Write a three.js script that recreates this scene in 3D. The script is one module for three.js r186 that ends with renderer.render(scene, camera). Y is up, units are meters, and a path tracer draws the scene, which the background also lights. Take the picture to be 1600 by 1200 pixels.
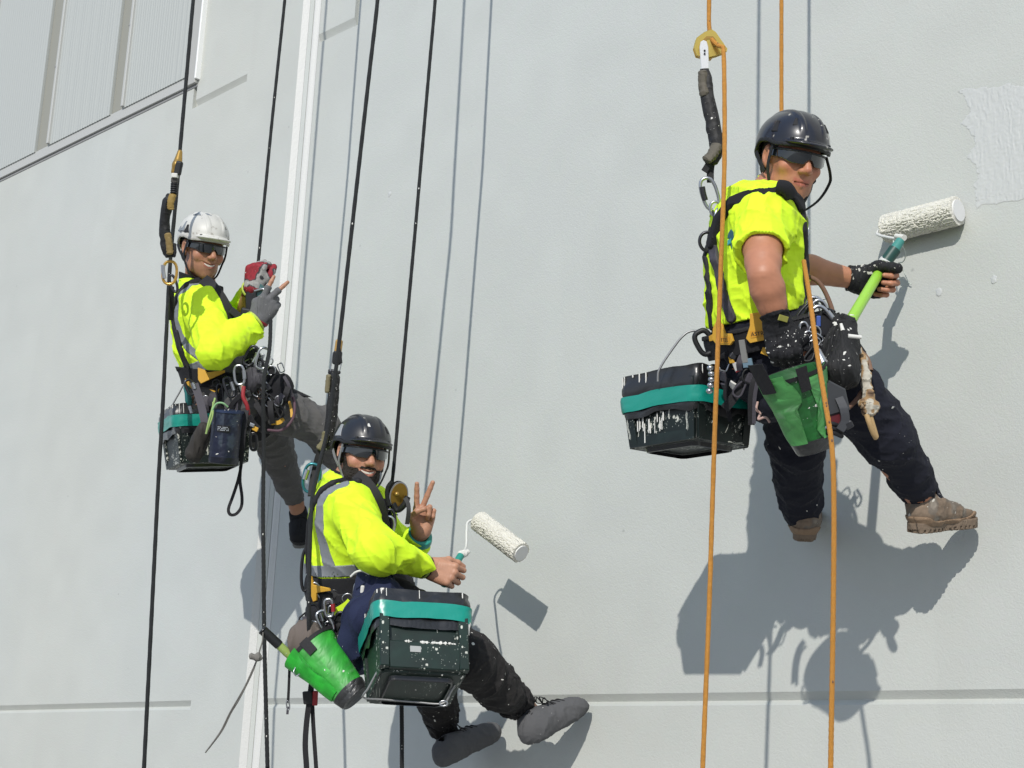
import * as THREE from 'three';
import { mergeGeometries, mergeVertices, toCreasedNormals } from 'three/addons/utils/BufferGeometryUtils.js';
import { RoundedBoxGeometry } from 'three/addons/geometries/RoundedBoxGeometry.js';
import { Brush, Evaluator, SUBTRACTION } from 'three-bvh-csg';

// ------------------------------------------------------------------ camera
const FPX = 2500;                                   // focal length in pixels of the 1600 px photograph
const CAM = new THREE.Vector3(0, 1.7, 4.29077);
const { F, R, V } = (() => {
  const th = THREE.MathUtils.degToRad(14), yaw = THREE.MathUtils.degToRad(43.8), roll = Math.atan2(470, 10000);
  const fh = new THREE.Vector3(-Math.cos(yaw), 0, -Math.sin(yaw)), up = new THREE.Vector3(0, 1, 0), rh = fh.clone().cross(up);
  const F = fh.clone().multiplyScalar(Math.cos(th)).addScaledVector(up, Math.sin(th));
  const U = fh.clone().multiplyScalar(-Math.sin(th)).addScaledVector(up, Math.cos(th));
  const c = Math.cos(roll), s = Math.sin(roll);
  return { F, R: rh.clone().multiplyScalar(c).addScaledVector(U, s), V: U.clone().multiplyScalar(c).addScaledVector(rh, -s) };
})();
const scene = new THREE.Scene();
const camera = new THREE.PerspectiveCamera(2 * Math.atan(600 / FPX) * 180 / Math.PI, 4 / 3, 0.1, 400);
camera.position.copy(CAM);
camera.quaternion.setFromRotationMatrix(new THREE.Matrix4().makeBasis(R, V, F.clone().negate()));

// ------------------------------------------------------------------ sky, sun, exposure
const SUN = new THREE.Vector3(0.56, 0.7105, 1).normalize();
{
  const W = 256, H = 128, data = new Float32Array(W * H * 4);
  for (let j = 0; j < H; j++) for (let i = 0; i < W; i++) {
    const el = ((j + 0.5) / H - 0.5) * Math.PI, up = Math.max(0, Math.sin(el));
    const az = ((i + 0.5) / W - 0.5) * 2 * Math.PI;               // u = 0.5 looks along +x
    const dir = new THREE.Vector3(Math.cos(el) * Math.cos(az), Math.sin(el), Math.cos(el) * Math.sin(az));
    const glow = Math.pow(Math.max(0, dir.dot(SUN)), 6);
    const k = Math.pow(1 - up, 3), o = (j * W + i) * 4;
    data[o] = 0.24 + 0.42 * k + 0.30 * glow; data[o + 1] = 0.35 + 0.38 * k + 0.28 * glow; data[o + 2] = 0.55 + 0.25 * k + 0.24 * glow; data[o + 3] = 1;
  }
  const sky = new THREE.DataTexture(data, W, H, THREE.RGBAFormat, THREE.FloatType);
  sky.mapping = THREE.EquirectangularReflectionMapping; sky.magFilter = THREE.LinearFilter; sky.minFilter = THREE.LinearFilter; sky.needsUpdate = true;
  scene.background = sky; scene.environment = sky;
  scene.backgroundIntensity = 1.05; scene.environmentIntensity = 1.05;
}
const sun = new THREE.DirectionalLight(new THREE.Color(1, 0.965, 0.90), 2.95);
sun.position.copy(SUN).multiplyScalar(30).add(new THREE.Vector3(-3.5, 3, 0));
sun.target.position.set(-3.5, 3, 0);
sun.castShadow = true; sun.shadow.mapSize.set(4096, 4096); sun.shadow.bias = -0.0004;
Object.assign(sun.shadow.camera, { left: -7, right: 7, top: 7, bottom: -7, near: 1, far: 60 });
scene.add(sun, sun.target);
const renderer = new THREE.WebGLRenderer({ antialias: true });
renderer.toneMapping = THREE.LinearToneMapping;
renderer.toneMappingExposure = 1.13;
renderer.shadowMap.enabled = true;

// ------------------------------------------------------------------ helpers
const v3 = (x, y, z) => new THREE.Vector3(x, y, z);
const clamp = (x, a, b) => x < a ? a : x > b ? b : x, lerp = (a, b, t) => a + (b - a) * t, smooth = (a, b, x) => { const t = clamp((x - a) / (b - a), 0, 1); return t * t * (3 - 2 * t); };
function rngOf(seed) { let a = seed >>> 0; return () => { a = (a + 0x6D2B79F5) | 0; let t = Math.imul(a ^ (a >>> 15), 1 | a); t = (t + Math.imul(t ^ (t >>> 7), 61 | t)) ^ t; return ((t ^ (t >>> 14)) >>> 0) / 4294967296; }; }
const hash3 = (x, y, z) => { let h = Math.imul(x, 374761393) + Math.imul(y, 668265263) + Math.imul(z, 2147483647 ^ 0x5bd1e995) | 0; h = Math.imul(h ^ (h >>> 13), 1274126177); return ((h ^ (h >>> 16)) >>> 0) / 4294967296; };
function vn(x, y, z) {                                             // value noise, 0..1
  const xi = Math.floor(x), yi = Math.floor(y), zi = Math.floor(z); let u = x - xi, v = y - yi, w = z - zi;
  u = u * u * (3 - 2 * u); v = v * v * (3 - 2 * v); w = w * w * (3 - 2 * w);
  const a = lerp(hash3(xi, yi, zi), hash3(xi + 1, yi, zi), u), b = lerp(hash3(xi, yi + 1, zi), hash3(xi + 1, yi + 1, zi), u);
  const c = lerp(hash3(xi, yi, zi + 1), hash3(xi + 1, yi, zi + 1), u), d = lerp(hash3(xi, yi + 1, zi + 1), hash3(xi + 1, yi + 1, zi + 1), u);
  return lerp(lerp(a, b, v), lerp(c, d, v), w);
}
// a point of the place: seen at photo pixel (px, py), t metres down the lens axis, or at d metres off the wall
const at = (px, py, t) => CAM.clone().addScaledVector(F, t).addScaledVector(R, (px - 800) / FPX * t).addScaledVector(V, (600 - py) / FPX * t);
const off = (px, py, d) => { const r = F.clone().addScaledVector(R, (px - 800) / FPX).addScaledVector(V, (600 - py) / FPX); return CAM.clone().addScaledVector(r, (d - CAM.z) / r.z); };
const m = (px, t) => px * t / FPX;                                 // pixels to metres

const taken = {};
function numbered(n) { const k = taken[n] = (taken[n] ?? -1) + 1; return k ? n + '_' + String(k).padStart(3, '0') : n; }
function thing(name, label, category, pos = v3(0, 0, 0), group) {
  const o = new THREE.Group(); o.name = numbered(name); o.position.copy(pos); o.userData = { label, category };
  if (group) o.userData.group = group;
  scene.add(o); o.updateMatrixWorld(); return o;
}
function shade(o) { o.castShadow = true; o.receiveShadow = true; return o; }
function put(parent, name, geos, mat, label) {                     // geometry in world metres becomes one part of parent
  const list = [].concat(geos).filter(Boolean);
  const g = list.length > 1 ? mergeGeometries(list.map(tidy)) : list[0];
  let root = parent; while (root.parent && root.parent !== scene) root = root.parent;
  g.translate(-root.position.x, -root.position.y, -root.position.z);
  const o = shade(new THREE.Mesh(g, mat)); o.name = name; if (label) o.userData.label = label;
  parent.add(o); return o;
}
function tidy(g) {
  g = g.index ? g.toNonIndexed() : g; const n = g.attributes.position.count;
  if (!g.attributes.normal) g.computeVertexNormals();
  if (!g.attributes.uv) g.setAttribute('uv', new THREE.BufferAttribute(new Float32Array(n * 2), 2));
  for (const k of Object.keys(g.attributes)) if (!['position', 'normal', 'uv', 'color'].includes(k)) g.deleteAttribute(k);
  return g;
}
const mergeAll = (list) => mergeGeometries(list.map(tidy));

// ---- signed distances
const len = Math.hypot;
function cone(a, b, ra, rb) {
  const ax = a.x, ay = a.y, az = a.z, bx = b.x - ax, by = b.y - ay, bz = b.z - az, q = 1 / (bx * bx + by * by + bz * bz + 1e-9);
  return (x, y, z) => { const px = x - ax, py = y - ay, pz = z - az, h = clamp((px * bx + py * by + pz * bz) * q, 0, 1), dx = px - bx * h, dy = py - by * h, dz = pz - bz * h; return Math.sqrt(dx * dx + dy * dy + dz * dz) - (ra + (rb - ra) * h); };
}
function chain(list) { const s = []; for (let i = 1; i < list.length; i++) s.push(cone(list[i - 1][0], list[i][0], list[i - 1][1], list[i][1])); return s.length > 1 ? blend(0.015, ...s) : s[0]; }
function ell(c, rx, ry, rz, X = v3(1, 0, 0), Y = v3(0, 1, 0), Z = v3(0, 0, 1)) {
  return (x, y, z) => {
    const px = x - c.x, py = y - c.y, pz = z - c.z, a = (px * X.x + py * X.y + pz * X.z) / rx, b = (px * Y.x + py * Y.y + pz * Y.z) / ry, e = (px * Z.x + py * Z.y + pz * Z.z) / rz;
    const k0 = Math.sqrt(a * a + b * b + e * e), k1 = Math.sqrt(a * a / (rx * rx) + b * b / (ry * ry) + e * e / (rz * rz));
    return k1 < 1e-6 ? -Math.min(rx, ry, rz) : k0 * (k0 - 1) / k1;
  };
}
function sweep(secs, A, B) {                                       // secs: [{c, a, b}] elliptic sections along a bent axis
  return (x, y, z) => {
    let best = 1e9, out = 1e9;
    for (let i = 1; i < secs.length; i++) {
      const p = secs[i - 1], q = secs[i], bx = q.c.x - p.c.x, by = q.c.y - p.c.y, bz = q.c.z - p.c.z;
      const px = x - p.c.x, py = y - p.c.y, pz = z - p.c.z, L2 = bx * bx + by * by + bz * bz, hr = (px * bx + py * by + pz * bz) / L2, h = clamp(hr, 0, 1);
      const dx = px - bx * h, dy = py - by * h, dz = pz - bz * h, dd = dx * dx + dy * dy + dz * dz;
      if (dd > best) continue; best = dd;
      const wa = lerp(p.a, q.a, h), wb = lerp(p.b, q.b, h), u = dx * A.x + dy * A.y + dz * A.z, v = dx * B.x + dy * B.y + dz * B.z, along = (hr - h) * Math.sqrt(L2);
      const w = Math.min(wa, wb) * 0.8, k = Math.sqrt((u / wa) ** 2 + (v / wb) ** 2 + (along / w) ** 2);
      const k1 = Math.sqrt((u / wa / wa) ** 2 + (v / wb / wb) ** 2 + (along / w / w) ** 2);
      out = k1 < 1e-6 ? -Math.min(wa, wb) : k * (k - 1) / k1;
    }
    return out;
  };
}
function blend(k, ...fs) {
  return (x, y, z) => { let d = fs[0](x, y, z); for (let i = 1; i < fs.length; i++) { const e = fs[i](x, y, z), h = Math.max(k - Math.abs(d - e), 0) / k; d = Math.min(d, e) - h * h * k * 0.25; } return d; };
}
const cut = (f, g, k = 0.004) => (x, y, z) => { const d = f(x, y, z), e = -g(x, y, z), h = Math.max(k - Math.abs(d - e), 0) / k; return Math.max(d, e) + h * h * k * 0.25; };
const both = (f, g) => (x, y, z) => Math.max(f(x, y, z), g(x, y, z));
const grow = (f, r) => (x, y, z) => f(x, y, z) - r;
const plane = (p, n) => { const k = p.dot(n); return (x, y, z) => x * n.x + y * n.y + z * n.z - k; };          // positive on the side n points to
const slab = (p, n, w) => { const k = p.dot(n); return (x, y, z) => Math.abs(x * n.x + y * n.y + z * n.z - k) - w; };
function folds(f, amp, freq, e, seed = 0, stretch = 0.22) {         // cloth creases that run along e
  return (x, y, z) => {
    const d = f(x, y, z); if (d > 0.06 || d < -0.06) return d;
    const k = (x * e.x + y * e.y + z * e.z) * (1 - stretch), a = (x - k * e.x) * freq + seed, b = (y - k * e.y) * freq, c = (z - k * e.z) * freq;
    const n = vn(a, b, c), r = 1 - Math.abs(2 * n - 1), n2 = vn(a * 2.3 + 9, b * 2.3, c * 2.3), r2 = 1 - Math.abs(2 * n2 - 1);
    return d - amp * (r * r * 1.3 + 0.55 * r2 * r2 - 0.7);
  };
}
function drape(f, amp, freq, e, seed = 0, mask = () => 1) {            // long soft folds along e: rounded crests, sharper valleys
  return (x, y, z) => {
    const d = f(x, y, z); if (d > 0.06 || d < -0.06) return d;
    const k = (x * e.x + y * e.y + z * e.z) * 0.9, a = (x - k * e.x), b = (y - k * e.y), c = (z - k * e.z), w = 0.035 * vn(x * 9 + seed, y * 9, z * 9);
    const n = vn((a + w) * freq + seed, (b + w) * freq, (c - w) * freq), n2 = vn((a + w) * freq * 2.1 + 5, (b - w) * freq * 2.1 + seed, c * freq * 2.1);
    return d - amp * mask(x, y, z) * ((1 - Math.abs(2 * n - 1)) ** 1.6 + 0.45 * (1 - Math.abs(2 * n2 - 1)) ** 2 - 0.75);
  };
}
function net(f, lo, hi, cell, colour) {                             // surface nets, snapped to the surface
  const n = [0, 1, 2].map((i) => Math.ceil((hi.getComponent(i) - lo.getComponent(i)) / cell) + 2), [nx, ny, nz] = n, val = new Float32Array(nx * ny * nz), B = 6;
  const X = (i) => lo.x + (i - 0.5) * cell, Y = (i) => lo.y + (i - 0.5) * cell, Z = (i) => lo.z + (i - 0.5) * cell, id = (i, j, k) => i + nx * (j + ny * k);
  for (let k0 = 0; k0 < nz; k0 += B) for (let j0 = 0; j0 < ny; j0 += B) for (let i0 = 0; i0 < nx; i0 += B) {
    const h = B * cell / 2, c = f(X(i0) + h, Y(j0) + h, Z(k0) + h), far = Math.abs(c) > h * 1.74 * 1.35 + 0.012;
    for (let k = k0; k < Math.min(nz, k0 + B); k++) for (let j = j0; j < Math.min(ny, j0 + B); j++) for (let i = i0; i < Math.min(nx, i0 + B); i++) val[id(i, j, k)] = far ? c : f(X(i), Y(j), Z(k));
  }
  const pos = [], cellId = new Int32Array(nx * ny * nz).fill(-1), idx = [], step = [1, nx, nx * ny];
  for (let k = 0; k < nz - 1; k++) for (let j = 0; j < ny - 1; j++) for (let i = 0; i < nx - 1; i++) {
    const o = id(i, j, k); let mask = 0;
    const s = []; for (let q = 0; q < 8; q++) { const w = val[o + (q & 1) + (q & 2 ? nx : 0) + (q & 4 ? nx * ny : 0)]; s.push(w); if (w < 0) mask |= 1 << q; }
    if (mask === 0 || mask === 255) continue;
    let cx = 0, cy = 0, cz = 0, c = 0;
    for (let a = 0; a < 8; a++) for (const b of [1, 2, 4]) { if (a & b) continue; const e = a | b; if ((s[a] < 0) === (s[e] < 0)) continue; const t = s[a] / (s[a] - s[e]); cx += (a & 1) + (b === 1 ? t : 0); cy += ((a >> 1) & 1) + (b === 2 ? t : 0); cz += ((a >> 2) & 1) + (b === 4 ? t : 0); c++; }
    cellId[o] = pos.length / 3; pos.push(X(i) + cx / c * cell, Y(j) + cy / c * cell, Z(k) + cz / c * cell);
  }
  for (let k = 1; k < nz - 1; k++) for (let j = 1; j < ny - 1; j++) for (let i = 1; i < nx - 1; i++) {
    const o = id(i, j, k);
    for (let ax = 0; ax < 3; ax++) {
      const s0 = val[o] < 0, s1 = val[o + step[ax]] < 0; if (s0 === s1) continue;
      const u = step[(ax + 1) % 3], v = step[(ax + 2) % 3], a = cellId[o], b = cellId[o - u], c = cellId[o - u - v], d = cellId[o - v];
      if (a < 0 || b < 0 || c < 0 || d < 0) continue;
      if (s0) idx.push(a, b, c, a, c, d); else idx.push(a, c, b, a, d, c);
    }
  }
  const nor = new Float32Array(pos.length), col = colour && new Float32Array(pos.length), e = cell * 0.35;
  for (let i = 0; i < pos.length; i += 3) {
    let gx, gy, gz;
    for (let it = 0; it < 2; it++) {
      const x = pos[i], y = pos[i + 1], z = pos[i + 2];
      gx = f(x + e, y, z) - f(x - e, y, z); gy = f(x, y + e, z) - f(x, y - e, z); gz = f(x, y, z + e) - f(x, y, z - e);
      const l = len(gx, gy, gz) || 1; gx /= l; gy /= l; gz /= l;
      if (it === 0) { const d = clamp(f(x, y, z), -cell * 0.5, cell * 0.5); pos[i] -= gx * d; pos[i + 1] -= gy * d; pos[i + 2] -= gz * d; }
    }
    nor[i] = gx; nor[i + 1] = gy; nor[i + 2] = gz;
    if (col) { const k = colour(pos[i], pos[i + 1], pos[i + 2], gx, gy, gz); col[i] = k[0]; col[i + 1] = k[1]; col[i + 2] = k[2]; }
  }
  const g = new THREE.BufferGeometry();
  g.setAttribute('position', new THREE.BufferAttribute(new Float32Array(pos), 3)); g.setAttribute('normal', new THREE.BufferAttribute(nor, 3));
  const uv = new Float32Array(pos.length / 3 * 2), mx = (lo.x + hi.x) / 2, mz = (lo.z + hi.z) / 2;      // wrapped round the upright axis
  for (let i = 0; i < pos.length / 3; i++) { uv[i * 2] = Math.atan2(pos[i * 3] - mx, mz - pos[i * 3 + 2]) * 0.16; uv[i * 2 + 1] = pos[i * 3 + 1]; }
  g.setAttribute('uv', new THREE.BufferAttribute(uv, 2));
  if (col) g.setAttribute('color', new THREE.BufferAttribute(col, 3));
  g.setIndex(idx); return g;
}
function boxOf(pts, r) { const b = new THREE.Box3().setFromPoints(pts); return [b.min.subScalar(r), b.max.addScalar(r)]; }

// ---- tubes, ribbons, lofts
const curve = (pts, closed = false, tension = 0.5) => new THREE.CatmullRomCurve3(pts, closed, 'catmullrom', tension);
const tube = (pts, r, seg = 24, rad = 8, closed = false) => new THREE.TubeGeometry(curve(pts, closed), seg, r, rad, closed);
function loft(rings, capA = true, capB = true) {                    // rings of equal length, closed around
  const n = rings[0].length, pos = [], uv = [], idx = []; let len0 = 0;
  rings.forEach((r, j) => {
    if (j) len0 += r[0].distanceTo(rings[j - 1][0]); let u = 0;
    for (let i = 0; i <= n; i++) { const p = r[i % n]; if (i) u += p.distanceTo(r[i - 1]); pos.push(p.x, p.y, p.z); uv.push(u, len0); }
  });
  for (let j = 0; j < rings.length - 1; j++) for (let i = 0; i < n; i++) { const a = j * (n + 1) + i, b = a + n + 1; idx.push(a, a + 1, b, a + 1, b + 1, b); }
  const cap = (r, flip) => { const c = r.reduce((s, p) => s.add(p), v3(0, 0, 0)).multiplyScalar(1 / n), o = pos.length / 3; pos.push(c.x, c.y, c.z); uv.push(0.5, 0.5); for (let i = 0; i <= n; i++) { const p = r[i % n]; pos.push(p.x, p.y, p.z); uv.push(p.x - c.x, p.z - c.z); } for (let i = 0; i < n; i++) flip ? idx.push(o, o + 2 + i, o + 1 + i) : idx.push(o, o + 1 + i, o + 2 + i); };
  if (capA) cap(rings[0], true); if (capB) cap(rings[rings.length - 1], false);
  const g = new THREE.BufferGeometry(); g.setAttribute('position', new THREE.Float32BufferAttribute(pos, 3)); g.setAttribute('uv', new THREE.Float32BufferAttribute(uv, 2)); g.setIndex(idx);
  const q = toCreasedNormals(g.toNonIndexed(), 0.7); return q;
}
function ribbon(pts, w, th, side, seg = 24) {                       // a flat strap along pts; side: its width direction
  const c = curve(pts), rings = [];
  for (let i = 0; i <= seg; i++) {
    const p = c.getPoint(i / seg), t = c.getTangent(i / seg), s0 = typeof side === 'function' ? side(i / seg) : side, s = s0.clone().addScaledVector(t, -s0.dot(t)).normalize(), n = t.clone().cross(s);
    rings.push([[1, 1], [-1, 1], [-1, -1], [1, -1]].map(([a, b]) => p.clone().addScaledVector(s, a * w / 2).addScaledVector(n, b * th / 2)));
  }
  return loft(rings);
}
function oval(c, A, B, ra, rb, r, k = 2.6, seg = 36) {              // closed ring (link, buckle frame), superellipse of exponent k
  const pts = []; for (let i = 0; i < seg; i++) { const a = i / seg * 2 * Math.PI, x = Math.cos(a), y = Math.sin(a); pts.push(c.clone().addScaledVector(A, ra * Math.sign(x) * Math.abs(x) ** (2 / k)).addScaledVector(B, rb * Math.sign(y) * Math.abs(y) ** (2 / k))); }
  return new THREE.TubeGeometry(curve(pts, true), seg * 2, r, 7, true);
}
function block(c, X, Y, sx, sy, sz, r = 0.003) {                     // a rounded box with width along X, height along Y
  const x = X.clone().normalize(), y = Y.clone().addScaledVector(x, -Y.dot(x)).normalize(), z = x.clone().cross(y);
  const g = new RoundedBoxGeometry(sx, sy, sz, 2, Math.min(r, sx * 0.45, sy * 0.45, sz * 0.45));
  return g.applyMatrix4(new THREE.Matrix4().makeBasis(x, y, z).setPosition(c));
}
function plate(c, X, Y, outline, th, bevel = 0.001) {                // an outline [[x, y], ...] in metres, thickness along the normal
  const x = X.clone().normalize(), y = Y.clone().addScaledVector(x, -Y.dot(x)).normalize(), z = x.clone().cross(y);
  const g = new THREE.ExtrudeGeometry(new THREE.Shape(outline.map(([a, b]) => new THREE.Vector2(a, b))), { depth: th, bevelEnabled: bevel > 0, bevelSize: bevel, bevelThickness: bevel, bevelSegments: 1 });
  return g.translate(0, 0, -th / 2).applyMatrix4(new THREE.Matrix4().makeBasis(x, y, z).setPosition(c));
}
const turned = (a) => [R.clone().multiplyScalar(Math.cos(a)).addScaledVector(V, Math.sin(a)), V.clone().multiplyScalar(Math.cos(a)).addScaledVector(R, -Math.sin(a))];

// ---- materials and textures
function tex(w, h, fn, srgb, rep) {
  const d = new Uint8Array(w * h * 4);
  for (let j = 0; j < h; j++) for (let i = 0; i < w; i++) { const c = fn(i, j, i / w, j / h), o = (j * w + i) * 4; d[o] = clamp(c[0], 0, 1) * 255; d[o + 1] = clamp(c[1] ?? c[0], 0, 1) * 255; d[o + 2] = clamp(c[2] ?? c[0], 0, 1) * 255; d[o + 3] = 255; }
  const t = new THREE.DataTexture(d, w, h); t.wrapS = t.wrapT = THREE.RepeatWrapping; t.magFilter = THREE.LinearFilter; t.minFilter = THREE.LinearMipmapLinearFilter; t.generateMipmaps = true;
  if (srgb) t.colorSpace = THREE.SRGBColorSpace; if (rep) t.repeat.set(rep, rep); t.needsUpdate = true; return t;
}
function pnoise(u, v, f, s = 0) {                                    // noise that tiles once over 0..1
  const x = u * f, y = v * f, xi = Math.floor(x), yi = Math.floor(y), a = x - xi, b = y - yi, p = a * a * (3 - 2 * a), q = b * b * (3 - 2 * b), h = (i, j) => hash3(((i % f) + f) % f, ((j % f) + f) % f, s);
  return lerp(lerp(h(xi, yi), h(xi + 1, yi), p), lerp(h(xi, yi + 1), h(xi + 1, yi + 1), p), q);
}
const lin = (r, g, b) => new THREE.Color().setRGB(r, g, b);
const mat = (c, rough, o = {}) => new THREE.MeshStandardMaterial({ color: Array.isArray(c) ? lin(...c) : c, roughness: rough, ...o });
const phys = (c, rough, o = {}) => new THREE.MeshPhysicalMaterial({ color: Array.isArray(c) ? lin(...c) : c, roughness: rough, ...o });
const stippleTex = tex(512, 512, (i, j, u, v) => [0.5 * pnoise(u, v, 160, 1) + 0.3 * pnoise(u, v, 80, 2) + 0.2 * pnoise(u, v, 24, 3)]);
const weaveTex = tex(256, 256, (i, j, u, v) => [0.5 + 0.25 * Math.sin(u * 2 * Math.PI * 64) * Math.sin(v * 2 * Math.PI * 64) + 0.5 * (pnoise(u, v, 64, 5) - 0.5) + 0.5 * (pnoise(u, v, 14, 8) - 0.5)], false, 4);
const crumpleTex = tex(256, 256, (i, j, u, v) => { const n = pnoise(u, v, 7, 3), n2 = pnoise(u, v, 17, 4); return [0.6 * (1 - Math.abs(2 * n - 1)) + 0.4 * (1 - Math.abs(2 * n2 - 1))]; }, false, 4);
function speckled(base, paint, amount, seed, drips = 0) {            // dried paint spots, smears and runs on a dark thing; covers 0.6 m
  const S = 768, buf = new Float32Array(S * S), r = rngOf(seed);
  const dot = (cx, cy, ra, ry) => { for (let y = -ry; y <= ry; y++) for (let x = -ra; x <= ra; x++) if ((x / ra) ** 2 + (y / ry) ** 2 <= 1 + 0.8 * (hash3(cx + x, cy + y, 3) - 0.6)) buf[((cy + y + S) % S) * S + (cx + x + S) % S] = 1; };
  for (let i = 0; i < amount; i++) { const x = r(), y = r(), w = r(); if (pnoise(x, y, 7, seed) * 0.7 + pnoise(x, y, 19, seed + 2) * 0.3 < 0.44 + 0.12 * w) continue; const a = Math.ceil(0.2 + 5 * w ** 5); dot(Math.floor(x * S), Math.floor(y * S), a, Math.ceil(a * (0.6 + 1.4 * r()))); }
  for (let i = 0; i < drips; i++) { const x0 = Math.floor(r() * S), y0 = Math.floor(r() * S), l = 20 + 90 * r(), w = 1 + Math.floor(r() * 2.5); for (let k = 0; k < l; k++) dot(x0 + Math.round(2 * Math.sin(k * 0.1)), Math.floor(y0 + k) % S, Math.max(1, w), 2); }
  return tex(S, S, (i, j, u, v) => { const k = buf[j * S + i], n = 0.8 + 0.4 * pnoise(u, v, 20, seed); const film = 0.07 * smooth(0.5, 0.85, pnoise(u, v, 9, seed + 5) * 0.6 + 0.4 * pnoise(u, v, 37, seed + 6)); return base.map((b, c) => k ? paint[c] * (0.7 + 0.25 * n) : lerp(b * n, 0.45, film)); }, true, 1 / 0.6);
}
// high-visibility cloth: slightly uneven dye, greyed where it is handled
const hivisTone = (seed, dirtAt = []) => (x, y, z) => { const n = vn(x * 9 + seed, y * 9, z * 9), g = smooth(0.62, 0.85, 0.6 * vn(x * 22, y * 22 + seed, z * 22) + 0.4 * vn(x * 75, y * 75, z * 75)), w = 0.90 + 0.10 * n; let d = 0.10 * g; for (const [p, r] of dirtAt) d += 0.42 * g * smooth(r, r * 0.3, Math.hypot(x - p.x, y - p.y, z - p.z)); d = Math.min(d, 0.5); return [lerp(0.70 * w, 0.30, d), lerp(1.0 * w, 0.38, d), lerp(0.022, 0.06, d)]; };
const M = {
  skinA: mat([1, 1, 1], 0.5, { vertexColors: true, bumpMap: stippleTex, bumpScale: 0.0007 }),
  hivis: mat([1, 1, 1], 0.85, { vertexColors: true, bumpMap: crumpleTex, bumpScale: 0.0018 }),
  tape: mat([0.20, 0.215, 0.235], 0.5, { bumpMap: weaveTex, bumpScale: 0.0003 }),
  black: mat([0.008, 0.008, 0.010], 0.75), blackCloth: mat([0.0075, 0.0075, 0.010], 0.92, { bumpMap: weaveTex, bumpScale: 0.0006 }),
  webbing: mat([0.010, 0.0095, 0.012], 0.75, { bumpMap: weaveTex, bumpScale: 0.0006 }), greyWeb: mat([0.050, 0.045, 0.058], 0.7, { bumpMap: weaveTex, bumpScale: 0.0006 }),
  yellowPad: mat([0.62, 0.34, 0.03], 0.6), gold: phys([0.75, 0.55, 0.14], 0.28, { metalness: 0.85 }), goldDark: phys([0.42, 0.26, 0.07], 0.38, { metalness: 0.7 }),
  steel: mat([0.48, 0.49, 0.51], 0.3, { metalness: 0.95 }), darkSteel: mat([0.06, 0.06, 0.066], 0.35, { metalness: 0.8 }), rubber: mat([0.010, 0.0105, 0.012], 0.55),
  plasticBlack: phys([0.007, 0.007, 0.009], 0.35, { clearcoat: 0.4, clearcoatRoughness: 0.2 }), lens: phys([0.006, 0.008, 0.01], 0.08, { clearcoat: 1, clearcoatRoughness: 0.04 }),
  white: mat([0.66, 0.65, 0.61], 0.6), teal: mat([0.02, 0.27, 0.22], 0.35), brown: mat([0.16, 0.085, 0.055], 0.8), red: mat([0.30, 0.018, 0.025], 0.6), tan: mat([0.30, 0.22, 0.14], 0.8),
};

// ------------------------------------------------------------------ ground
{
  const g = new THREE.PlaneGeometry(240, 240, 1, 1).rotateX(-Math.PI / 2);
  g.attributes.uv.array.forEach((x, i, a) => a[i] = x * 240);
  const o = shade(new THREE.Mesh(g, mat([0.30, 0.29, 0.27], 0.9, { map: tex(256, 256, (i, j, u, v) => { const n = 0.8 + 0.2 * pnoise(u, v, 40, 1) + 0.1 * pnoise(u, v, 9, 2); return [n, n, n]; }, true, 0.5) })));
  o.name = 'ground'; o.position.set(0, 0, 0); o.userData = { kind: 'structure', label: 'pale concrete yard at the foot of the painted wall' }; scene.add(o);
}
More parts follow.
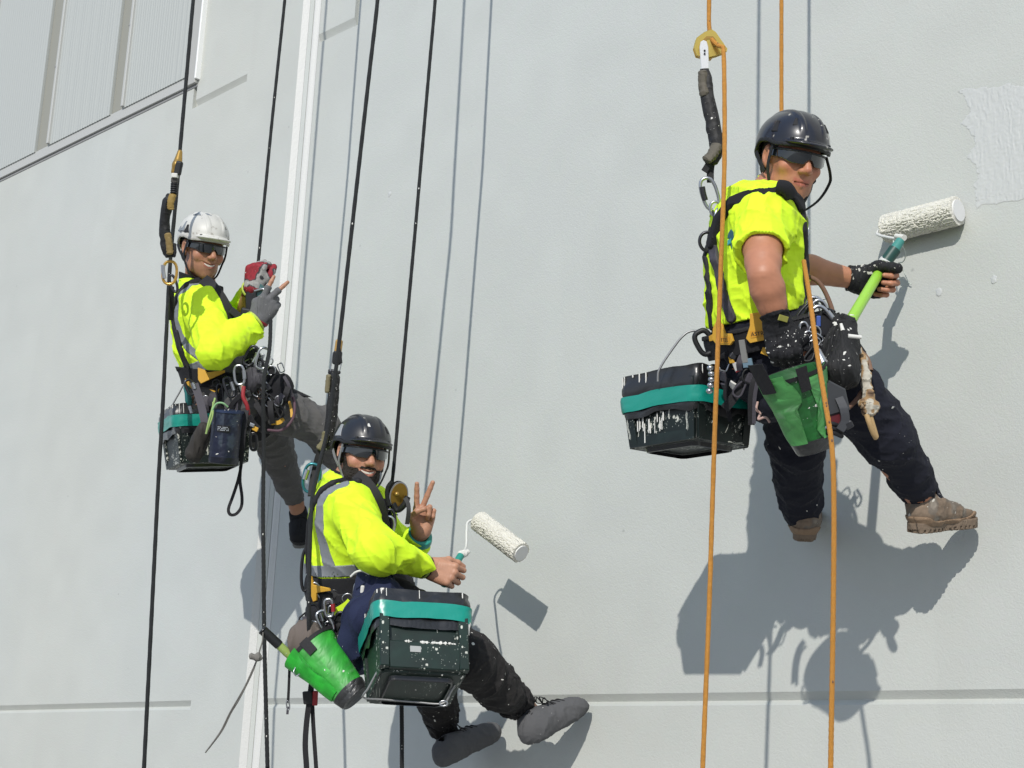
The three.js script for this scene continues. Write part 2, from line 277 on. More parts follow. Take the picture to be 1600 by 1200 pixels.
// ------------------------------------------------------------------ the painted wall
const ZL = 0.05;                                                    // the left panel stands 5 cm proud of the right one
{
  const wall = thing('building_wall', 'tall pale grey painted concrete wall with recessed grooves behind the three workers', 'wall');
  const ev = new Evaluator(); ev.attributes = ['position', 'normal'];
  // joint, measured where it crosses photo row 600
  const jx = off(448, 600, 0).x, xa = jx - 0.055;
  const cutBox = (solid, geo) => { const b = new Brush(tidy2(geo)); b.updateMatrixWorld(); return ev.evaluate(solid, b, SUBTRACTION); };
  function tidy2(g) { g = g.index ? g.toNonIndexed() : g; for (const k of Object.keys(g.attributes)) if (!['position', 'normal'].includes(k)) g.deleteAttribute(k); g.clearGroups(); return g; }
  const panel = (x0, x1, z) => { const b = new Brush(tidy2(new THREE.BoxGeometry(x1 - x0, 11, 0.3))); b.position.set((x0 + x1) / 2, 5.5 - 0.05, z - 0.15); b.updateMatrixWorld(); return b; };
  // a reveal cut along a -> b: profile in (out of the wall, across); lower lip is sloped
  function reveal(a, b, depth, wide, slope) {
    if (a.x > b.x) [a, b] = [b, a];
    const X = b.clone().sub(a).normalize(), Z = v3(0, 0, 1), Y = Z.clone().cross(X).normalize(), z1 = 0.02;
    const s = new THREE.Shape([[z1, wide / 2], [0, wide / 2], [-depth, -wide / 2 + slope], [0, -wide / 2], [z1, -wide / 2]].map(([p, q]) => new THREE.Vector2(p, q)));
    const g = new THREE.ExtrudeGeometry(s, { depth: a.distanceTo(b), bevelEnabled: false });
    return g.applyMatrix4(new THREE.Matrix4().makeBasis(Z, Y, X.clone().negate())).translate(b.x, b.y, b.z);
  }
  const planar = (g) => { const p = g.attributes.position, uv = new Float32Array(p.count * 2); for (let i = 0; i < p.count; i++) { uv[i * 2] = p.getX(i); uv[i * 2 + 1] = p.getY(i) + p.getZ(i); } g.setAttribute('uv', new THREE.BufferAttribute(uv, 2)); return g; };
  let L = panel(-18, xa, ZL), Rr = panel(jx + 0.03, 5, 0);
  const l0 = off(0, 1108.5, ZL), l1 = off(298, 1101.5, ZL), dir = l0.clone().sub(l1).normalize();
  L = cutBox(L, reveal(l1.clone().addScaledVector(dir, 9).setZ(ZL), l1.setZ(ZL), 0.017, 0.042, 0.016));
  const c1 = off(304, 163, ZL), c2 = off(386, 121, ZL), c3 = off(301, 100, ZL);
  L = cutBox(L, reveal(c1.setZ(ZL), c2.setZ(ZL), 0.017, 0.042, 0.013));
  { const g = new THREE.BoxGeometry(0.03, 0.3, 0.05); g.translate(c1.x - 0.005, c1.y + 0.13, ZL); L = cutBox(L, g); }
  const r0 = off(424, 1098.5, 0), r1 = off(860, 1092.5, 0), r2 = off(1600, 1086.5, 0);
  r0.x = jx + 0.02;
  Rr = cutBox(Rr, reveal(r0, r2.clone().add(r2.clone().sub(r1).normalize().multiplyScalar(2)).setZ(0), 0.017, 0.042, 0.016));
  const d1 = off(491, 64, 0), d2 = off(560, 31, 0), d3 = off(563, -40, 0); d1.x = jx + 0.02;
  Rr = cutBox(Rr, reveal(d1.setZ(0), d2.setZ(0), 0.017, 0.048, 0.013));
  { const g = new THREE.BoxGeometry(0.032, 1.2, 0.05); g.translate(d2.x - 0.016, d2.y + 0.575, 0); Rr = cutBox(Rr, g); }
  // rolled paint: faint lap marks and touched-up patches of slightly different whites, 8 m x 8 m
  const r = rngOf(11), N = 1024, base = new Float32Array(N * N);
  for (let j = 0; j < N; j++) for (let i = 0; i < N; i++) base[j * N + i] = 0.016 * (pnoise(i / N, j / N, 5, 1) - 0.5) + 0.007 * (pnoise(i / N, j / N, 16, 2) - 0.5) + 0.022 * (pnoise(i / N, j / N, 60, 4) - 0.5);
  for (let q = 0; q < 70; q++) {
    const w = 20 + 50 * r(), h = 40 + 110 * r(), x0 = r() * N, y0 = r() * N, k = (r() - 0.42) * 0.018, sk = (r() - 0.5) * 0.25;
    for (let y = 0; y < h; y++) for (let x = 0; x < w; x++) { const e = Math.min(1, x / 2, (w - x) / 2, y / 4, (h - y) / 6); base[(Math.floor(y0 + y) % N) * N + (Math.floor(x0 + x + sk * y + 2 * N) % N)] += k * e; }
  }
  for (let q = 0; q < 120; q++) { const x = Math.floor(r() * N), y = Math.floor(r() * N); base[y * N + x] -= 0.18 * r(); }
  const wallTex = tex(N, N, (i, j, u, v) => { const k = 1 + base[j * N + i], warm = (pnoise(u, v, 6, 9) - 0.5) * 0.022; return [0.824 * k * (1 + warm * 0.6), 0.834 * k, 0.812 * k * (1 - warm)]; }, true, 1 / 8);
  const bump = stippleTex.clone(); bump.repeat.set(1.9, 1.9); bump.needsUpdate = true;
  const paint = mat([0.745, 0.745, 0.745], 0.62, { map: wallTex, bumpMap: bump, bumpScale: 0.0008 });
  const fresh = mat([0.575, 0.575, 0.56], 0.5, { bumpMap: bump, bumpScale: 0.001 });
  for (const b of [L, Rr]) { b.updateMatrixWorld(); b.geometry.clearGroups(); const g = toCreasedNormals(planar(b.geometry.applyMatrix4(b.matrixWorld)), 0.3); put(wall, 'wall_panel', g, paint); }
  // the vertical joint between the panels: white chamfer, ledge, sealant seam, rounded white lip
  const strip = (pts) => { const s = new THREE.Shape([...pts.map(([x, z]) => new THREE.Vector2(x, z)), new THREE.Vector2(pts[pts.length - 1][0], -0.3), new THREE.Vector2(pts[0][0], -0.3)]); const g = new THREE.ExtrudeGeometry(s, { depth: 10.95, bevelEnabled: false }); return g.applyMatrix4(new THREE.Matrix4().makeBasis(v3(1, 0, 0), v3(0, 0, 1), v3(0, -1, 0))).translate(0, 10.95, 0); };
  put(wall, 'joint_chamfer', strip([[xa, ZL], [xa + 0.022, 0.024]]), fresh);
  put(wall, 'joint_ledge', strip([[xa + 0.0225, 0.022], [xa + 0.045, 0.014]]), paint);
  put(wall, 'sealant_seam', strip([[xa + 0.0455, -0.004], [xa + 0.0515, -0.004]]), mat([0.25, 0.25, 0.24], 0.8));
  put(wall, 'joint_lip', strip([[xa + 0.052, 0.016], [xa + 0.060, 0.0145], [xa + 0.068, 0.010], [xa + 0.076, 0.005], [xa + 0.084, 0.0015]]), fresh);
  // filled anchor holes
  const plugMat = mat([0.50, 0.512, 0.503], 0.45);
  for (const [px, py] of [[1553, 436], [1467, 456], [609, 303]]) {
    const c = off(px, py, 0), g = new THREE.SphereGeometry(0.013, 14, 8); g.scale(0.8, 1, 0.16);
    const p = g.attributes.position; for (let i = 0; i < p.count; i++) { const k = 0.75 + 0.6 * vn(p.getX(i) * 200, p.getY(i) * 200, px); p.setXYZ(i, p.getX(i) * k, p.getY(i) * k, p.getZ(i) * k); }
    g.computeVertexNormals(); put(wall, 'filled_hole', g.translate(c.x, c.y, 0.0005), plugMat);
  }
  // a coat of wet paint, thick and combed by the roller, right of the right worker's roller
  const q = [[1500, 143], [1540, 139], [1575, 132], [1592, 136], [1640, 150], [1670, 300], [1600, 311], [1560, 316], [1526, 322], [1524, 296], [1532, 270], [1517, 246], [1524, 214], [1508, 196], [1515, 168]].map(([x, y]) => off(x, y, 0));
  const o = q[0].clone(), sh = new THREE.Shape(new THREE.CatmullRomCurve3(q.map((p) => p.clone().sub(o)), true, 'catmullrom', 0.25).getPoints(240).map((p, i) => new THREE.Vector2(p.x + 0.024 * (vn(8 + 11 * Math.cos(i * 0.02607), 8 + 11 * Math.sin(i * 0.02607), 1) - 0.5) + 0.010 * (vn(40 + 38 * Math.cos(i * 0.02607), 40 + 38 * Math.sin(i * 0.02607), 2) - 0.5), p.y + 0.014 * (vn(8 + 12 * Math.cos(i * 0.02607), 30 + 12 * Math.sin(i * 0.02607), 4) - 0.5))));
  const wet = tex(512, 512, (i, j, u, v) => { const w = u + 0.035 * pnoise(u, v, 6, 2) + 0.012 * pnoise(u, v, 19, 3), n = pnoise(w % 1, v * 0.999, 48, 7); return [0.55 * pnoise(((w * 1) % 1), (v * 0.25) % 1, 60, 5) + 0.3 * n + 0.15 * pnoise(u, v, 12, 6)]; }, false, 2.6);
  const pg = new THREE.ExtrudeGeometry(sh, { depth: 0.0002, bevelEnabled: true, bevelSize: 0.003, bevelThickness: 0.0004, bevelSegments: 1 });
  put(wall, 'wet_paint', pg.translate(o.x, o.y, 0.0006), phys([0.515, 0.522, 0.505], 0.34, { bumpMap: wet, bumpScale: 0.0022 }));
}
// ------------------------------------------------------------------ ribbed window at the upper left
{
  const b0 = off(0, 289, ZL), b1 = off(310, 127, ZL), y0 = (b0.y + b1.y) / 2, top = y0 + 4.2, H = top - y0;
  const w = thing('ribbed_window', 'large window of ribbed translucent panes between flat beige mullions, upper left', 'window', v3(b1.x, y0, ZL));
  const frameMat = mat([0.41, 0.405, 0.38], 0.5), railMat = mat([0.45, 0.45, 0.43], 0.5), mul = mat([0.28, 0.275, 0.235], 0.6), dark = mat([0.25, 0.25, 0.25], 0.8);
  const Xat = (px) => { const py = 289 + (127 - 289) / 310 * px - 6; return off(px, py, ZL).x; };
  const xr = b1.x, xj = Xat(296), bar = (x0, x1, ya, yb, z0, z1) => { const g = new RoundedBoxGeometry(x1 - x0, yb - ya, z1 - z0, 2, Math.min(0.004, (x1 - x0) * 0.3)); return g.translate((x0 + x1) / 2, (ya + yb) / 2, (z0 + z1) / 2); };
  const xs = [Xat(176), Xat(58), Xat(-55), Xat(-165), Xat(-270)], xe = [Xat(195), Xat(78), Xat(-36), Xat(-147), Xat(-253)], left = xs[4] - 0.02;
  const frame = put(w, 'frame', bar(xj, xr, y0 + 0.012, top, ZL - 0.01, ZL + 0.022), frameMat);
  put(frame, 'bottom_rail', bar(left, xj - 0.001, y0 + 0.012, y0 + 0.075, ZL - 0.01, ZL + 0.016), railMat);
  put(frame, 'gap_seal', bar(left, xr, y0 - 0.006, y0 + 0.011, ZL - 0.03, ZL + 0.004), dark);
  put(frame, 'edge_trim', bar(xr + 0.0005, xr + 0.014, y0 + 0.03, top, ZL - 0.005, ZL + 0.03), mat([0.8, 0.8, 0.78], 0.5));
  let xR = xj;
  const pm = phys([0.425, 0.44, 0.42], 0.55, { clearcoat: 0.05, clearcoatRoughness: 0.3 });
  for (let i = 0; i < xs.length; i++) {
    const x1 = xR - 0.003, x0 = xe[i] + 0.003, n = 26, pts = [];
    for (let k = 0; k <= n * 4; k++) { const u = k / (n * 4), z = 0.022 + 0.0022 * Math.cos(k * Math.PI / 2); pts.push([x0 + (x1 - x0) * u, z]); }
    const s = new THREE.Shape([...pts.map(([x, z]) => new THREE.Vector2(x, z)), new THREE.Vector2(x1, -0.012), new THREE.Vector2(x0, -0.012)]);
    const g = new THREE.ExtrudeGeometry(s, { depth: H - 0.070, bevelEnabled: false }).applyMatrix4(new THREE.Matrix4().makeBasis(v3(1, 0, 0), v3(0, 0, 1), v3(0, -1, 0))).translate(0, top, ZL + 0.001);
    const p = put(w, 'pane', toCreasedNormals(g, 1.2), pm);
    put(p, 'edge_bead', bar(x0 - 0.001, x0 + 0.022, y0 + 0.077, top, ZL + 0.0, ZL + 0.037), railMat);
    put(w, 'mullion', bar(xs[i], xe[i] + 0.001, y0 + 0.077, top, ZL - 0.015, ZL + 0.010), mul);
    for (const f of [0.16, 0.42, 0.7]) put(p, 'clip', new THREE.SphereGeometry(0.011, 8, 6).translate(x0, y0 + 0.2 + f * 2.4, ZL + 0.03), dark);
    xR = xs[i];
  }
}

// ------------------------------------------------------------------ people: shared builders
const SKIN = { right: [0.45, 0.195, 0.112], middle: [0.45, 0.225, 0.142], left: [0.39, 0.19, 0.112] };
// a frame for a head: yaw > 0 turns the face to photo right, tip > 0 lowers the chin, roll > 0 leans it clockwise as seen
function headFrame(c, yaw, tip, roll, size = 1) {
  const D = Math.PI / 180, view = c.clone().sub(CAM).normalize();
  const z0 = view.clone().negate(), x0 = v3(0, 1, 0).cross(z0).normalize(), y0 = z0.clone().cross(x0).normalize();   // x0: photo right
  const q = new THREE.Quaternion().setFromRotationMatrix(new THREE.Matrix4().makeBasis(x0, y0, z0));
  q.multiply(new THREE.Quaternion().setFromAxisAngle(v3(0, 0, 1), -roll * D)).multiply(new THREE.Quaternion().setFromAxisAngle(v3(0, 1, 0), yaw * D)).multiply(new THREE.Quaternion().setFromAxisAngle(v3(1, 0, 0), tip * D));
  const X = v3(1, 0, 0).applyQuaternion(q), Y = v3(0, 1, 0).applyQuaternion(q), Z = v3(0, 0, 1).applyQuaternion(q);
  const P = (x, y, z) => c.clone().addScaledVector(X, x * size).addScaledVector(Y, y * size).addScaledVector(Z, z * size);
  const loc = (x, y, z) => { const a = x - c.x, b = y - c.y, e = z - c.z; return [(a * X.x + b * X.y + e * X.z) / size, (a * Y.x + b * Y.y + e * Y.z) / size, (a * Z.x + b * Z.y + e * Z.z) / size]; };
  const E = (x, y, z, rx, ry, rz) => ell(P(x, y, z), rx * size, ry * size, rz * size, X, Y, Z);
  const K = (a, b, ra, rb) => cone(P(...a), P(...b), ra * size, (rb ?? ra) * size);
  const inLocal = (f) => (x, y, z) => { const [a, b, e] = loc(x, y, z); return f(a, b, e) * size; };
  return { c, X, Y, Z, P, loc, E, K, inLocal, size };
}
function headField(h, o = {}) {
  const { E, K } = h, smile = o.smile ?? 0;
  let f = blend(0.03, E(0, 0.032, -0.012, 0.076, 0.088, 0.096), E(0, -0.035, 0.028, 0.06, 0.075, 0.062), E(0, -0.082, 0.045, 0.036, 0.032, 0.036));
  f = blend(0.018, f, E(0, -0.102, 0.066, 0.019, 0.014, 0.014), E(0.044, -0.022, 0.058, 0.021, 0.018, 0.019), E(-0.044, -0.022, 0.058, 0.021, 0.018, 0.019), E(0, 0.024, 0.078, 0.05, 0.012, 0.013), E(0.05, -0.075, 0.01, 0.016, 0.025, 0.03), E(-0.05, -0.075, 0.01, 0.016, 0.025, 0.03));
  f = cut(f, E(0.033, 0.004, 0.099, 0.017, 0.011, 0.014), 0.012); f = cut(f, E(-0.033, 0.004, 0.099, 0.017, 0.011, 0.014), 0.012);
  f = blend(0.010, f, K([0, 0.014, 0.086], [0, -0.026, 0.108], 0.0085, 0.0125), E(0.0125, -0.031, 0.096, 0.009, 0.008, 0.010), E(-0.0125, -0.031, 0.096, 0.009, 0.008, 0.010));
  const w = 0.0245 + 0.009 * smile, up = 0.010 * smile, gap = 0.0018 + 0.0033 * smile;
  f = blend(0.006, f, K([-w, -0.0595 + up, 0.0745], [0, -0.0565, 0.0855], 0.0028, 0.0042), K([w, -0.0595 + up, 0.0745], [0, -0.0565, 0.0855], 0.0028, 0.0042), K([-w * 0.85, -0.066 + up * 0.8, 0.0745], [0, -0.0715, 0.0840], 0.0030, 0.0052), K([w * 0.85, -0.066 + up * 0.8, 0.0745], [0, -0.0715, 0.0840], 0.0030, 0.0052));
  f = cut(f, blend(0.003, K([-w, -0.0625 + up, 0.081], [0, -0.0640, 0.0905], gap * 0.6, gap), K([w, -0.0625 + up, 0.081], [0, -0.0640, 0.0905], gap * 0.6, gap)), 0.002);
  if (smile) for (const s of [-1, 1]) { f = blend(0.014, f, E(s * 0.043, -0.033, 0.062, 0.017, 0.014, 0.014)); f = cut(f, K([s * 0.021, -0.036, 0.0965], [s * 0.040, -0.062, 0.084], 0.0022), 0.010); }
  for (const s of [-1, 1]) { let e = blend(0.006, E(s * 0.079, 0.004, -0.008, 0.009, 0.030, 0.019), E(s * 0.077, -0.022, 0.0, 0.007, 0.012, 0.010)); e = cut(e, E(s * 0.088, 0.002, -0.003, 0.008, 0.018, 0.010), 0.005); f = blend(0.006, f, e); }
  return f;
}
function skinTone(base, h) {
  return (x, y, z) => {
    let k = 0.86 + 0.18 * vn(x * 60, y * 60, z * 60) + 0.12 * vn(x * 210, y * 210, z * 210), r = 1, g = 1, b = 1;
    if (h) { const [a, c, e] = h.loc(x, y, z); const lip = smooth(0.030, 0.022, Math.abs(a)) * smooth(0.012, 0.007, Math.abs(c + 0.0635 - 8 * a * a)) * smooth(0.07, 0.08, e); r *= 1 + 0.05 * lip; g *= 1 - 0.22 * lip; b *= 1 - 0.12 * lip; k *= 1 - 0.10 * lip; const red = smooth(0.03, 0.0, len(Math.abs(a) - 0.045, c + 0.028)) + smooth(0.02, 0, len(a, c + 0.028)); g *= 1 - 0.14 * clamp(red, 0, 1); b *= 1 - 0.12 * clamp(red, 0, 1); const stub = smooth(-0.05, -0.075, c) * smooth(0.03, 0.06, e + 0.03); k *= 1 - 0.18 * stub; }
    return [base[0] * k * r, base[1] * k * g, base[2] * k * b];
  };
}
// a hand: wrist W, u towards the knuckles, n out of the back of the hand, thumb = unit vector to the thumb's side
function hand(W, u, n, right, o = {}) {
  u = u.clone().normalize(); n = n.clone().addScaledVector(u, -n.dot(u)).normalize(); const s = right ? n.clone().cross(u) : u.clone().cross(n), k = o.size ?? 1;
  const P = (a, b, c) => W.clone().addScaledVector(u, a * k).addScaledVector(s, b * k).addScaledVector(n, c * k), tips = [], parts = [];
  const curl = o.curl ?? [0.3, 0.35, 0.4, 0.45], spread = o.spread ?? [0.06, 0.0, -0.05, -0.12];
  const L = [[0.045, 0.027, 0.022], [0.050, 0.031, 0.023], [0.046, 0.029, 0.022], [0.036, 0.022, 0.019]], B = [[0.090, 0.030], [0.095, 0.009], [0.090, -0.012], [0.081, -0.031]];
  const fat = o.fat ?? 0;
  const palm = []; for (let i = 0; i < 4; i++) palm.push(cone(P(0.005, B[i][1] * 0.62, -0.003), P(B[i][0] - 0.004, B[i][1], 0.0), (0.0185 + fat) * k, (0.0125 + fat) * k));
  palm.push(cone(P(0.02, 0.018, -0.014), P(0.055, 0.034, -0.012), (0.016 + fat) * k, (0.013 + fat) * k), cone(P(0.02, -0.022, -0.012), P(0.06, -0.03, -0.010), (0.014 + fat) * k, (0.012 + fat) * k));
  let f = blend(0.014 * k, ...palm);
  for (let i = 0; i < 4; i++) {
    const c = curl[i], ang = Array.isArray(c) ? c : [c, c * 1.15, c * 0.7]; let p = P(B[i][0], B[i][1], 0), a = 0; const seg = [], r = [0.0100, 0.0092, 0.0084, 0.0074].map((x) => (x * (i === 3 ? 0.88 : 1) + fat) * k);
    for (let j = 0; j < 3; j++) { a += ang[j]; const d = u.clone().multiplyScalar(Math.cos(a)).addScaledVector(n, -Math.sin(a)).addScaledVector(s, spread[i] * Math.max(0.15, Math.cos(a))).normalize(), q = p.clone().addScaledVector(d, L[i][j] * k); seg.push(cone(p, q, r[j], r[j + 1])); p = q; }
    tips.push(p); parts.push(blend(0.004 * k, ...seg));
  }
  const t = o.thumb ?? [[0.55, 0.80, -0.25], [0.85, 0.35, -0.30], [0.95, 0.1, -0.3]]; let p = P(0.022, 0.026, -0.008); const seg = [], r = [0.0145, 0.0118, 0.0105, 0.0088];
  for (let j = 0; j < 3; j++) { const d = u.clone().multiplyScalar(t[j][0]).addScaledVector(s, t[j][1]).addScaledVector(n, t[j][2]).normalize(), q = p.clone().addScaledVector(d, [0.046, 0.035, 0.028][j] * k); seg.push(cone(p, q, (r[j] + fat) * k, (r[j + 1] + fat) * k)); p = q; }
  tips.push(p); const thumb = blend(0.006 * k, ...seg);
  const fingers = (x, y, z) => Math.min(parts[0](x, y, z), parts[1](x, y, z), parts[2](x, y, z), parts[3](x, y, z));
  const all = blend(0.010 * k, blend(0.007 * k, f, fingers), thumb);
  return { f: all, palm: blend(0.01 * k, f, thumb), P, u, n, s, k, tips, box: boxOf([W, ...tips, ...[0.0, 0.1].flatMap((a) => [-0.04, 0.04].flatMap((b) => [-0.03, 0.03].map((c) => P(a, b, c))))], 0.03) };
}
const lipBox = (h, r = 0.15) => boxOf([h.P(0, 0, 0)], r * h.size);
// helmet: shell with a rim, peak, vents, cradle straps and buckle
function helmet(person, h, o) {
  const { E, P, loc, size } = h, g = o.lift ?? 0.012;
  const outer = blend(0.02, E(0, 0.040 + g, -0.010, 0.099, 0.104, 0.126), E(0, 0.050 + g, -0.05, 0.085, 0.085, 0.09));
  const ridge = h.inLocal((x, y, z) => -0.0035 * smooth(0.012, 0.004, Math.abs(Math.abs(x) - 0.034 - 0.10 * Math.max(0, -z))) * smooth(0.06, 0.1, y));
  const rimY = (z, x) => 0.034 + 0.10 * Math.max(0, z - 0.02) * (o.peakUp ?? 0.4) - 0.42 * Math.max(0, -z - 0.02) + (o.earCut ?? 0.010) * smooth(0.05, 0.085, Math.abs(x)) * smooth(0.06, 0.02, Math.abs(z + 0.005));
  let sh = (x, y, z) => { const [a, b, e] = loc(x, y, z); return Math.max(outer(x, y, z) + ridge(x, y, z), (rimY(e, a) - b) * size * 0.9); };
  const lip = (x, y, z) => { const [a, b, e] = loc(x, y, z); return Math.max(Math.abs(b - rimY(e, a)) * size - 0.0055, Math.abs(outer(x, y, z)) - 0.0045); };
  const peak = E(0, 0.043 + g * 0.4, 0.082, 0.074, 0.012, 0.060 + (o.peak ?? 0.004));
  sh = blend(0.006, sh, both(peak, h.inLocal((x, y, z) => 0.05 - z)));
  const inner = E(0, 0.030 + g, -0.008, 0.091, 0.097, 0.117);
  sh = cut(sh, inner, 0.003);
  const box = lipBox(h, 0.2);
  const shell = put(person, 'helmet', net(sh, ...box, 0.0042, o.tint), o.mat, o.label);
  put(shell, 'rim', net(lip, ...box, 0.004), o.rimMat ?? M.rubber);
  const surf = (x, y, z) => { let p = P(x, y, z); for (let i = 0; i < 3; i++) { const d = outer(p.x, p.y, p.z), q = P(0, 0.05, -0.01), dir = p.clone().sub(q).normalize(); p.addScaledVector(dir, -d); } return p; };
  const vent = (x, y, z, w, hh) => { const c = surf(x, y, z), nrm = c.clone().sub(P(0, 0.045, -0.01)).normalize(); const up = h.Y.clone().addScaledVector(nrm, -h.Y.dot(nrm)).normalize(), side = up.clone().cross(nrm); return plate(c.clone().addScaledVector(nrm, -0.0012), side, up, [[-w * 0.75, -hh], [w, -hh], [w * 0.15, hh], [-w * 0.45, hh]].map(([a, b]) => [a * size, b * size]), 0.004 * size, 0.0012); };
  for (const [x, y, z, w, hh] of o.vents ?? [[-0.085, 0.085, 0.03, 0.011, 0.017], [0.085, 0.085, 0.03, 0.011, 0.017], [-0.05, 0.105, 0.075, 0.008, 0.012], [0.05, 0.105, 0.075, 0.008, 0.012]]) put(shell, 'vent', vent(x, y, z, w, hh), M.black);
  for (const [x, y, z, w, hh, mm, name] of o.marks ?? []) put(shell, name ?? 'sticker', vent(x, y, z, w, hh), mm);
  for (const s of [-1, 1]) put(shell, 'headlamp_clip', block(surf(s * 0.055, 0.055, 0.085).clone().addScaledVector(h.Y, -0.004), h.X, h.Y, 0.012, 0.014, 0.010), M.rubber);
  // chin strap
  const sm = o.strapMat ?? M.webbing, hang = o.hang ?? 0, lo = o.loose ?? 0;
  for (const s of [-1, 1]) {
    put(shell, 'chin_strap', ribbon([P(s * 0.088, 0.03, 0.035), P(s * 0.089 + (s > 0 ? lo * 0.7 : 0), -0.015, 0.018 + lo * 0.4), P(s * 0.083 + (s > 0 ? lo : 0), -0.045, 0.008 + lo * 0.6), P(s * 0.058 + (s > 0 ? lo : 0), -0.100, 0.026), P(s * 0.02, -0.128 - hang, 0.045)], 0.013, 0.0028, h.Z, 20), sm);
    put(shell, 'chin_strap', ribbon([P(s * 0.090, 0.01, -0.055), P(s * 0.090, -0.02, -0.02), P(s * 0.083, -0.047, 0.006)], 0.012, 0.0026, h.Z, 12), sm);
  }
  put(shell, 'buckle', block(P(0.03, -0.122 - hang, 0.042), h.X, h.Y, 0.026, 0.018, 0.012), M.rubber);
  return shell;
}
function sunglasses(person, h, o = {}) {
  const { E, size } = h, dy = o.dy ?? 0.003;
  const shell = E(0, dy, 0.012, 0.081, 0.15, 0.098);
  const f = (x, y, z) => { const [a, b, e] = h.loc(x, y, z), q = Math.abs(a), top = dy + 0.017, low = dy - 0.0175 + 0.0155 * smooth(0.019, 0.004, q) + 0.013 * smooth(0.045, 0.078, q); const q0 = shell(x, y, z); return Math.max(q0 - 0.0016, -q0 - 0.009, (Math.max(b - top, low - b)) * size, (0.012 - e) * size); };
  const lens = put(person, 'sunglasses', net(f, ...lipBox(h, 0.13), 0.0028), o.mat ?? M.lens, 'dark wraparound sunglasses');
  const g = (x, y, z) => { const [a, b, e] = h.loc(x, y, z); const q0 = shell(x, y, z); return Math.max(q0 - 0.0034, -q0 - 0.008, (Math.abs(b - dy - 0.0185) - 0.0032) * size, (0.008 - e) * size); };
  put(lens, 'frame', net(g, ...lipBox(h, 0.13), 0.0028), M.rubber);
  for (const s of [-1, 1]) put(lens, 'temple', ribbon([h.P(s * 0.079, dy + 0.013, 0.022), h.P(s * 0.081, dy + 0.012, -0.01), h.P(s * 0.080, dy + 0.002, -0.035)], 0.008, 0.003, h.Y, 8), M.rubber);
}
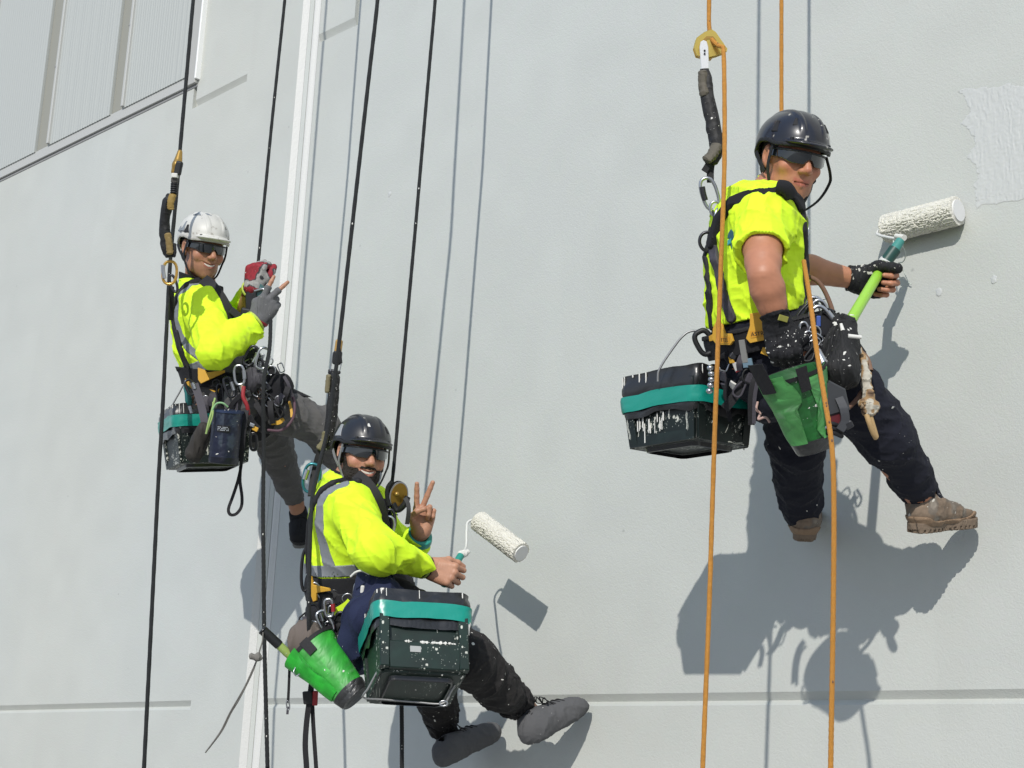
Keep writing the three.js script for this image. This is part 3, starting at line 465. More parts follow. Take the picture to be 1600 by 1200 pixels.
// a boot or shoe: heel point on the sole, u to the toe, n up out of the shoe, ankle where the shaft ends
function boot(person, name, heel, toe, nUp, ankle, o) {
  const u = toe.clone().sub(heel), Lg = u.length(); u.normalize(); const n = nUp.clone().addScaledVector(u, -nUp.dot(u)).normalize(), s = u.clone().cross(n), k = Lg / 0.29;
  const P = (a, b, c) => heel.clone().addScaledVector(u, a * k).addScaledVector(n, b * k).addScaledVector(s, c * k), Q = (x, y, z) => { const d = [x - heel.x, y - heel.y, z - heel.z]; return [u, n, s].map((w) => (d[0] * w.x + d[1] * w.y + d[2] * w.z) / k); };
  const w = o.wide ?? 1;
  const E = (a, b, c, ra, rb, rc) => ell(P(a, b, c), ra * k, rb * k, rc * w * k, u, n, s);
  let f = blend(0.04, E(0.045, 0.045, 0, 0.045, 0.045, 0.037), E(0.13, 0.047, 0.002, 0.085, 0.042, 0.039), E(0.212, 0.040, 0.003, 0.070, 0.036 * (o.toe ?? 1), 0.046), cone(P(0.075, 0.06, 0), P(0.15, 0.055, 0), 0.038 * k, 0.034 * k));
  const shaft = cone(P(0.062, 0.05, 0), ankle, 0.046 * k, o.shaft ?? 0.05);
  f = blend(0.03, f, shaft); f = both(f, plane(P(0, 0.010, 0), n.clone().negate()));
  const axis = ankle.clone().sub(P(0.062, 0.05, 0)).normalize();
  f = both(f, plane(ankle, axis)); f = cut(f, cone(P(0.062, 0.075, 0), ankle.clone().addScaledVector(axis, 0.03), 0.032 * k, (o.shaft ?? 0.05) - 0.008), 0.003);
  if (o.creases) f = folds(f, o.creases, 26, s, 3);
  const box = boxOf([heel, toe, ankle, P(0.1, 0, 0.06), P(0.1, 0, -0.06)], 0.08);
  const b = put(person, name, net(f, ...box, 0.005, o.tint), o.mat, o.label);
  const foot = (grow0) => (x, y, z) => { const [a, bb, c] = Q(x, y, z), t = clamp((a - 0.042) / 0.19, 0, 1), d2 = len(a - (0.042 + 0.19 * t), c - 0.003 * t) - (lerp(0.038, 0.049, smooth(0, 1, t)) - 0.010 * smooth(0.2, 0.45, t) * smooth(0.75, 0.5, t) + grow0) * w; return [d2, bb]; };
  if (o.sole) {
    const th = o.sole; put(b, 'sole', net((x, y, z) => { const [d, bb] = foot(0.004)(x, y, z), [a] = Q(x, y, z), tread = bb < -0.004 && Math.sin(a * 330) > 0.5 ? 0.006 : 0; return (Math.max(d + tread, Math.abs(bb - 0.002) - th)) * k; }, ...box, 0.0045), o.soleMat);
    if (o.rand) put(b, 'toe_rand', net(both((x, y, z) => f(x, y, z) - 0.004, (x, y, z) => { const [a, bb] = Q(x, y, z); return Math.max(bb - (0.024 + 0.022 * smooth(0.2, 0.26, a) + 0.016 * smooth(0.06, 0.02, a)), 0.004 - bb); }), ...box, 0.0045), o.rand);
  }
  if (o.laces) {
    const top = (a) => { let q = P(a, 0.2, 0); for (let i = 0; i < 14; i++) q.addScaledVector(n, -0.9 * f(q.x, q.y, q.z)); return q; };
    for (let i = 0; i < 4; i++) { const a = 0.125 + i * 0.018, c = top(a); put(b, 'lace', tube([c.clone().addScaledVector(s, -0.024 * k).addScaledVector(n, -0.008), c.clone().addScaledVector(n, 0.003), c.clone().addScaledVector(s, 0.024 * k).addScaledVector(u, 0.01).addScaledVector(n, -0.008)], 0.0024, 8, 6), o.laces); }
    if (o.bow) { const c = top(0.12).addScaledVector(n, 0.006); for (const q of [-1, 1]) { put(b, 'lace', tube([c, c.clone().addScaledVector(s, q * 0.02).addScaledVector(n, 0.022), c.clone().addScaledVector(s, q * 0.035).addScaledVector(n, 0.002), c], 0.0022, 14, 6), o.laces); put(b, 'lace', tube([c, c.clone().addScaledVector(s, q * 0.015).addScaledVector(u, -0.01).addScaledVector(n, 0.03), c.clone().addScaledVector(s, q * 0.025).addScaledVector(u, 0.03 * q).addScaledVector(n, -0.02)], 0.002, 12, 6), o.laces); } }
  }
  return b;
}
// spots of dried paint lying on a surface
function splatter(parent, mesh, count, seed, rMin, rMax, keep, material = M.white) {
  const r = rngOf(seed), p = mesh.geometry.attributes.position, n = mesh.geometry.attributes.normal, list = [], o = mesh.parent === scene ? v3(0, 0, 0) : rootOf(mesh).position;
  const proto = new THREE.IcosahedronGeometry(1, 1);
  for (let tries = 0; list.length < count && tries < count * 40; tries++) {
    const i = Math.floor(r() * p.count), c = v3(p.getX(i), p.getY(i), p.getZ(i)).add(o), nn = v3(n.getX(i), n.getY(i), n.getZ(i)), w = r(), sz = rMin * 0.7 + (rMax - rMin) * w ** 5, st = 0.6 + 2.2 * r() ** 3, roll = r() * 6.28;
    if (keep && !keep(c, nn)) continue;
    const t = v3(0, 1, 0).addScaledVector(nn, -nn.y).normalize(), s = t.clone().cross(nn); if (!(s.lengthSq() > 0.5)) continue;
    const a = t.clone().multiplyScalar(Math.cos(roll)).addScaledVector(s, Math.sin(roll)), b = nn.clone().cross(a);
    const g = proto.clone(), q = g.attributes.position; for (let k = 0; k < q.count; k++) { const d = 0.45 + 1.1 * vn(q.getX(k) * 2.4 + i, q.getY(k) * 2, q.getZ(k) * 2); q.setXYZ(k, q.getX(k) * sz * st * d, q.getY(k) * sz * d, q.getZ(k) * Math.min(0.0006, sz * 0.3)); }
    list.push(g.applyMatrix4(new THREE.Matrix4().makeBasis(a, b, nn).setPosition(c)));
  }
  if (!list.length) return;
  const g = mergeAll(list); g.computeVertexNormals(); const s = put(parent, 'paint_splatter', g, material); s.userData.kind = 'stuff'; return s;
}
const rootOf = (o) => { while (o.parent && o.parent !== scene) o = o.parent; return o; };
// a strap that lies on a garment: the skin of field f, r thick, within w of a path
function strapOn(f, path, w, r = 0.006) {
  const s = []; for (let i = 1; i < path.length; i++) s.push(cone(path[i - 1], path[i], w, w)); const band = (x, y, z) => { let d = 9; for (const c of s) d = Math.min(d, c(x, y, z)); return d; };
  return (x, y, z) => Math.max(f(x, y, z) - r, -f(x, y, z) - 0.012, band(x, y, z));
}
const bandOn = (f, c, n, w, r = 0.006) => (x, y, z) => Math.max(f(x, y, z) - r, -f(x, y, z) - 0.012, slab0(c, n, w)(x, y, z));
function slab0(c, n, w) { const k = c.dot(n); return (x, y, z) => Math.abs(x * n.x + y * n.y + z * n.z - k) - w; }
function onto(f, p, dir) { const q = p.clone(); for (let i = 0; i < 40; i++) { const d = f(q.x, q.y, q.z); if (Math.abs(d) < 0.0005) break; q.addScaledVector(dir, d * 0.8); } return q; }   // march a point along dir to the surface of f
// small gear hung all over a harness: straps, buckles, rings, cord loops
function clutter(H, f, T, cx, cy, rx, ry, n, seed, lift = 0.012) {
  const r = rngOf(seed), pick = (a) => a[Math.floor(r() * a.length)];
  for (let i = 0; i < n; i++) {
    const a0 = r() * 6.28, q = Math.sqrt(r()), x = cx + rx * q * Math.cos(a0), y = cy + ry * q * Math.sin(a0), p = shown(f, x, y, T), nn = normalOf(f, p, 0.012); if (nn.dot(F) > 0) nn.negate();
    p.addScaledVector(nn, lift * (0.3 + r())).addScaledVector(F, -0.012 * r()); const ang = (r() - 0.5) * 1.5, [A, B] = turned(ang), k = r();
    const dn = B.clone().multiplyScalar(-1), sag = nn.clone().multiplyScalar(0.012);
    if (k < 0.34) { const l = 0.035 + 0.075 * r(), w = pick([0.012, 0.016, 0.022, 0.026]); put(H, 'gear_strap', ribbon([p, p.clone().addScaledVector(dn, l * 0.5).add(sag).addScaledVector(A, 0.012 * (r() - 0.5)), p.clone().addScaledVector(dn, l)], w, 0.0035, A, 8), pick([M.webbing, M.webbing, M.greyWeb, M.blackCloth])); }
    else if (k < 0.52) { put(H, 'buckle', oval(p, A, B, 0.010 + 0.008 * r(), 0.012 + 0.010 * r(), 0.0028, pick([2.2, 5])), pick([M.darkSteel, M.steel, M.rubber])); }
    else if (k < 0.72) { const w = 0.012 + 0.016 * r(); put(H, 'gear_block', block(p, A, B, w, w * (0.8 + 0.9 * r()), 0.014, 0.004), pick([M.rubber, M.plasticBlack, M.blackCloth, M.greyWeb, M.darkSteel])); }
    else if (k < 0.9) { const l = 0.03 + 0.05 * r(); put(H, 'cord_loop', tube([p, p.clone().addScaledVector(dn, l).addScaledVector(A, 0.018 * r()).add(sag), p.clone().addScaledVector(dn, l * 1.15).addScaledVector(A, -0.010), p.clone().addScaledVector(A, -0.014 * r())], 0.0028 + 0.002 * r(), 16, 6), pick([M.rubber, M.brown, M.black, M.greyWeb])); }
    else put(H, 'snap_link', oval(p, B, A, 0.026 + 0.012 * r(), 0.012, 0.004, 2.6), pick([M.steel, M.darkSteel]));
  }
}
// snap link: bent bar, gate sleeve
function snapLink(parent, name, c, ang, ln, wd, r, bar, sleeve, tilt = 0) {
  const [A, B] = turned(ang), A2 = A.clone().multiplyScalar(Math.cos(tilt)).addScaledVector(F, Math.sin(tilt));
  const g = put(parent, name, oval(c, B, A2, ln / 2, wd / 2, r, 3.0), bar);
  put(g, 'gate', tube([c.clone().addScaledVector(A2, wd / 2).addScaledVector(B, -ln * 0.22), c.clone().addScaledVector(A2, wd / 2 * 1.03), c.clone().addScaledVector(A2, wd / 2).addScaledVector(B, ln * 0.22)], r * 1.5, 8, 8), sleeve);
  return g;
}

const normalOf = (f, p, e = 0.004) => v3(f(p.x + e, p.y, p.z) - f(p.x - e, p.y, p.z), f(p.x, p.y + e, p.z) - f(p.x, p.y - e, p.z), f(p.x, p.y, p.z + e) - f(p.x, p.y, p.z - e)).normalize();
// the point of garment f that shows at photo pixel (px, py)
function shown(f, px, py, t0) { const d = at(px, py, 1).sub(CAM), k = d.length(); let t = t0 - 0.55; for (let i = 0; i < 80; i++) { const p = at(px, py, t), e = f(p.x, p.y, p.z); if (e < 0.001) return p; t += Math.max(0.001, e * 0.8 / k); if (t > t0 + 0.6) break; } return at(px, py, t0); }
function badge(f, px, py, t0, outlinePx, th, lift = 0.001, turn = 0) {
  const c = shown(f, px, py, t0), n = normalOf(f, c, 0.02); if (n.dot(F) > 0) n.negate(); const [A, B] = turned(turn), Y = B.clone().addScaledVector(n, -B.dot(n)).normalize(), X = Y.clone().cross(n);
  c.addScaledVector(n, lift + th / 2); const k = t0 / FPX;
  return { g: plate(c, X, Y, outlinePx.map(([a, b]) => [a * k, b * k]), th), c: c.clone().addScaledVector(n, th / 2 + 0.0022), X, Y, n, k };
}
function lettering(parent, b, text, wpx, hpx, ink, bg) {
  const cv = document.createElement('canvas'); cv.width = 256; cv.height = Math.round(256 * hpx / wpx); const x = cv.getContext('2d');
  x.fillStyle = bg; x.fillRect(0, 0, cv.width, cv.height); x.fillStyle = ink; const lines = text.split('\n'); x.textAlign = 'center'; x.textBaseline = 'middle';
  const fs = Math.min(cv.height / lines.length * 0.92, 256 / Math.max(...lines.map((l) => l.length)) * 1.5); x.font = 'bold ' + fs + 'px sans-serif';
  lines.forEach((l, i) => x.fillText(l, 128, cv.height * (i + 0.5) / lines.length));
  const t = new THREE.CanvasTexture(cv); t.colorSpace = THREE.SRGBColorSpace;
  const g = new THREE.PlaneGeometry(wpx * b.k, hpx * b.k).applyMatrix4(new THREE.Matrix4().makeBasis(b.X, b.Y, b.n).setPosition(b.c));
  put(parent, 'lettering', g, mat([1, 1, 1], 0.6, { map: t }));
}
const path = (f, t0, pts) => pts.map(([x, y]) => shown(f, x, y, t0));
const fieldBox = (pts, r) => boxOf(pts, r);
const plasticHelmet = (seed) => (x, y, z) => { const n = vn(x * 40 + seed, y * 40, z * 40); return n > 0.0 ? [1, 1, 1] : [1, 1, 1]; };
const chipped = (base, paint, seed, where) => (x, y, z) => { const n = 0.6 * vn(x * 70 + seed, y * 70, z * 70) + 0.4 * vn(x * 190, y * 190 + seed, z * 190), k = where ? where(x, y, z) : 0; const c = n + k > 0.80 ? paint : base, v = 0.85 + 0.3 * vn(x * 25, y * 25, z * 25); return [c[0] * v, c[1] * v, c[2] * v]; };

// ================================================================== the worker on the right
const right = {};
{
  const P = thing('person', 'worker in short-sleeved yellow shirt and glossy black helmet, rolling paint on the wall', 'person', at(1225, 560, 4.6));
  const T = 4.62, S = (x, y, hw, b, t = T) => ({ c: at(x, y, t), a: m(hw, t), b });
  const torso = sweep([S(1214, 290, 30, 0.09), S(1208, 306, 46, 0.155), S(1196, 328, 63, 0.20), S(1184, 362, 74, 0.205), S(1180, 410, 77, 0.195), S(1182, 460, 79, 0.185), S(1186, 505, 78, 0.18), S(1196, 545, 78, 0.18)], R, F);
  // --- limbs
  const shR = at(1190, 340, 4.46), elR = at(1193, 430, 4.30), wrR = at(1215, 506, 4.33);
  const shL = at(1192, 335, 4.80), elL = at(1236, 415, 4.86), wrL = at(1338, 437, 4.925);
  const armR = [[shR, 0.062], [shR.clone().lerp(elR, 0.45), 0.057], [shR.clone().lerp(elR, 0.8), 0.047], [elR, 0.0405], [elR.clone().lerp(wrR, 0.28), 0.0455], [elR.clone().lerp(wrR, 0.6), 0.038], [wrR, 0.0275]], armL = [[shL, 0.058], [elL, 0.044], [elL.clone().lerp(wrL, 0.3), 0.044], [wrL, 0.029]];
  const hipR = at(1268, 548, 4.47), knR = at(1386, 684, 4.51), anR = at(1446, 786, 4.67);
  const hipL = at(1238, 588, 4.72), knL = at(1243, 692, 4.86), anL = at(1253, 800, 5.06);
  const pelvis = sweep([S(1188, 505, 76, 0.175), S(1205, 548, 76, 0.18), S(1232, 585, 62, 0.18)], R, F);
  const legR = [[hipR, 0.095], [hipR.clone().lerp(knR, 0.5), 0.085], [knR, 0.062], [knR.clone().lerp(anR, 0.35), 0.058], [anR, 0.042]], legL = [[hipL, 0.095], [knL, 0.066], [knL.clone().lerp(anL, 0.4), 0.060], [anL, 0.042]];
  // --- head
  const hc = at(1237, 252, 4.585), h = headFrame(hc, 27, -6, 14, 0.99), head = headField(h, { smile: 0 });
  const neck = cone(h.P(0, -0.055, -0.025), at(1206, 312, T), 0.058, 0.075);
  const hR = hand(wrR, at(1229, 556, 4.31).sub(wrR), F.clone().negate().addScaledVector(R, -0.25), true, { curl: [[0.9, 1.5, 0.9], [1.0, 1.5, 0.9], [1.05, 1.5, 0.9], [1.1, 1.5, 0.9]], thumb: [[0.7, 0.55, -0.35], [0.85, -0.1, -0.5], [0.8, -0.4, -0.5]], size: 0.96 });
  const hL = hand(wrL, at(1380, 441, 4.93).sub(wrL), F.clone().addScaledVector(V, 0.25), false, { curl: [[1.15, 1.2, 0.8], [1.2, 1.25, 0.8], [1.25, 1.25, 0.8], [1.3, 1.3, 0.9]], thumb: [[0.75, 0.55, -0.35], [0.8, 0.1, -0.6], [0.6, 0.05, -0.8]] });
  const bodyF = blend(0.03, grow(torso, -0.016), chain(armR), chain(armL), neck, grow(pelvis, -0.02), chain(legR), chain(legL));
  const tone = skinTone(SKIN.right);
  const bodyAll = [...armR, ...armL, ...legR, ...legL].map((q) => q[0]).concat([at(1110, 420, T), at(1270, 420, T), hc]);
  const noHead = cut(bodyF, ell(h.P(0, 0.02, 0), 0.085, 0.09, 0.095, h.X, h.Y, h.Z), 0.004);
  put(P, 'body', mergeAll([net(noHead, ...boxOf(bodyAll, 0.14), 0.011, tone), net(blend(0.02, head, neck), ...lipBox(h, 0.145), 0.003, skinTone(SKIN.right, h)), net(blend(0.012, hR.f, chain(armR)), ...hR.box, 0.0032, tone), net(blend(0.012, hL.f, chain(armL)), ...hL.box, 0.0032, tone)]), M.skinA);
  put(P, 'hair', net(both(blend(0.01, h.E(0, 0.035, -0.018, 0.079, 0.090, 0.098), h.E(0, -0.02, -0.05, 0.068, 0.055, 0.055)), h.inLocal((x, y, z) => Math.max(z - 0.035 + 0.5 * Math.max(0, 0.03 - y), -0.06 - y, Math.abs(x) > 0.06 && z > -0.03 ? 0.0 - y : -1))), ...lipBox(h, 0.14), 0.0045), mat([0.02, 0.014, 0.01], 0.8));
  sunglasses(P, h, { dy: 0.004 });
  const hw = (x, y, z) => { const [a, b, e] = h.loc(x, y, z); return 0.42 * smooth(0.055, 0.012, len(a - 0.075, b - 0.068, e - 0.068)); };
  helmet(P, h, { mat: phys([1, 1, 1], 0.34, { vertexColors: true, clearcoat: 0.45, clearcoatRoughness: 0.14 }), tint: chipped([0.008, 0.008, 0.014], [0.45, 0.43, 0.38], 3, hw), hang: 0.03, loose: 0.035, lift: 0.003, label: 'glossy black helmet chipped and smeared with dried paint at the front' });
  // --- shirt
  const slR = chain([[at(1190, 345, 4.47), 0.083], [at(1191, 372, 4.41), 0.078], [at(1192, 420, 4.31), 0.074]]), slL = cone(shL, at(1226, 398, 4.87), 0.085, 0.07);
  const hemN = R.clone().multiplyScalar(0.22).addScaledVector(V, -1).normalize(), sleeveAxis = elR.clone().sub(shR).normalize();
  const hemP = plane(at(1190, 391, 4.36), sleeveAxis.clone().addScaledVector(R, -0.10).normalize());
  let shirt = blend(0.035, torso, both(drape(slR, 0.007, 16, sleeveAxis, 3), hemP), slL);
  shirt = drape(shirt, 0.016, 13, R.clone().addScaledVector(V, -0.55).addScaledVector(F, 0.2).normalize(), 2.3, (x, y, z) => 0.25 + 0.75 * smooth(3.42, 3.22, y)); shirt = drape(shirt, 0.007, 20, R.clone().multiplyScalar(0.35).addScaledVector(V, 1).normalize(), 7.3, (x, y, z) => smooth(3.1, 3.3, y));
  shirt = both(shirt, plane(at(1180, 498, T), hemN)); 
  shirt = cut(shirt, cone(at(1206, 312, T), h.P(0, -0.03, -0.02), 0.075, 0.085), 0.006); shirt = cut(shirt, cone(elR, at(1192, 384, 4.375), 0.058, 0.057), 0.003);
  const tBox = boxOf([at(1096, 280, T - 0.25), at(1096, 560, T + 0.3), at(1290, 290, T + 0.35), at(1290, 560, T - 0.35), elR, elL], 0.06);
  const shirtMesh = put(P, 'shirt', net(shirt, ...tBox, 0.0062, hivisTone(3, [[at(1215, 330, 4.45), 0.16], [at(1250, 470, 4.5), 0.12]])), M.hivis, 'bright yellow short-sleeved work shirt with dark smudges on the shoulder');
  splatter(shirtMesh, shirtMesh, 26, 21, 0.0012, 0.004, (c) => { const d = c.clone().sub(at(1215, 335, 4.45)); return d.length() < 0.14; }, mat([0.42, 0.55, 0.03], 0.9));
  { const b = badge(shirt, 1143, 372, T, [[-9, 8], [-2, 13], [9, 6], [7, -3], [1, -4], [4, -16], [-6, -3], [-3, 0], [-10, 1]], 0.0012, 0.0006, 0.1); put(shirtMesh, 'printed_emblem', b.g, mat([0.02, 0.10, 0.13], 0.6)); const b2 = badge(shirt, 1141, 379, T, [[-5, 4], [4, 5], [3, -2], [-4, -4]], 0.001, 0.0022, 0.1); put(shirtMesh, 'printed_emblem', b2.g, mat([0.05, 0.32, 0.36], 0.6)); }
  // --- trousers
  const trR = [[hipR, 0.102], [at(1330, 616, 4.47), 0.084], [knR, 0.077], [at(1420, 738, 4.60), 0.063], [at(1450, 792, 4.69), 0.054]], trL = [[hipL, 0.105], [knL, 0.083], [at(1246, 752, 4.97), 0.076], [at(1254, 806, 5.07), 0.060]];
  const legFold = (f, ax, s) => drape(f, 0.013, 10, ax, s);
  const dirR = knR.clone().sub(hipR).normalize(), crR = dirR.clone().cross(F).normalize();
  let trousers = blend(0.04, pelvis, legFold(chain(trR), crR, 4), legFold(chain(trL), R, 9));
  trousers = folds(trousers, 0.004, 30, R, 5, 0.3);
  const shinR = anR.clone().sub(knR).normalize(), shinL = anL.clone().sub(knL).normalize();
  const keepR = plane(at(1447, 787, 4.67), shinR), keepL = plane(at(1254, 806, 5.07), shinL);
  trousers = both(trousers, (x, y, z) => { const d1 = keepR(x, y, z), d2 = keepL(x, y, z); return Math.max(d1 > 0 && y < 2.9 && x > -2.62 ? d1 : -1, d2 > 0 && x <= -2.62 ? d2 : -1); });
  trousers = cut(trousers, cone(anR.clone().addScaledVector(shinR, -0.05), anR.clone().addScaledVector(shinR, 0.1), 0.046, 0.046), 0.002);
  const trMesh = put(P, 'trousers', net(trousers, ...boxOf([...trR, ...trL].map((q) => q[0]).concat([at(1100, 500, T - 0.1), at(1290, 500, T + 0.2)]), 0.14), 0.0072), mat([0.0050, 0.0060, 0.0145], 0.94, { bumpMap: weaveTex, bumpScale: 0.0008 }), 'loose near-black work trousers speckled with paint');
  splatter(trMesh, trMesh, 170, 5, 0.0009, 0.006);
  // --- boots
  const bo = { mat: mat([1, 1, 1], 0.8, { vertexColors: true }), tint: (x, y, z) => { const n = vn(x * 45, y * 45, z * 45), k = 0.8 + 0.4 * vn(x * 160, y * 160, z * 160); const c = n > 0.70 ? [0.22, 0.19, 0.155] : n > 0.48 ? [0.15, 0.125, 0.10] : [0.185, 0.135, 0.095]; return c.map((q) => q * k); }, sole: 0.017, soleMat: mat([0.175, 0.128, 0.09], 0.8, { bumpMap: crumpleTex, bumpScale: 0.003 }), rand: mat([0.24, 0.16, 0.10], 0.75, { bumpMap: crumpleTex, bumpScale: 0.002 }), laces: mat([0.35, 0.33, 0.30], 0.8), shaft: 0.052, creases: 0.003 };
  const b1 = boot(P, 'boot', at(1424, 826, 4.62), at(1519, 814, 4.765), V.clone().addScaledVector(R, -0.1).addScaledVector(F, -0.12), anR.clone().addScaledVector(shinR, -0.01), { ...bo, label: 'paint-smeared tan hiking boot braced against the wall' });
  const b2 = boot(P, 'boot', at(1256, 842, 5.0), at(1262, 800, 5.235), V.clone().addScaledVector(F, -0.1), anL, { ...bo, label: 'paint-smeared tan hiking boot seen from behind' });
  splatter(b1, b1, 60, 8, 0.0015, 0.006, null, mat([0.55, 0.52, 0.46], 0.7)); splatter(b2, b2, 30, 9, 0.0015, 0.006, null, mat([0.55, 0.52, 0.46], 0.7));
  // --- gloves
  const gm = mat([0.0065, 0.0065, 0.009], 0.8, { bumpMap: crumpleTex, bumpScale: 0.002 });
  const wristR = (q) => plane(wrR.clone().addScaledVector(hR.u, q), hR.u.clone().negate()), wristL = (q) => plane(wrL.clone().addScaledVector(hL.u, q), hL.u.clone().negate());
  const gR = cut(folds(both(grow(blend(0.014, hR.f, chain(armR)), 0.0045), wristR(-0.022)), 0.003, 40, hR.s, 1), (x, y, z) => Math.min(...[0, 1, 2, 3, 4].map((i) => len(x - hR.tips[i].x, y - hR.tips[i].y, z - hR.tips[i].z) - (i === 4 ? 0.034 : 0.014))), 0.002);
  const g1 = put(P, 'glove', net(gR, ...hR.box, 0.0034), gm, 'black glove dotted with white paint'); splatter(g1, g1, 150, 31, 0.0008, 0.0038, (c) => hR.u.dot(c.clone().sub(wrR)) > 0.03, M.white);
  put(g1, 'wrist_strap', net(both(grow(blend(0.014, hR.f, chain(armR)), 0.0065), slab0(wrR.clone().addScaledVector(hR.u, -0.004), hR.u, 0.010)), ...hR.box, 0.0034), M.webbing);
  { const b = badge(gR, 1222, 497, 4.33, [[-8, 4], [8, 4], [8, -4], [-8, -4]], 0.002, 0.005, -0.25); put(g1, 'glove_tab', b.g, mat([0.30, 0.29, 0.06], 0.6)); }
  for (let i = 0; i < 4; i++) { const B = [[0.092, 0.030], [0.097, 0.009], [0.092, -0.012], [0.083, -0.031]][i]; const g = new THREE.SphereGeometry(0.0115, 12, 8); g.scale(1.1, 0.72, 0.8); put(g1, 'knuckle_pad', g.applyMatrix4(new THREE.Matrix4().makeBasis(hR.u, hR.s, hR.n.clone()).setPosition(hR.P(B[0] + 0.002, B[1] * 0.98, 0.0135))), gm); }
  const gL = folds(both(grow(blend(0.014, hL.palm, chain(armL)), 0.0055), wristL(-0.028)), 0.003, 40, hL.s, 1);
  const g2 = put(P, 'glove', net(gL, ...hL.box, 0.0034), gm, 'black fingerless glove caked with white paint'); splatter(g2, g2, 130, 32, 0.0012, 0.007, (c, n) => n.dot(V) > -0.2, mat([0.5, 0.48, 0.45], 0.7));
  // --- harness
  const hips = blend(0.03, torso, pelvis, cone(hipR, knR, 0.112, 0.08), cone(hipL, knL, 0.105, 0.083));
  const beltC = at(1186, 530, T), belt = bandOn(hips, beltC, hemN, m(17, T), 0.013);
  const hb = boxOf([at(1085, 470, T - 0.3), at(1330, 660, T - 0.3), at(1085, 470, T + 0.3), at(1330, 660, T + 0.3)], 0.05);
  const H = put(P, 'harness', net(belt, ...hb, 0.006), M.blackCloth, 'black and yellow rope-access harness');
  put(H, 'belt_edge', net(bandOn(hips, at(1183, 511, T), hemN, m(3.5, T), 0.017), ...hb, 0.006), M.webbing);
  for (const [a, b] of [[hipR, knR], [hipL, knL]]) put(H, 'leg_loop', net(both(bandOn(hips, a.clone().lerp(b, 0.22), b.clone().sub(a).normalize(), 0.03, 0.010), cone(a, b, 0.14, 0.14)), ...hb, 0.007), M.blackCloth);
  const yoke = put(H, 'shoulder_pad', net(strapOn(torso, path(shirt, T, [[1250, 322], [1240, 304], [1210, 300], [1175, 303], [1145, 317], [1124, 345], [1114, 380]]), m(11, T), 0.020), ...tBox, 0.006), M.blackCloth);
  put(H, 'back_strap', net(strapOn(shirt, path(shirt, T, [[1112, 378], [1118, 410], [1130, 455], [1143, 495], [1150, 520]]), m(9, T), 0.011), ...tBox, 0.006), M.greyWeb);
  put(H, 'back_strap', net(strapOn(shirt, path(shirt, T, [[1106, 360], [1103, 410], [1108, 460], [1112, 510]]), m(7, T), 0.009), ...tBox, 0.006), M.webbing);
  put(H, 'chest_strap', net(strapOn(shirt, [...path(torso, T, [[1250, 325], [1254, 360], [1257, 400], [1258, 450], [1256, 500]])], m(8, T), 0.011), ...tBox, 0.006), M.webbing);
  put(H, 'collar', net(both(grow(cone(at(1206, 312, T), h.P(0, -0.06, -0.02), 0.090, 0.082), 0), (x, y, z) => Math.max(plane(at(1222, 288, 4.6), V.clone().addScaledVector(R, -0.12).normalize())(x, y, z), -grow(neck, 0.004)(x, y, z))), ...boxOf([hc, at(1206, 312, T)], 0.14), 0.005), M.blackCloth);
  put(H, 'd_ring', oval(at(1258, 352, 4.52), R.clone().multiplyScalar(0.5).addScaledVector(F, 0.8).normalize(), V, 0.026, 0.030, 0.005, 2), M.steel);
  put(H, 'd_ring', oval(shown(torso, 1112, 378, T).addScaledVector(R, -0.01), turned(0.3)[0], turned(0.3)[1], 0.024, 0.028, 0.005, 2), M.darkSteel);
  put(H, 'd_ring', oval(at(1275, 482, 4.42), turned(0.4)[0], turned(0.4)[1], 0.024, 0.032, 0.0055, 2), M.steel); put(H, 'd_ring', oval(at(1280, 486, 4.40), turned(0.1)[0], turned(0.1)[1], 0.022, 0.030, 0.0048, 2), M.steel);
  put(H, 'shoulder_roll', tube([at(1216, 292, 4.42), at(1228, 294, 4.41), at(1236, 306, 4.42)], 0.021, 12, 10), M.blackCloth);
  const pads = [[1138, 523, [[-20, 10], [-12, 22], [-2, 16], [4, 2], [16, 2], [20, -8], [14, -14], [-14, -14], [-22, -6]], 'PETZL', 24, 10, -0.06], [1185, 514, [[-8, 24], [9, 24], [12, 9], [19, 3], [20, -10], [9, -17], [-13, -19], [-18, -12], [-10, 6]], 'ASTRO', 27, 10, 0.12]];
  for (const [x, y, o, txt, w, hh, a] of pads) { const b = badge(hips, x, y, T, o, 0.006, 0.016, a); const pd = put(H, 'yellow_pad', b.g, M.yellowPad); const s = b.X.clone(); b.c.addScaledVector(b.Y, -m(7, T)).addScaledVector(s, m(2, T)); lettering(pd, b, txt, w, hh, '#241a08', '#c98f22'); }
  for (const [x, y, w, hh, a] of [[1147, 561, 12, 9, 0.1], [1198, 549, 11, 9, -0.4], [1119, 528, 12, 7, 0.2]]) { const b = badge(hips, x, y, T, [[-w / 2, hh / 2], [w / 2, hh / 2 + 2], [w / 2, -hh / 2], [-w / 2, -hh / 2]], 0.004, 0.012, a); put(H, 'yellow_tab', b.g, M.yellowPad); }
  for (const [x, y, w, hh, a, mm] of [[1165, 548, 9, 34, 0.12, mat([0.22, 0.22, 0.21], 0.7)], [1171, 566, 15, 12, 0.15, mat([0.16, 0.25, 0.32], 0.7)], [1155, 571, 9, 12, 0.4, mat([0.6, 0.58, 0.55], 0.7)], [1157, 577, 7, 4, 0.4, M.red], [1135, 586, 16, 14, -0.35, M.greyWeb], [1140, 601, 20, 9, -0.3, M.greyWeb], [1148, 598, 9, 13, -0.6, M.white]]) { const b = badge(hips, x, y, T, [[-w / 2, hh / 2], [w / 2, hh / 2], [w / 2, -hh / 2], [-w / 2, -hh / 2]], 0.004, 0.010, a); put(H, 'harness_label', b.g, mm); }
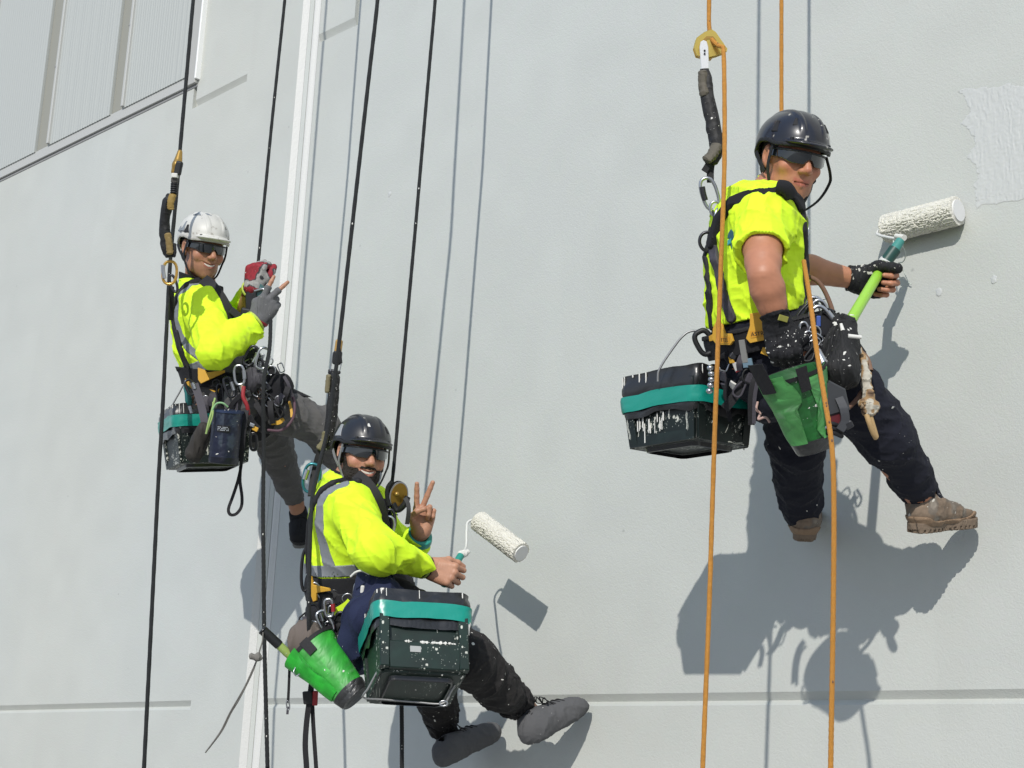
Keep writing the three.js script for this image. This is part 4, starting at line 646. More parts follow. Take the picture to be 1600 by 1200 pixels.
  put(H, 'belt_hook', oval(shown(hips, 1112, 535, T).addScaledVector(R, -0.02), turned(0.5)[0], turned(0.5)[1], 0.022, 0.034, 0.008, 3), M.rubber);
  for (let i = 0; i < 5; i++) { const c = at(1110 + 2 * Math.sin(i), 575 + i * 9, 4.42); put(H, 'metal_bead', new THREE.SphereGeometry(0.010, 12, 8).scale(1, 0.8, 1).translate(c.x, c.y, c.z), M.steel); }
  put(H, 'web_strap', ribbon([at(1193, 585, 4.36), at(1180, 592, 4.35), at(1174, 620, 4.35), at(1174, 664, 4.36)], 0.018, 0.004, R, 18), M.webbing); put(H, 'web_strap', ribbon([at(1196, 587, 4.34), at(1185, 594, 4.34), at(1179, 622, 4.34), at(1178, 662, 4.34)], 0.010, 0.003, R, 18), M.greyWeb);
  const links = [[1288, 505, 0.6, 0.10, 0.05], [1296, 520, -0.5, 0.09, 0.05], [1268, 520, 0.2, 0.09, 0.05], [1307, 560, 0.9, 0.085, 0.045], [1283, 545, -0.2, 0.10, 0.055], [1310, 540, 0.3, 0.08, 0.05]];
  links.forEach(([x, y, a, l, w], i) => snapLink(H, 'snap_link', at(x, y, 4.38 + 0.03 * (i % 3)), a, l, w, 0.0055, i % 2 ? M.darkSteel : M.steel, i % 3 ? M.darkSteel : M.steel, 0.5 * (i % 2)));
  put(H, 'blue_tab', block(at(1279, 502, 4.36), R, V, 0.012, 0.03, 0.006), mat([0.05, 0.10, 0.35], 0.5)); put(H, 'yellow_tag', block(at(1266, 524, 4.36), turned(-0.5)[0], turned(-0.5)[1], 0.013, 0.05, 0.006), mat([0.6, 0.7, 0.05], 0.5));
  for (const pts of [[[1258, 430, 4.56], [1278, 440, 4.55], [1292, 462, 4.54], [1302, 492, 4.52], [1300, 515, 4.5]], [[1330, 545, 4.45], [1352, 590, 4.36], [1343, 618, 4.32], [1322, 640, 4.3], [1298, 655, 4.3]]]) put(H, 'brown_lanyard', tube(pts.map((p) => at(...p)), 0.0068, 30, 8), M.brown);
  const blobs = blend(0.02, ell(at(1283, 572, 4.36), 0.05, 0.055, 0.05), ell(at(1258, 560, 4.38), 0.045, 0.04, 0.04), ell(at(1300, 585, 4.4), 0.045, 0.05, 0.05), ell(at(1245, 590, 4.4), 0.05, 0.05, 0.05));
  put(H, 'gear_pouch', net(folds(blobs, 0.008, 22, V, 3), ...boxOf([at(1283, 572, 4.36), at(1245, 580, 4.4)], 0.12), 0.006), M.blackCloth);
  const gf = blend(0.02, hips, blobs); clutter(H, gf, T, 1288, 515, 32, 50, 26, 101); clutter(H, gf, T, 1150, 575, 38, 26, 12, 102, 0.006); clutter(H, gf, T, 1300, 590, 26, 40, 12, 103);
  Object.assign(right, { P, hips, h, hR, hL, T });
}

function beard(person, h, head) {
  const f = h.inLocal((x, y, z) => { const q = Math.abs(x); const hole = len(q / 0.029, (y + 0.0630 - 9 * q * q) / 0.0105) - 1; return Math.max(y + 0.047 - 0.007 * smooth(0.034, 0.024, q) - 0.055 * smooth(0.052, 0.074, q) * smooth(0.055, 0.02, z), -z - 0.005, z > 0.05 ? -hole * 0.012 : -1); });
  const rag = (x, y, z) => Math.max(head(x, y, z) - 0.0016 - 0.0030 * vn(x * 220, y * 220, z * 220), -head(x, y, z) - 0.006, f(x, y, z) + 0.004 * vn(x * 150, y * 150, z * 150));
  return put(person, 'beard', net(rag, ...lipBox(h, 0.14), 0.003, (x, y, z) => { const [a, b] = h.loc(x, y, z), g = smooth(-0.085, -0.11, b) * smooth(0.04, 0.015, Math.abs(a)), k = 0.6 + 0.8 * vn(x * 300, y * 300, z * 300); return [lerp(0.020, 0.11, g) * k, lerp(0.0145, 0.095, g) * k, lerp(0.011, 0.085, g) * k]; }), mat([1, 1, 1], 0.85, { vertexColors: true }));
}
function teeth(person, h) { return put(person, 'teeth', net(h.inLocal((x, y, z) => { const arc = 0.0825 - x * x * 9; return Math.max(Math.abs(y + 0.0632 - x * x * 10) - 0.0038, Math.abs(z - arc) - 0.004, Math.abs(x) - 0.0235); }), ...lipBox(h, 0.13), 0.0022), mat([0.66, 0.62, 0.54], 0.35)); }
const cropHair = (person, h, colour) => put(person, 'hair', net(both(blend(0.01, h.E(0, 0.035, -0.018, 0.079, 0.090, 0.098), h.E(0, -0.02, -0.05, 0.068, 0.055, 0.055)), h.inLocal((x, y, z) => Math.max(z - 0.035 + 0.5 * Math.max(0, 0.03 - y), -0.055 - y, Math.abs(x) > 0.06 && z > -0.03 ? 0.0 - y : -1))), ...lipBox(h, 0.14), 0.0045), mat(colour, 0.8));
function collarOf(H, h, base, neck, p, n, stripe) {
  const f = both(cone(base, h.P(0, -0.06, -0.02), 0.092, 0.080), (x, y, z) => Math.max(plane(p, n)(x, y, z), -grow(neck, 0.004)(x, y, z)));
  const c = put(H, 'collar', net(f, ...boxOf([h.c, base], 0.14), 0.005), M.blackCloth);
  if (stripe) put(c, 'collar_stripe', net((x, y, z) => Math.max(cone(base, h.P(0, -0.06, -0.02), 0.095, 0.083)(x, y, z), slab0(p.clone().addScaledVector(n, -0.012), n, 0.0045)(x, y, z), -grow(neck, 0.006)(x, y, z)), ...boxOf([h.c, base], 0.14), 0.004), mat([0.45, 0.65, 0.03], 0.8));
}
// ================================================================== the worker in the middle
const middle = {};
{
  const T = 5.7, P = thing('person', 'bearded smiling worker in black helmet and yellow jacket, raising a two-finger sign', 'person', at(590, 950, T)), S = (x, y, hw, b, t = T) => ({ c: at(x, y, t), a: m(hw, t), b });
  const torso = sweep([S(548, 742, 26, 0.09), S(542, 757, 38, 0.15), S(538, 778, 47, 0.19), S(539, 805, 54, 0.20), S(542, 840, 60, 0.19), S(541, 870, 61, 0.18), S(540, 897, 58, 0.17), S(548, 925, 56, 0.17)], R, F);
  const shR = at(549, 788, 5.52), elR = at(590, 861, 5.36), wrR = at(668, 886, 5.50), shL = at(575, 790, 5.88), elL = at(630, 876, 5.93), wrL = at(657, 832, 5.80);
  const armR = [[shR, 0.055], [elR, 0.042], [elR.clone().lerp(wrR, 0.3), 0.042], [wrR, 0.029]], armL = [[shL, 0.055], [elL, 0.042], [elL.clone().lerp(wrL, 0.3), 0.042], [wrL, 0.029]];
  const hipR = at(612, 955, 5.5), knR = at(737, 1034, 5.42), anR = at(826, 1112, 5.68), hipL = at(600, 965, 5.75), knL = at(674, 1062, 5.86), anL = at(700, 1150, 6.0);
  const pelvis = sweep([S(546, 912, 57, 0.165), S(565, 940, 57, 0.175), S(592, 965, 48, 0.175)], R, F);
  const legR = [[hipR, 0.09], [knR, 0.062], [knR.clone().lerp(anR, 0.35), 0.056], [anR, 0.038]], legL = [[hipL, 0.09], [knL, 0.062], [anL, 0.038]];
  const hc = at(565, 712, 5.66), h = headFrame(hc, 20, -4, 5, 1.0), head = headField(h, { smile: 1.35 }), neck = cone(h.P(0, -0.055, -0.025), at(546, 760, T), 0.058, 0.07);
  const hR = hand(wrR, R.clone().addScaledVector(V, -0.30).addScaledVector(F, -0.1), F.clone().negate().addScaledVector(V, 0.3), true, { curl: [[0.95, 1.5, 1.0], [1.05, 1.55, 1.0], [1.1, 1.55, 1.0], [1.15, 1.55, 1.0]], thumb: [[0.8, 0.5, -0.35], [0.9, 0.05, -0.5], [0.7, -0.1, -0.7]], size: 1.02 });
  const hL = hand(wrL, V.clone().addScaledVector(R, 0.17), F.clone().addScaledVector(R, -0.15), false, { curl: [0.06, 0.05, [1.25, 1.75, 1.0], [1.25, 1.7, 1.0]], spread: [0.17, -0.22, -0.10, -0.12], thumb: [[0.75, 0.5, -0.5], [0.75, -0.5, -0.45], [0.45, -0.8, -0.3]], size: 0.95, fat: 0.0012 });
  const bodyF = blend(0.03, grow(torso, -0.018), chain(armR), chain(armL), neck, grow(pelvis, -0.02), chain(legR), chain(legL)), tone = skinTone(SKIN.middle);
  const bodyAll = [...armR, ...armL, ...legR, ...legL].map((q) => q[0]).concat([at(480, 820, T), at(600, 820, T), hc]);
  put(P, 'body', mergeAll([net(cut(bodyF, ell(h.P(0, 0.02, 0), 0.085, 0.09, 0.095, h.X, h.Y, h.Z), 0.004), ...boxOf(bodyAll, 0.14), 0.011, tone), net(blend(0.02, head, neck), ...lipBox(h, 0.145), 0.003, skinTone(SKIN.middle, h)), net(blend(0.012, hR.f, chain(armR)), ...hR.box, 0.0032, tone), net(blend(0.012, hL.f, chain(armL)), ...hL.box, 0.0032, tone)]), M.skinA);
  cropHair(P, h, [0.015, 0.012, 0.01]); beard(P, h, head); teeth(P, h); sunglasses(P, h, { dy: 0.004 });
  const grey = mat([0.28, 0.29, 0.31], 0.4);
  helmet(P, h, { mat: phys([0.008, 0.008, 0.011], 0.4, { clearcoat: 0.35, clearcoatRoughness: 0.2 }), peak: 0.022, peakUp: 0.15, lift: 0.003, strapMat: mat([0.20, 0.20, 0.195], 0.8), hang: 0.012, loose: 0.01, marks: [[-0.082, 0.075, 0.0, 0.022, 0.022, grey, 'grey_sticker'], [-0.03, 0.12, 0.06, 0.008, 0.008, M.white, 'paint_drip'], [-0.02, 0.10, 0.085, 0.006, 0.006, M.white, 'paint_drip']], vents: [[0.05, 0.095, 0.075, 0.008, 0.012]], label: 'black helmet with a short peak and a grey sticker on its side' });
  // jacket
  const hemN = V.clone().negate().addScaledVector(R, 0.02).normalize(), axR = wrR.clone().sub(elR).normalize(), axL = wrL.clone().sub(elL).normalize();
  let slR = chain([[at(549, 792, 5.53), 0.086], [elR, 0.072], [at(628, 873, 5.43), 0.056], [at(664, 885, 5.49), 0.041]]), slL = chain([[shL, 0.08], [elL, 0.064], [at(656, 838, 5.82), 0.047]]);
  slR = drape(slR, 0.015, 13, V.clone().addScaledVector(R, -0.55).normalize(), 4, (x, y, z) => 1 - 0.75 * smooth(2.62, 2.75, y)); slL = drape(slL, 0.013, 16, R.clone().addScaledVector(V, 0.2).normalize(), 2);
  let shirt = blend(0.03, torso, both(slR, plane(at(663, 885, 5.49), axR)), both(slL, plane(at(656, 839, 5.81), axL)));
  shirt = drape(shirt, 0.015, 11, R.clone().addScaledVector(V, -0.75).normalize(), 1.3, (x, y, z) => 0.3 + 0.7 * smooth(2.85, 2.68, y));
  shirt = both(shirt, plane(at(540, 896, T), hemN)); shirt = cut(shirt, cone(at(546, 760, T), h.P(0, -0.03, -0.02), 0.076, 0.086), 0.006);
  shirt = cut(shirt, cone(wrR.clone().addScaledVector(axR, -0.03), wrR, 0.034, 0.034), 0.002); shirt = cut(shirt, cone(wrL.clone().addScaledVector(axL, -0.03), wrL, 0.036, 0.036), 0.002);
  const tBox = boxOf([at(474, 735, T - 0.3), at(474, 905, T + 0.3), at(610, 735, T + 0.3), at(610, 905, T - 0.35), elR, elL, wrR, wrL], 0.07);
  const J = put(P, 'jacket', net(shirt, ...tBox, 0.0062, hivisTone(7, [[wrR, 0.2], [at(545, 890, 5.5), 0.14]])), M.hivis, 'bright yellow long-sleeved jacket with grey reflective bands');
  put(J, 'reflective_band', net(strapOn(shirt, path(shirt, T, [[537, 757], [515, 768], [502, 783], [499, 810], [502, 840], [508, 865], [516, 888]]), m(9.5, T), 0.0035), ...tBox, 0.0056), M.tape);
  put(J, 'reflective_band', net(both(bandOn(torso, at(540, 884, T), V.clone().addScaledVector(R, -0.05).normalize(), m(9, T), 0.021), (x, y, z) => shirt(x, y, z) - 0.004), ...tBox, 0.0056), M.tape);
  const cuffR = cone(at(658, 883.5, 5.48), at(666, 886, 5.497), 0.042, 0.040), cuffL = cone(at(655.5, 843, 5.82), at(656.5, 834, 5.805), 0.046, 0.044);
  put(J, 'cuff', net(cut(both(both(cuffR, plane(at(666, 886, 5.5), axR)), plane(at(657, 883, 5.48), axR.clone().negate())), cone(elR, wrR.clone().addScaledVector(axR, 0.05), 0.03, 0.03), 0.002), ...boxOf([wrR], 0.09), 0.004), M.blackCloth); put(J, 'cuff_stripe', net(cut(both(both(grow(cuffR, 0.003), plane(at(663, 885, 5.49), axR)), plane(at(660.5, 884, 5.485), axR.clone().negate())), cone(elR, wrR.clone().addScaledVector(axR, 0.05), 0.03, 0.03), 0.002), ...boxOf([wrR], 0.09), 0.0036), mat([0.30, 0.40, 0.08], 0.7));
  put(J, 'cuff', net(cut(both(both(cuffL, plane(at(656.5, 834, 5.805), axL)), plane(at(655, 845, 5.82), axL.clone().negate())), cone(elL, wrL.clone().addScaledVector(axL, 0.05), 0.034, 0.034), 0.002), ...boxOf([wrL], 0.09), 0.004), M.teal, 'teal knitted cuff');
  // trousers
  const trR = [[hipR, 0.105], [at(675, 996, 5.45), 0.098], [knR, 0.085], [at(785, 1080, 5.56), 0.070], [at(812, 1101, 5.64), 0.046]], trL = [[hipL, 0.10], [knL, 0.080], [at(685, 1100, 5.93), 0.066], [at(692, 1136, 5.98), 0.046]];
  let trousers = blend(0.04, pelvis, folds(chain(trR), 0.011, 15, V.clone().addScaledVector(R, 0.7).normalize(), 4, 0.12), folds(chain(trL), 0.011, 15, R, 9, 0.12)); trousers = folds(trousers, 0.004, 30, R, 5, 0.3);
  const shR2 = anR.clone().sub(knR).normalize(), shL2 = anL.clone().sub(knL).normalize(), kR = plane(at(815, 1103, 5.65), shR2), kL = plane(at(695, 1140, 5.985), shL2), far = at(745, 1100, 5.8);
  trousers = both(trousers, (x, y, z) => { const a = kR(x, y, z), b = kL(x, y, z), nr = cone(knR, anR, 0.2, 0.15)(x, y, z) < 0 && cone(knR, anR, 0.1, 0.08)(x, y, z) < cone(knL, anL, 0.1, 0.08)(x, y, z); return nr ? a : cone(knL, anL, 0.15, 0.12)(x, y, z) < 0 ? b : -1; });
  const tr = put(P, 'trousers', net(trousers, ...boxOf([...trR, ...trL].map((q) => q[0]).concat([at(490, 905, T), at(610, 905, T)]), 0.14), 0.007), mat([0.016, 0.0145, 0.0145], 0.94, { bumpMap: weaveTex, bumpScale: 0.0008 }), 'charcoal work trousers gathered at the ankle and splashed with paint');
  splatter(tr, tr, 300, 15, 0.0009, 0.007);
  for (const [a, b, w] of [[at(807, 1098, 5.63), shR2, 0.056], [at(691, 1128, 5.97), shL2, 0.054]]) put(tr, 'gathered_hem', net(folds(both(cone(a.clone().addScaledVector(b, -0.03), a.clone().addScaledVector(b, 0.02), w + 0.010, w), slab0(a, b, 0.02)), 0.008, 30, b, 3), ...boxOf([a], 0.12), 0.006), mat([0.016, 0.0145, 0.0145], 0.92));
  put(P, 'sock', net(both(cone(at(812, 1100, 5.64), at(834, 1128, 5.70), 0.040, 0.045), plane(at(838, 1132, 5.70), shR2)), ...boxOf([anR], 0.12), 0.005), M.blackCloth); put(P, 'sock', net(cone(at(692, 1130, 5.98), at(706, 1166, 6.02), 0.042, 0.05), ...boxOf([anL], 0.12), 0.005), M.blackCloth);
  const bo = { mat: mat([0.090, 0.090, 0.094], 0.95, { bumpMap: crumpleTex, bumpScale: 0.001 }), shaft: 0.052, wide: 1.0, toe: 1.18, creases: 0.003, laces: M.black, bow: true };
  const b1 = boot(P, 'boot', at(822, 1172, 5.555), at(924, 1112, 5.735), V.clone().addScaledVector(R, -0.42).addScaledVector(F, -0.1), at(830, 1126, 5.67), { ...bo, label: 'grey fabric overboot tied with black cord, planted on the wall' });
  const b2 = boot(P, 'boot', at(686, 1206, 5.84), at(790, 1152, 5.985), V.clone().addScaledVector(R, -0.32), at(701, 1168, 5.99), { ...bo, label: 'grey fabric overboot tied with black cord, lower in the frame' });
  splatter(b1, b1, 14, 18, 0.0015, 0.005);
  // harness
  const hips = blend(0.03, torso, pelvis, cone(hipR, knR, 0.105, 0.08), cone(hipL, knL, 0.10, 0.08)), hb = boxOf([at(470, 880, T - 0.35), at(680, 1040, T - 0.35), at(470, 880, T + 0.3), at(680, 1040, T + 0.3)], 0.05);
  const bn = V.clone().addScaledVector(R, -0.05).normalize(), belt = bandOn(hips, at(540, 908, T), bn, m(13, T), 0.014);
  const H = put(P, 'harness', net(belt, ...hb, 0.006), M.blackCloth, 'black and yellow rope-access harness');
  put(H, 'belt_pad', net(bandOn(hips, at(540, 925, T), bn, m(8, T), 0.020), ...hb, 0.006), M.webbing);
  for (const [a, b] of [[hipR, knR], [hipL, knL]]) put(H, 'leg_loop', net(both(bandOn(hips, a.clone().lerp(b, 0.2), b.clone().sub(a).normalize(), 0.032, 0.010), cone(a, b, 0.14, 0.14)), ...hb, 0.007), M.blackCloth);
  put(H, 'shoulder_strap', ribbon([at(556, 742, 5.56), at(574, 757, 5.54), at(589, 780, 5.53), at(598, 812, 5.55), at(602, 845, 5.58), at(600, 885, 5.62)], 0.042, 0.012, R, 24), M.webbing); put(H, 'shoulder_strap', net(strapOn(shirt, path(shirt, T, [[560, 752], [540, 750], [520, 755], [503, 766], [492, 785], [484, 820], [482, 860], [484, 893]]), m(5.5, T), 0.014), ...tBox, 0.006), M.webbing);
  collarOf(H, h, at(546, 760, T), neck, at(553, 744, 5.62), V.clone().addScaledVector(R, 0.28).normalize(), true);
  { const b = badge(belt, 495, 916, T, [[-8, 16], [-3, 16], [0, 3], [34, 0], [35, -3], [6, -8], [4, -20], [-2, -22], [-7, -10]], 0.006, 0.012, 0.02); put(H, 'yellow_pad', b.g, M.yellowPad); }
  for (const [x, y, w, hh, a] of [[504, 947, 6, 12, 0.4], [520, 960, 8, 5, 0.3]]) { const b = badge(hips, x, y, T, [[-w / 2, hh / 2], [w / 2, hh / 2], [w / 2, -hh / 2], [-w / 2, -hh / 2]], 0.004, 0.02, a); put(H, 'yellow_tab', b.g, M.yellowPad); }
  put(H, 'red_tab', block(at(495, 980, 5.45), turned(0.3)[0], turned(0.3)[1], 0.02, 0.035, 0.01), M.red);
  put(H, 'reflective_tag', ribbon([at(521, 957, 5.46), at(532, 951, 5.45), at(541, 945, 5.45), at(547, 939, 5.45)], 0.022, 0.004, V, 12), mat([0.62, 0.85, 0.02], 0.7));
  const links = [[514, 950, 0.1, 0.06, 0.028], [492, 965, 0.3, 0.09, 0.045], [567, 925, -0.1, 0.075, 0.06], [508, 972, 0.5, 0.08, 0.04], [530, 975, -0.4, 0.08, 0.045], [555, 978, 0.8, 0.075, 0.04], [490, 990, 0.0, 0.08, 0.04], [609, 918, 1.2, 0.07, 0.04]];
  links.forEach(([x, y, a, l, w], i) => snapLink(H, 'snap_link', at(x, y, 5.42 + 0.015 * (i % 3)), a, l, w, 0.0052, i % 3 === 1 ? M.darkSteel : M.steel, i % 2 ? M.steel : M.red, 0.4 * (i % 2)));
  put(H, 'steel_sleeve', block(at(566, 925, 5.40), turned(-0.1)[0], turned(-0.1)[1], 0.014, 0.045, 0.012, 0.005), M.white);
  put(H, 'gear_loop', oval(at(478, 890, 5.62), turned(-0.05)[0], turned(-0.05)[1], 0.016, 0.075, 0.006, 2.2), M.rubber);
  for (const [x, y, a] of [[547, 985, 0.6], [553, 982, -0.6], [548, 998, 0.0]]) put(H, 'metal_pin', new THREE.CylinderGeometry(0.004, 0.003, 0.035, 8).applyMatrix4(new THREE.Matrix4().makeBasis(turned(a)[0], turned(a)[1], F.clone().negate()).setPosition(at(x, y, 5.38))), M.steel);
  const blobs = blend(0.025, ell(at(515, 970, 5.56), 0.075, 0.085, 0.08), ell(at(540, 985, 5.52), 0.065, 0.09, 0.07), ell(at(500, 990, 5.6), 0.05, 0.07, 0.06), ell(at(580, 985, 5.55), 0.09, 0.09, 0.09));
  put(H, 'gear_pouch', net(folds(blobs, 0.012, 20, V, 3), ...boxOf([at(530, 975, 5.55), at(580, 985, 5.55)], 0.17), 0.0065), M.blackCloth);
  const gf = blend(0.02, hips, blobs); clutter(H, gf, T, 520, 955, 38, 34, 30, 111); clutter(H, gf, T, 505, 1000, 26, 26, 12, 112);
  put(H, 'chest_gear', net(folds(blend(0.012, ell(at(601, 815, 5.60), 0.022, 0.05, 0.022), ell(at(605, 845, 5.60), 0.025, 0.045, 0.022), ell(at(596, 790, 5.60), 0.018, 0.03, 0.02)), 0.008, 34, V, 3), ...boxOf([at(601, 815, 5.6), at(605, 850, 5.6), at(596, 785, 5.6)], 0.07), 0.005), M.blackCloth); clutter(H, torso, T, 600, 830, 10, 42, 14, 113, 0.02);
  Object.assign(middle, { P, hips, h, hR, hL, T });
}
// ================================================================== the worker on the left
const left = {};
{
  const T = 6.63, P = thing('person', 'smiling worker in white helmet and yellow jacket, gripping his rope with a red glove', 'person', at(375, 620, 6.55)), S = (x, y, hw, b, t = T) => ({ c: at(x, y, t), a: m(hw, t), b });
  const torso = sweep([S(316, 436, 20, 0.09), S(311, 449, 31, 0.15), S(311, 468, 38, 0.19), S(315, 500, 44, 0.195), S(321, 535, 48, 0.185), S(331, 565, 47, 0.17), S(338, 592, 45, 0.165)], R, F);
  const shR = at(318, 476, 6.45), elR = at(337, 549, 6.28), wrR = at(402, 501, 6.36), shL = at(325, 478, 6.84), elL = at(370, 508, 6.86), wrL = at(395, 450, 6.56);
  const armR = [[shR, 0.052], [elR, 0.04], [wrR, 0.028]], armL = [[shL, 0.052], [elL, 0.04], [wrL, 0.028]];
  const hipR = at(392, 625, 6.42), knR = at(500, 666, 6.53), anR = at(548, 738, 6.82), hipL = at(386, 640, 6.66), knL = at(428, 688, 6.85), anL = at(463, 788, 7.05);
  const pelvis = sweep([S(337, 585, 45, 0.165), S(355, 610, 45, 0.17), S(380, 632, 38, 0.17)], R, F);
  const legR = [[hipR, 0.085], [knR, 0.058], [anR, 0.034]], legL = [[hipL, 0.085], [knL, 0.058], [knL.clone().lerp(anL, 0.35), 0.05], [anL, 0.032], [at(470, 825, 7.06), 0.034]];
  const hc = at(317, 391, 6.58), h = headFrame(hc, 25, -3, 4, 1.0), head = headField(h, { smile: 1.45 }), neck = cone(h.P(0, -0.055, -0.025), at(314, 452, T), 0.054, 0.065);
  const hR = hand(wrR, at(425, 466, 6.36).sub(wrR), F.clone().negate().addScaledVector(R, 0.15), true, { curl: [0.10, 0.12, [1.1, 1.6, 1.0], [1.15, 1.6, 1.0]], spread: [0.12, -0.26, -0.12, -0.12], thumb: [[0.8, 0.45, -0.5], [0.8, -0.35, -0.5], [0.6, -0.6, -0.4]], size: 1.0 });
  const hL = hand(wrL, V.clone().addScaledVector(R, 0.16), R.clone().multiplyScalar(-0.35).addScaledVector(F, -0.9), false, { curl: [[1.15, 1.5, 1.1], [1.2, 1.5, 1.1], [1.25, 1.5, 1.1], [1.3, 1.5, 1.1]], thumb: [[0.7, 0.5, -0.4], [0.8, 0.0, -0.6], [0.7, -0.2, -0.7]], size: 0.98 });
  const bodyF = blend(0.03, grow(torso, -0.018), chain(armR), chain(armL), neck, grow(pelvis, -0.02), chain(legR), chain(legL)), tone = skinTone(SKIN.left);
  const bodyAll = [...armR, ...armL, ...legR, ...legL].map((q) => q[0]).concat([at(268, 500, T), at(360, 500, T), hc]);
  put(P, 'body', mergeAll([net(cut(bodyF, ell(h.P(0, 0.02, 0), 0.085, 0.09, 0.095, h.X, h.Y, h.Z), 0.004), ...boxOf(bodyAll, 0.14), 0.011, tone), net(blend(0.02, head, neck), ...lipBox(h, 0.145), 0.003, skinTone(SKIN.left, h)), net(blend(0.012, hR.f, chain(armR)), ...hR.box, 0.0034, tone), net(blend(0.012, hL.f, chain(armL)), ...hL.box, 0.0034, tone)]), M.skinA);
  cropHair(P, h, [0.012, 0.009, 0.008]); teeth(P, h); sunglasses(P, h, { dy: 0.004 });
  const grey = mat([0.20, 0.22, 0.24], 0.5);
  helmet(P, h, { mat: mat([1, 1, 1], 0.45, { vertexColors: true }), tint: chipped([0.56, 0.55, 0.51], [0.35, 0.33, 0.29], 5, () => 0.06), hang: 0.0, loose: 0.006, rimMat: mat([0.42, 0.41, 0.38], 0.5), marks: [[-0.09, 0.072, -0.04, 0.035, 0.010, grey, 'grey_stripe'], [-0.085, 0.082, -0.005, 0.012, 0.022, grey, 'grey_stripe'], [-0.045, 0.135, 0.01, 0.022, 0.010, grey, 'grey_stripe'], [-0.02, 0.138, 0.035, 0.018, 0.007, grey, 'grey_stripe']], vents: [[-0.088, 0.074, 0.022, 0.014, 0.016], [0.035, 0.105, 0.082, 0.008, 0.014]], label: 'scuffed white helmet with grey stripes and black vents' });
  const hemN = V.clone().negate().addScaledVector(R, -0.05).normalize(), axR = wrR.clone().sub(elR).normalize(), axL = wrL.clone().sub(elL).normalize();
  let slR = chain([[at(318, 480, 6.46), 0.083], [at(333, 530, 6.33), 0.074], [elR, 0.064], [at(372, 527, 6.32), 0.061], [at(398, 504, 6.355), 0.053]]), slL = chain([[shL, 0.078], [elL, 0.058], [at(388, 462, 6.68), 0.046]]);
  slR = drape(slR, 0.015, 13, V.clone().addScaledVector(R, -0.2).normalize(), 4, (x, y, z) => 1 - 0.7 * smooth(3.55, 3.72, y)); slL = drape(slL, 0.012, 16, R, 2);
  let shirt = blend(0.03, torso, both(slR, plane(at(396, 506, 6.35), axR)), both(slL, plane(at(388, 463, 6.68), axL)));
  shirt = drape(shirt, 0.014, 11, R.clone().addScaledVector(V, -0.8).normalize(), 1.3, (x, y, z) => 0.3 + 0.7 * smooth(3.7, 3.5, y));
  shirt = both(shirt, plane(at(325, 578, T), hemN)); shirt = cut(shirt, cone(at(314, 452, T), h.P(0, -0.03, -0.02), 0.07, 0.082), 0.006);
  shirt = cut(shirt, cone(wrR.clone().addScaledVector(axR, -0.03), wrR, 0.034, 0.034), 0.002); shirt = cut(shirt, cone(wrL.clone().addScaledVector(axL, -0.03), wrL, 0.034, 0.034), 0.002);
  const tBox = boxOf([at(264, 430, T - 0.3), at(264, 585, T + 0.3), at(385, 430, T + 0.3), at(385, 585, T - 0.35), elR, elL, wrR, wrL], 0.07);
  const J = put(P, 'jacket', net(shirt, ...tBox, 0.0066, hivisTone(11, [[wrR, 0.2], [at(330, 575, 6.4), 0.14]])), M.hivis, 'bright yellow long-sleeved jacket with grey reflective bands and black cuffs');
  put(J, 'reflective_band', net(strapOn(shirt, path(torso, T, [[309, 441], [291, 452], [276, 474], [274, 500], [281, 525], [295, 545], [318, 562]]), m(6, T), 0.004), ...tBox, 0.006), M.tape);
  put(J, 'reflective_band', net(strapOn(shirt, path(torso, T, [[336, 462], [346, 485], [354, 508], [362, 535]]), m(6.5, T), 0.004), ...tBox, 0.006), M.tape);
  put(J, 'reflective_band', net(both(bandOn(torso, at(352, 567, T), V.clone().addScaledVector(R, -0.32).normalize(), m(11, T), 0.021), (x, y, z) => shirt(x, y, z) - 0.004), ...tBox, 0.006), M.tape);
  for (const [w, ax, r] of [[wrR, axR, 0.047], [wrL, axL, 0.044]]) { const a = w.clone().addScaledVector(ax, -0.028), b = w.clone().addScaledVector(ax, -0.002); put(J, 'cuff', net(cut(both(both(cone(a, b, r - 0.001, r - 0.004), plane(b, ax)), plane(a, ax.clone().negate())), cone(a.clone().addScaledVector(ax, -0.05), b.clone().addScaledVector(ax, 0.05), 0.032, 0.032), 0.002), ...boxOf([w], 0.1), 0.0042), M.blackCloth); const c = w.clone().addScaledVector(ax, -0.008); put(J, 'cuff_stripe', net(cut(both(cone(a, b, r + 0.005, r), slab0(c, ax, 0.005)), cone(a.clone().addScaledVector(ax, -0.05), b.clone().addScaledVector(ax, 0.05), 0.032, 0.032), 0.002), ...boxOf([w], 0.1), 0.004), mat([0.45, 0.55, 0.08], 0.7)); }
  const trR = [[hipR, 0.10], [at(445, 645, 6.47), 0.090], [knR, 0.078], [at(528, 708, 6.70), 0.062], [at(548, 738, 6.82), 0.048]], trL = [[hipL, 0.10], [at(410, 665, 6.76), 0.085], [knL, 0.078], [at(437, 718, 6.92), 0.062], [at(453, 760, 7.0), 0.050], [at(461, 782, 7.04), 0.038]];
  let trousers = blend(0.035, pelvis, folds(chain(trR), 0.011, 15, V.clone().addScaledVector(R, -0.4).normalize(), 4, 0.12), folds(chain(trL), 0.009, 15, R.clone().addScaledVector(V, 0.3).normalize(), 9, 0.12)); trousers = folds(trousers, 0.004, 30, R, 5, 0.3);
  const sL = anL.clone().sub(knL).normalize(), sR = anR.clone().sub(knR).normalize(), kL = plane(at(461, 781, 7.04), sL), kR = plane(anR, sR);
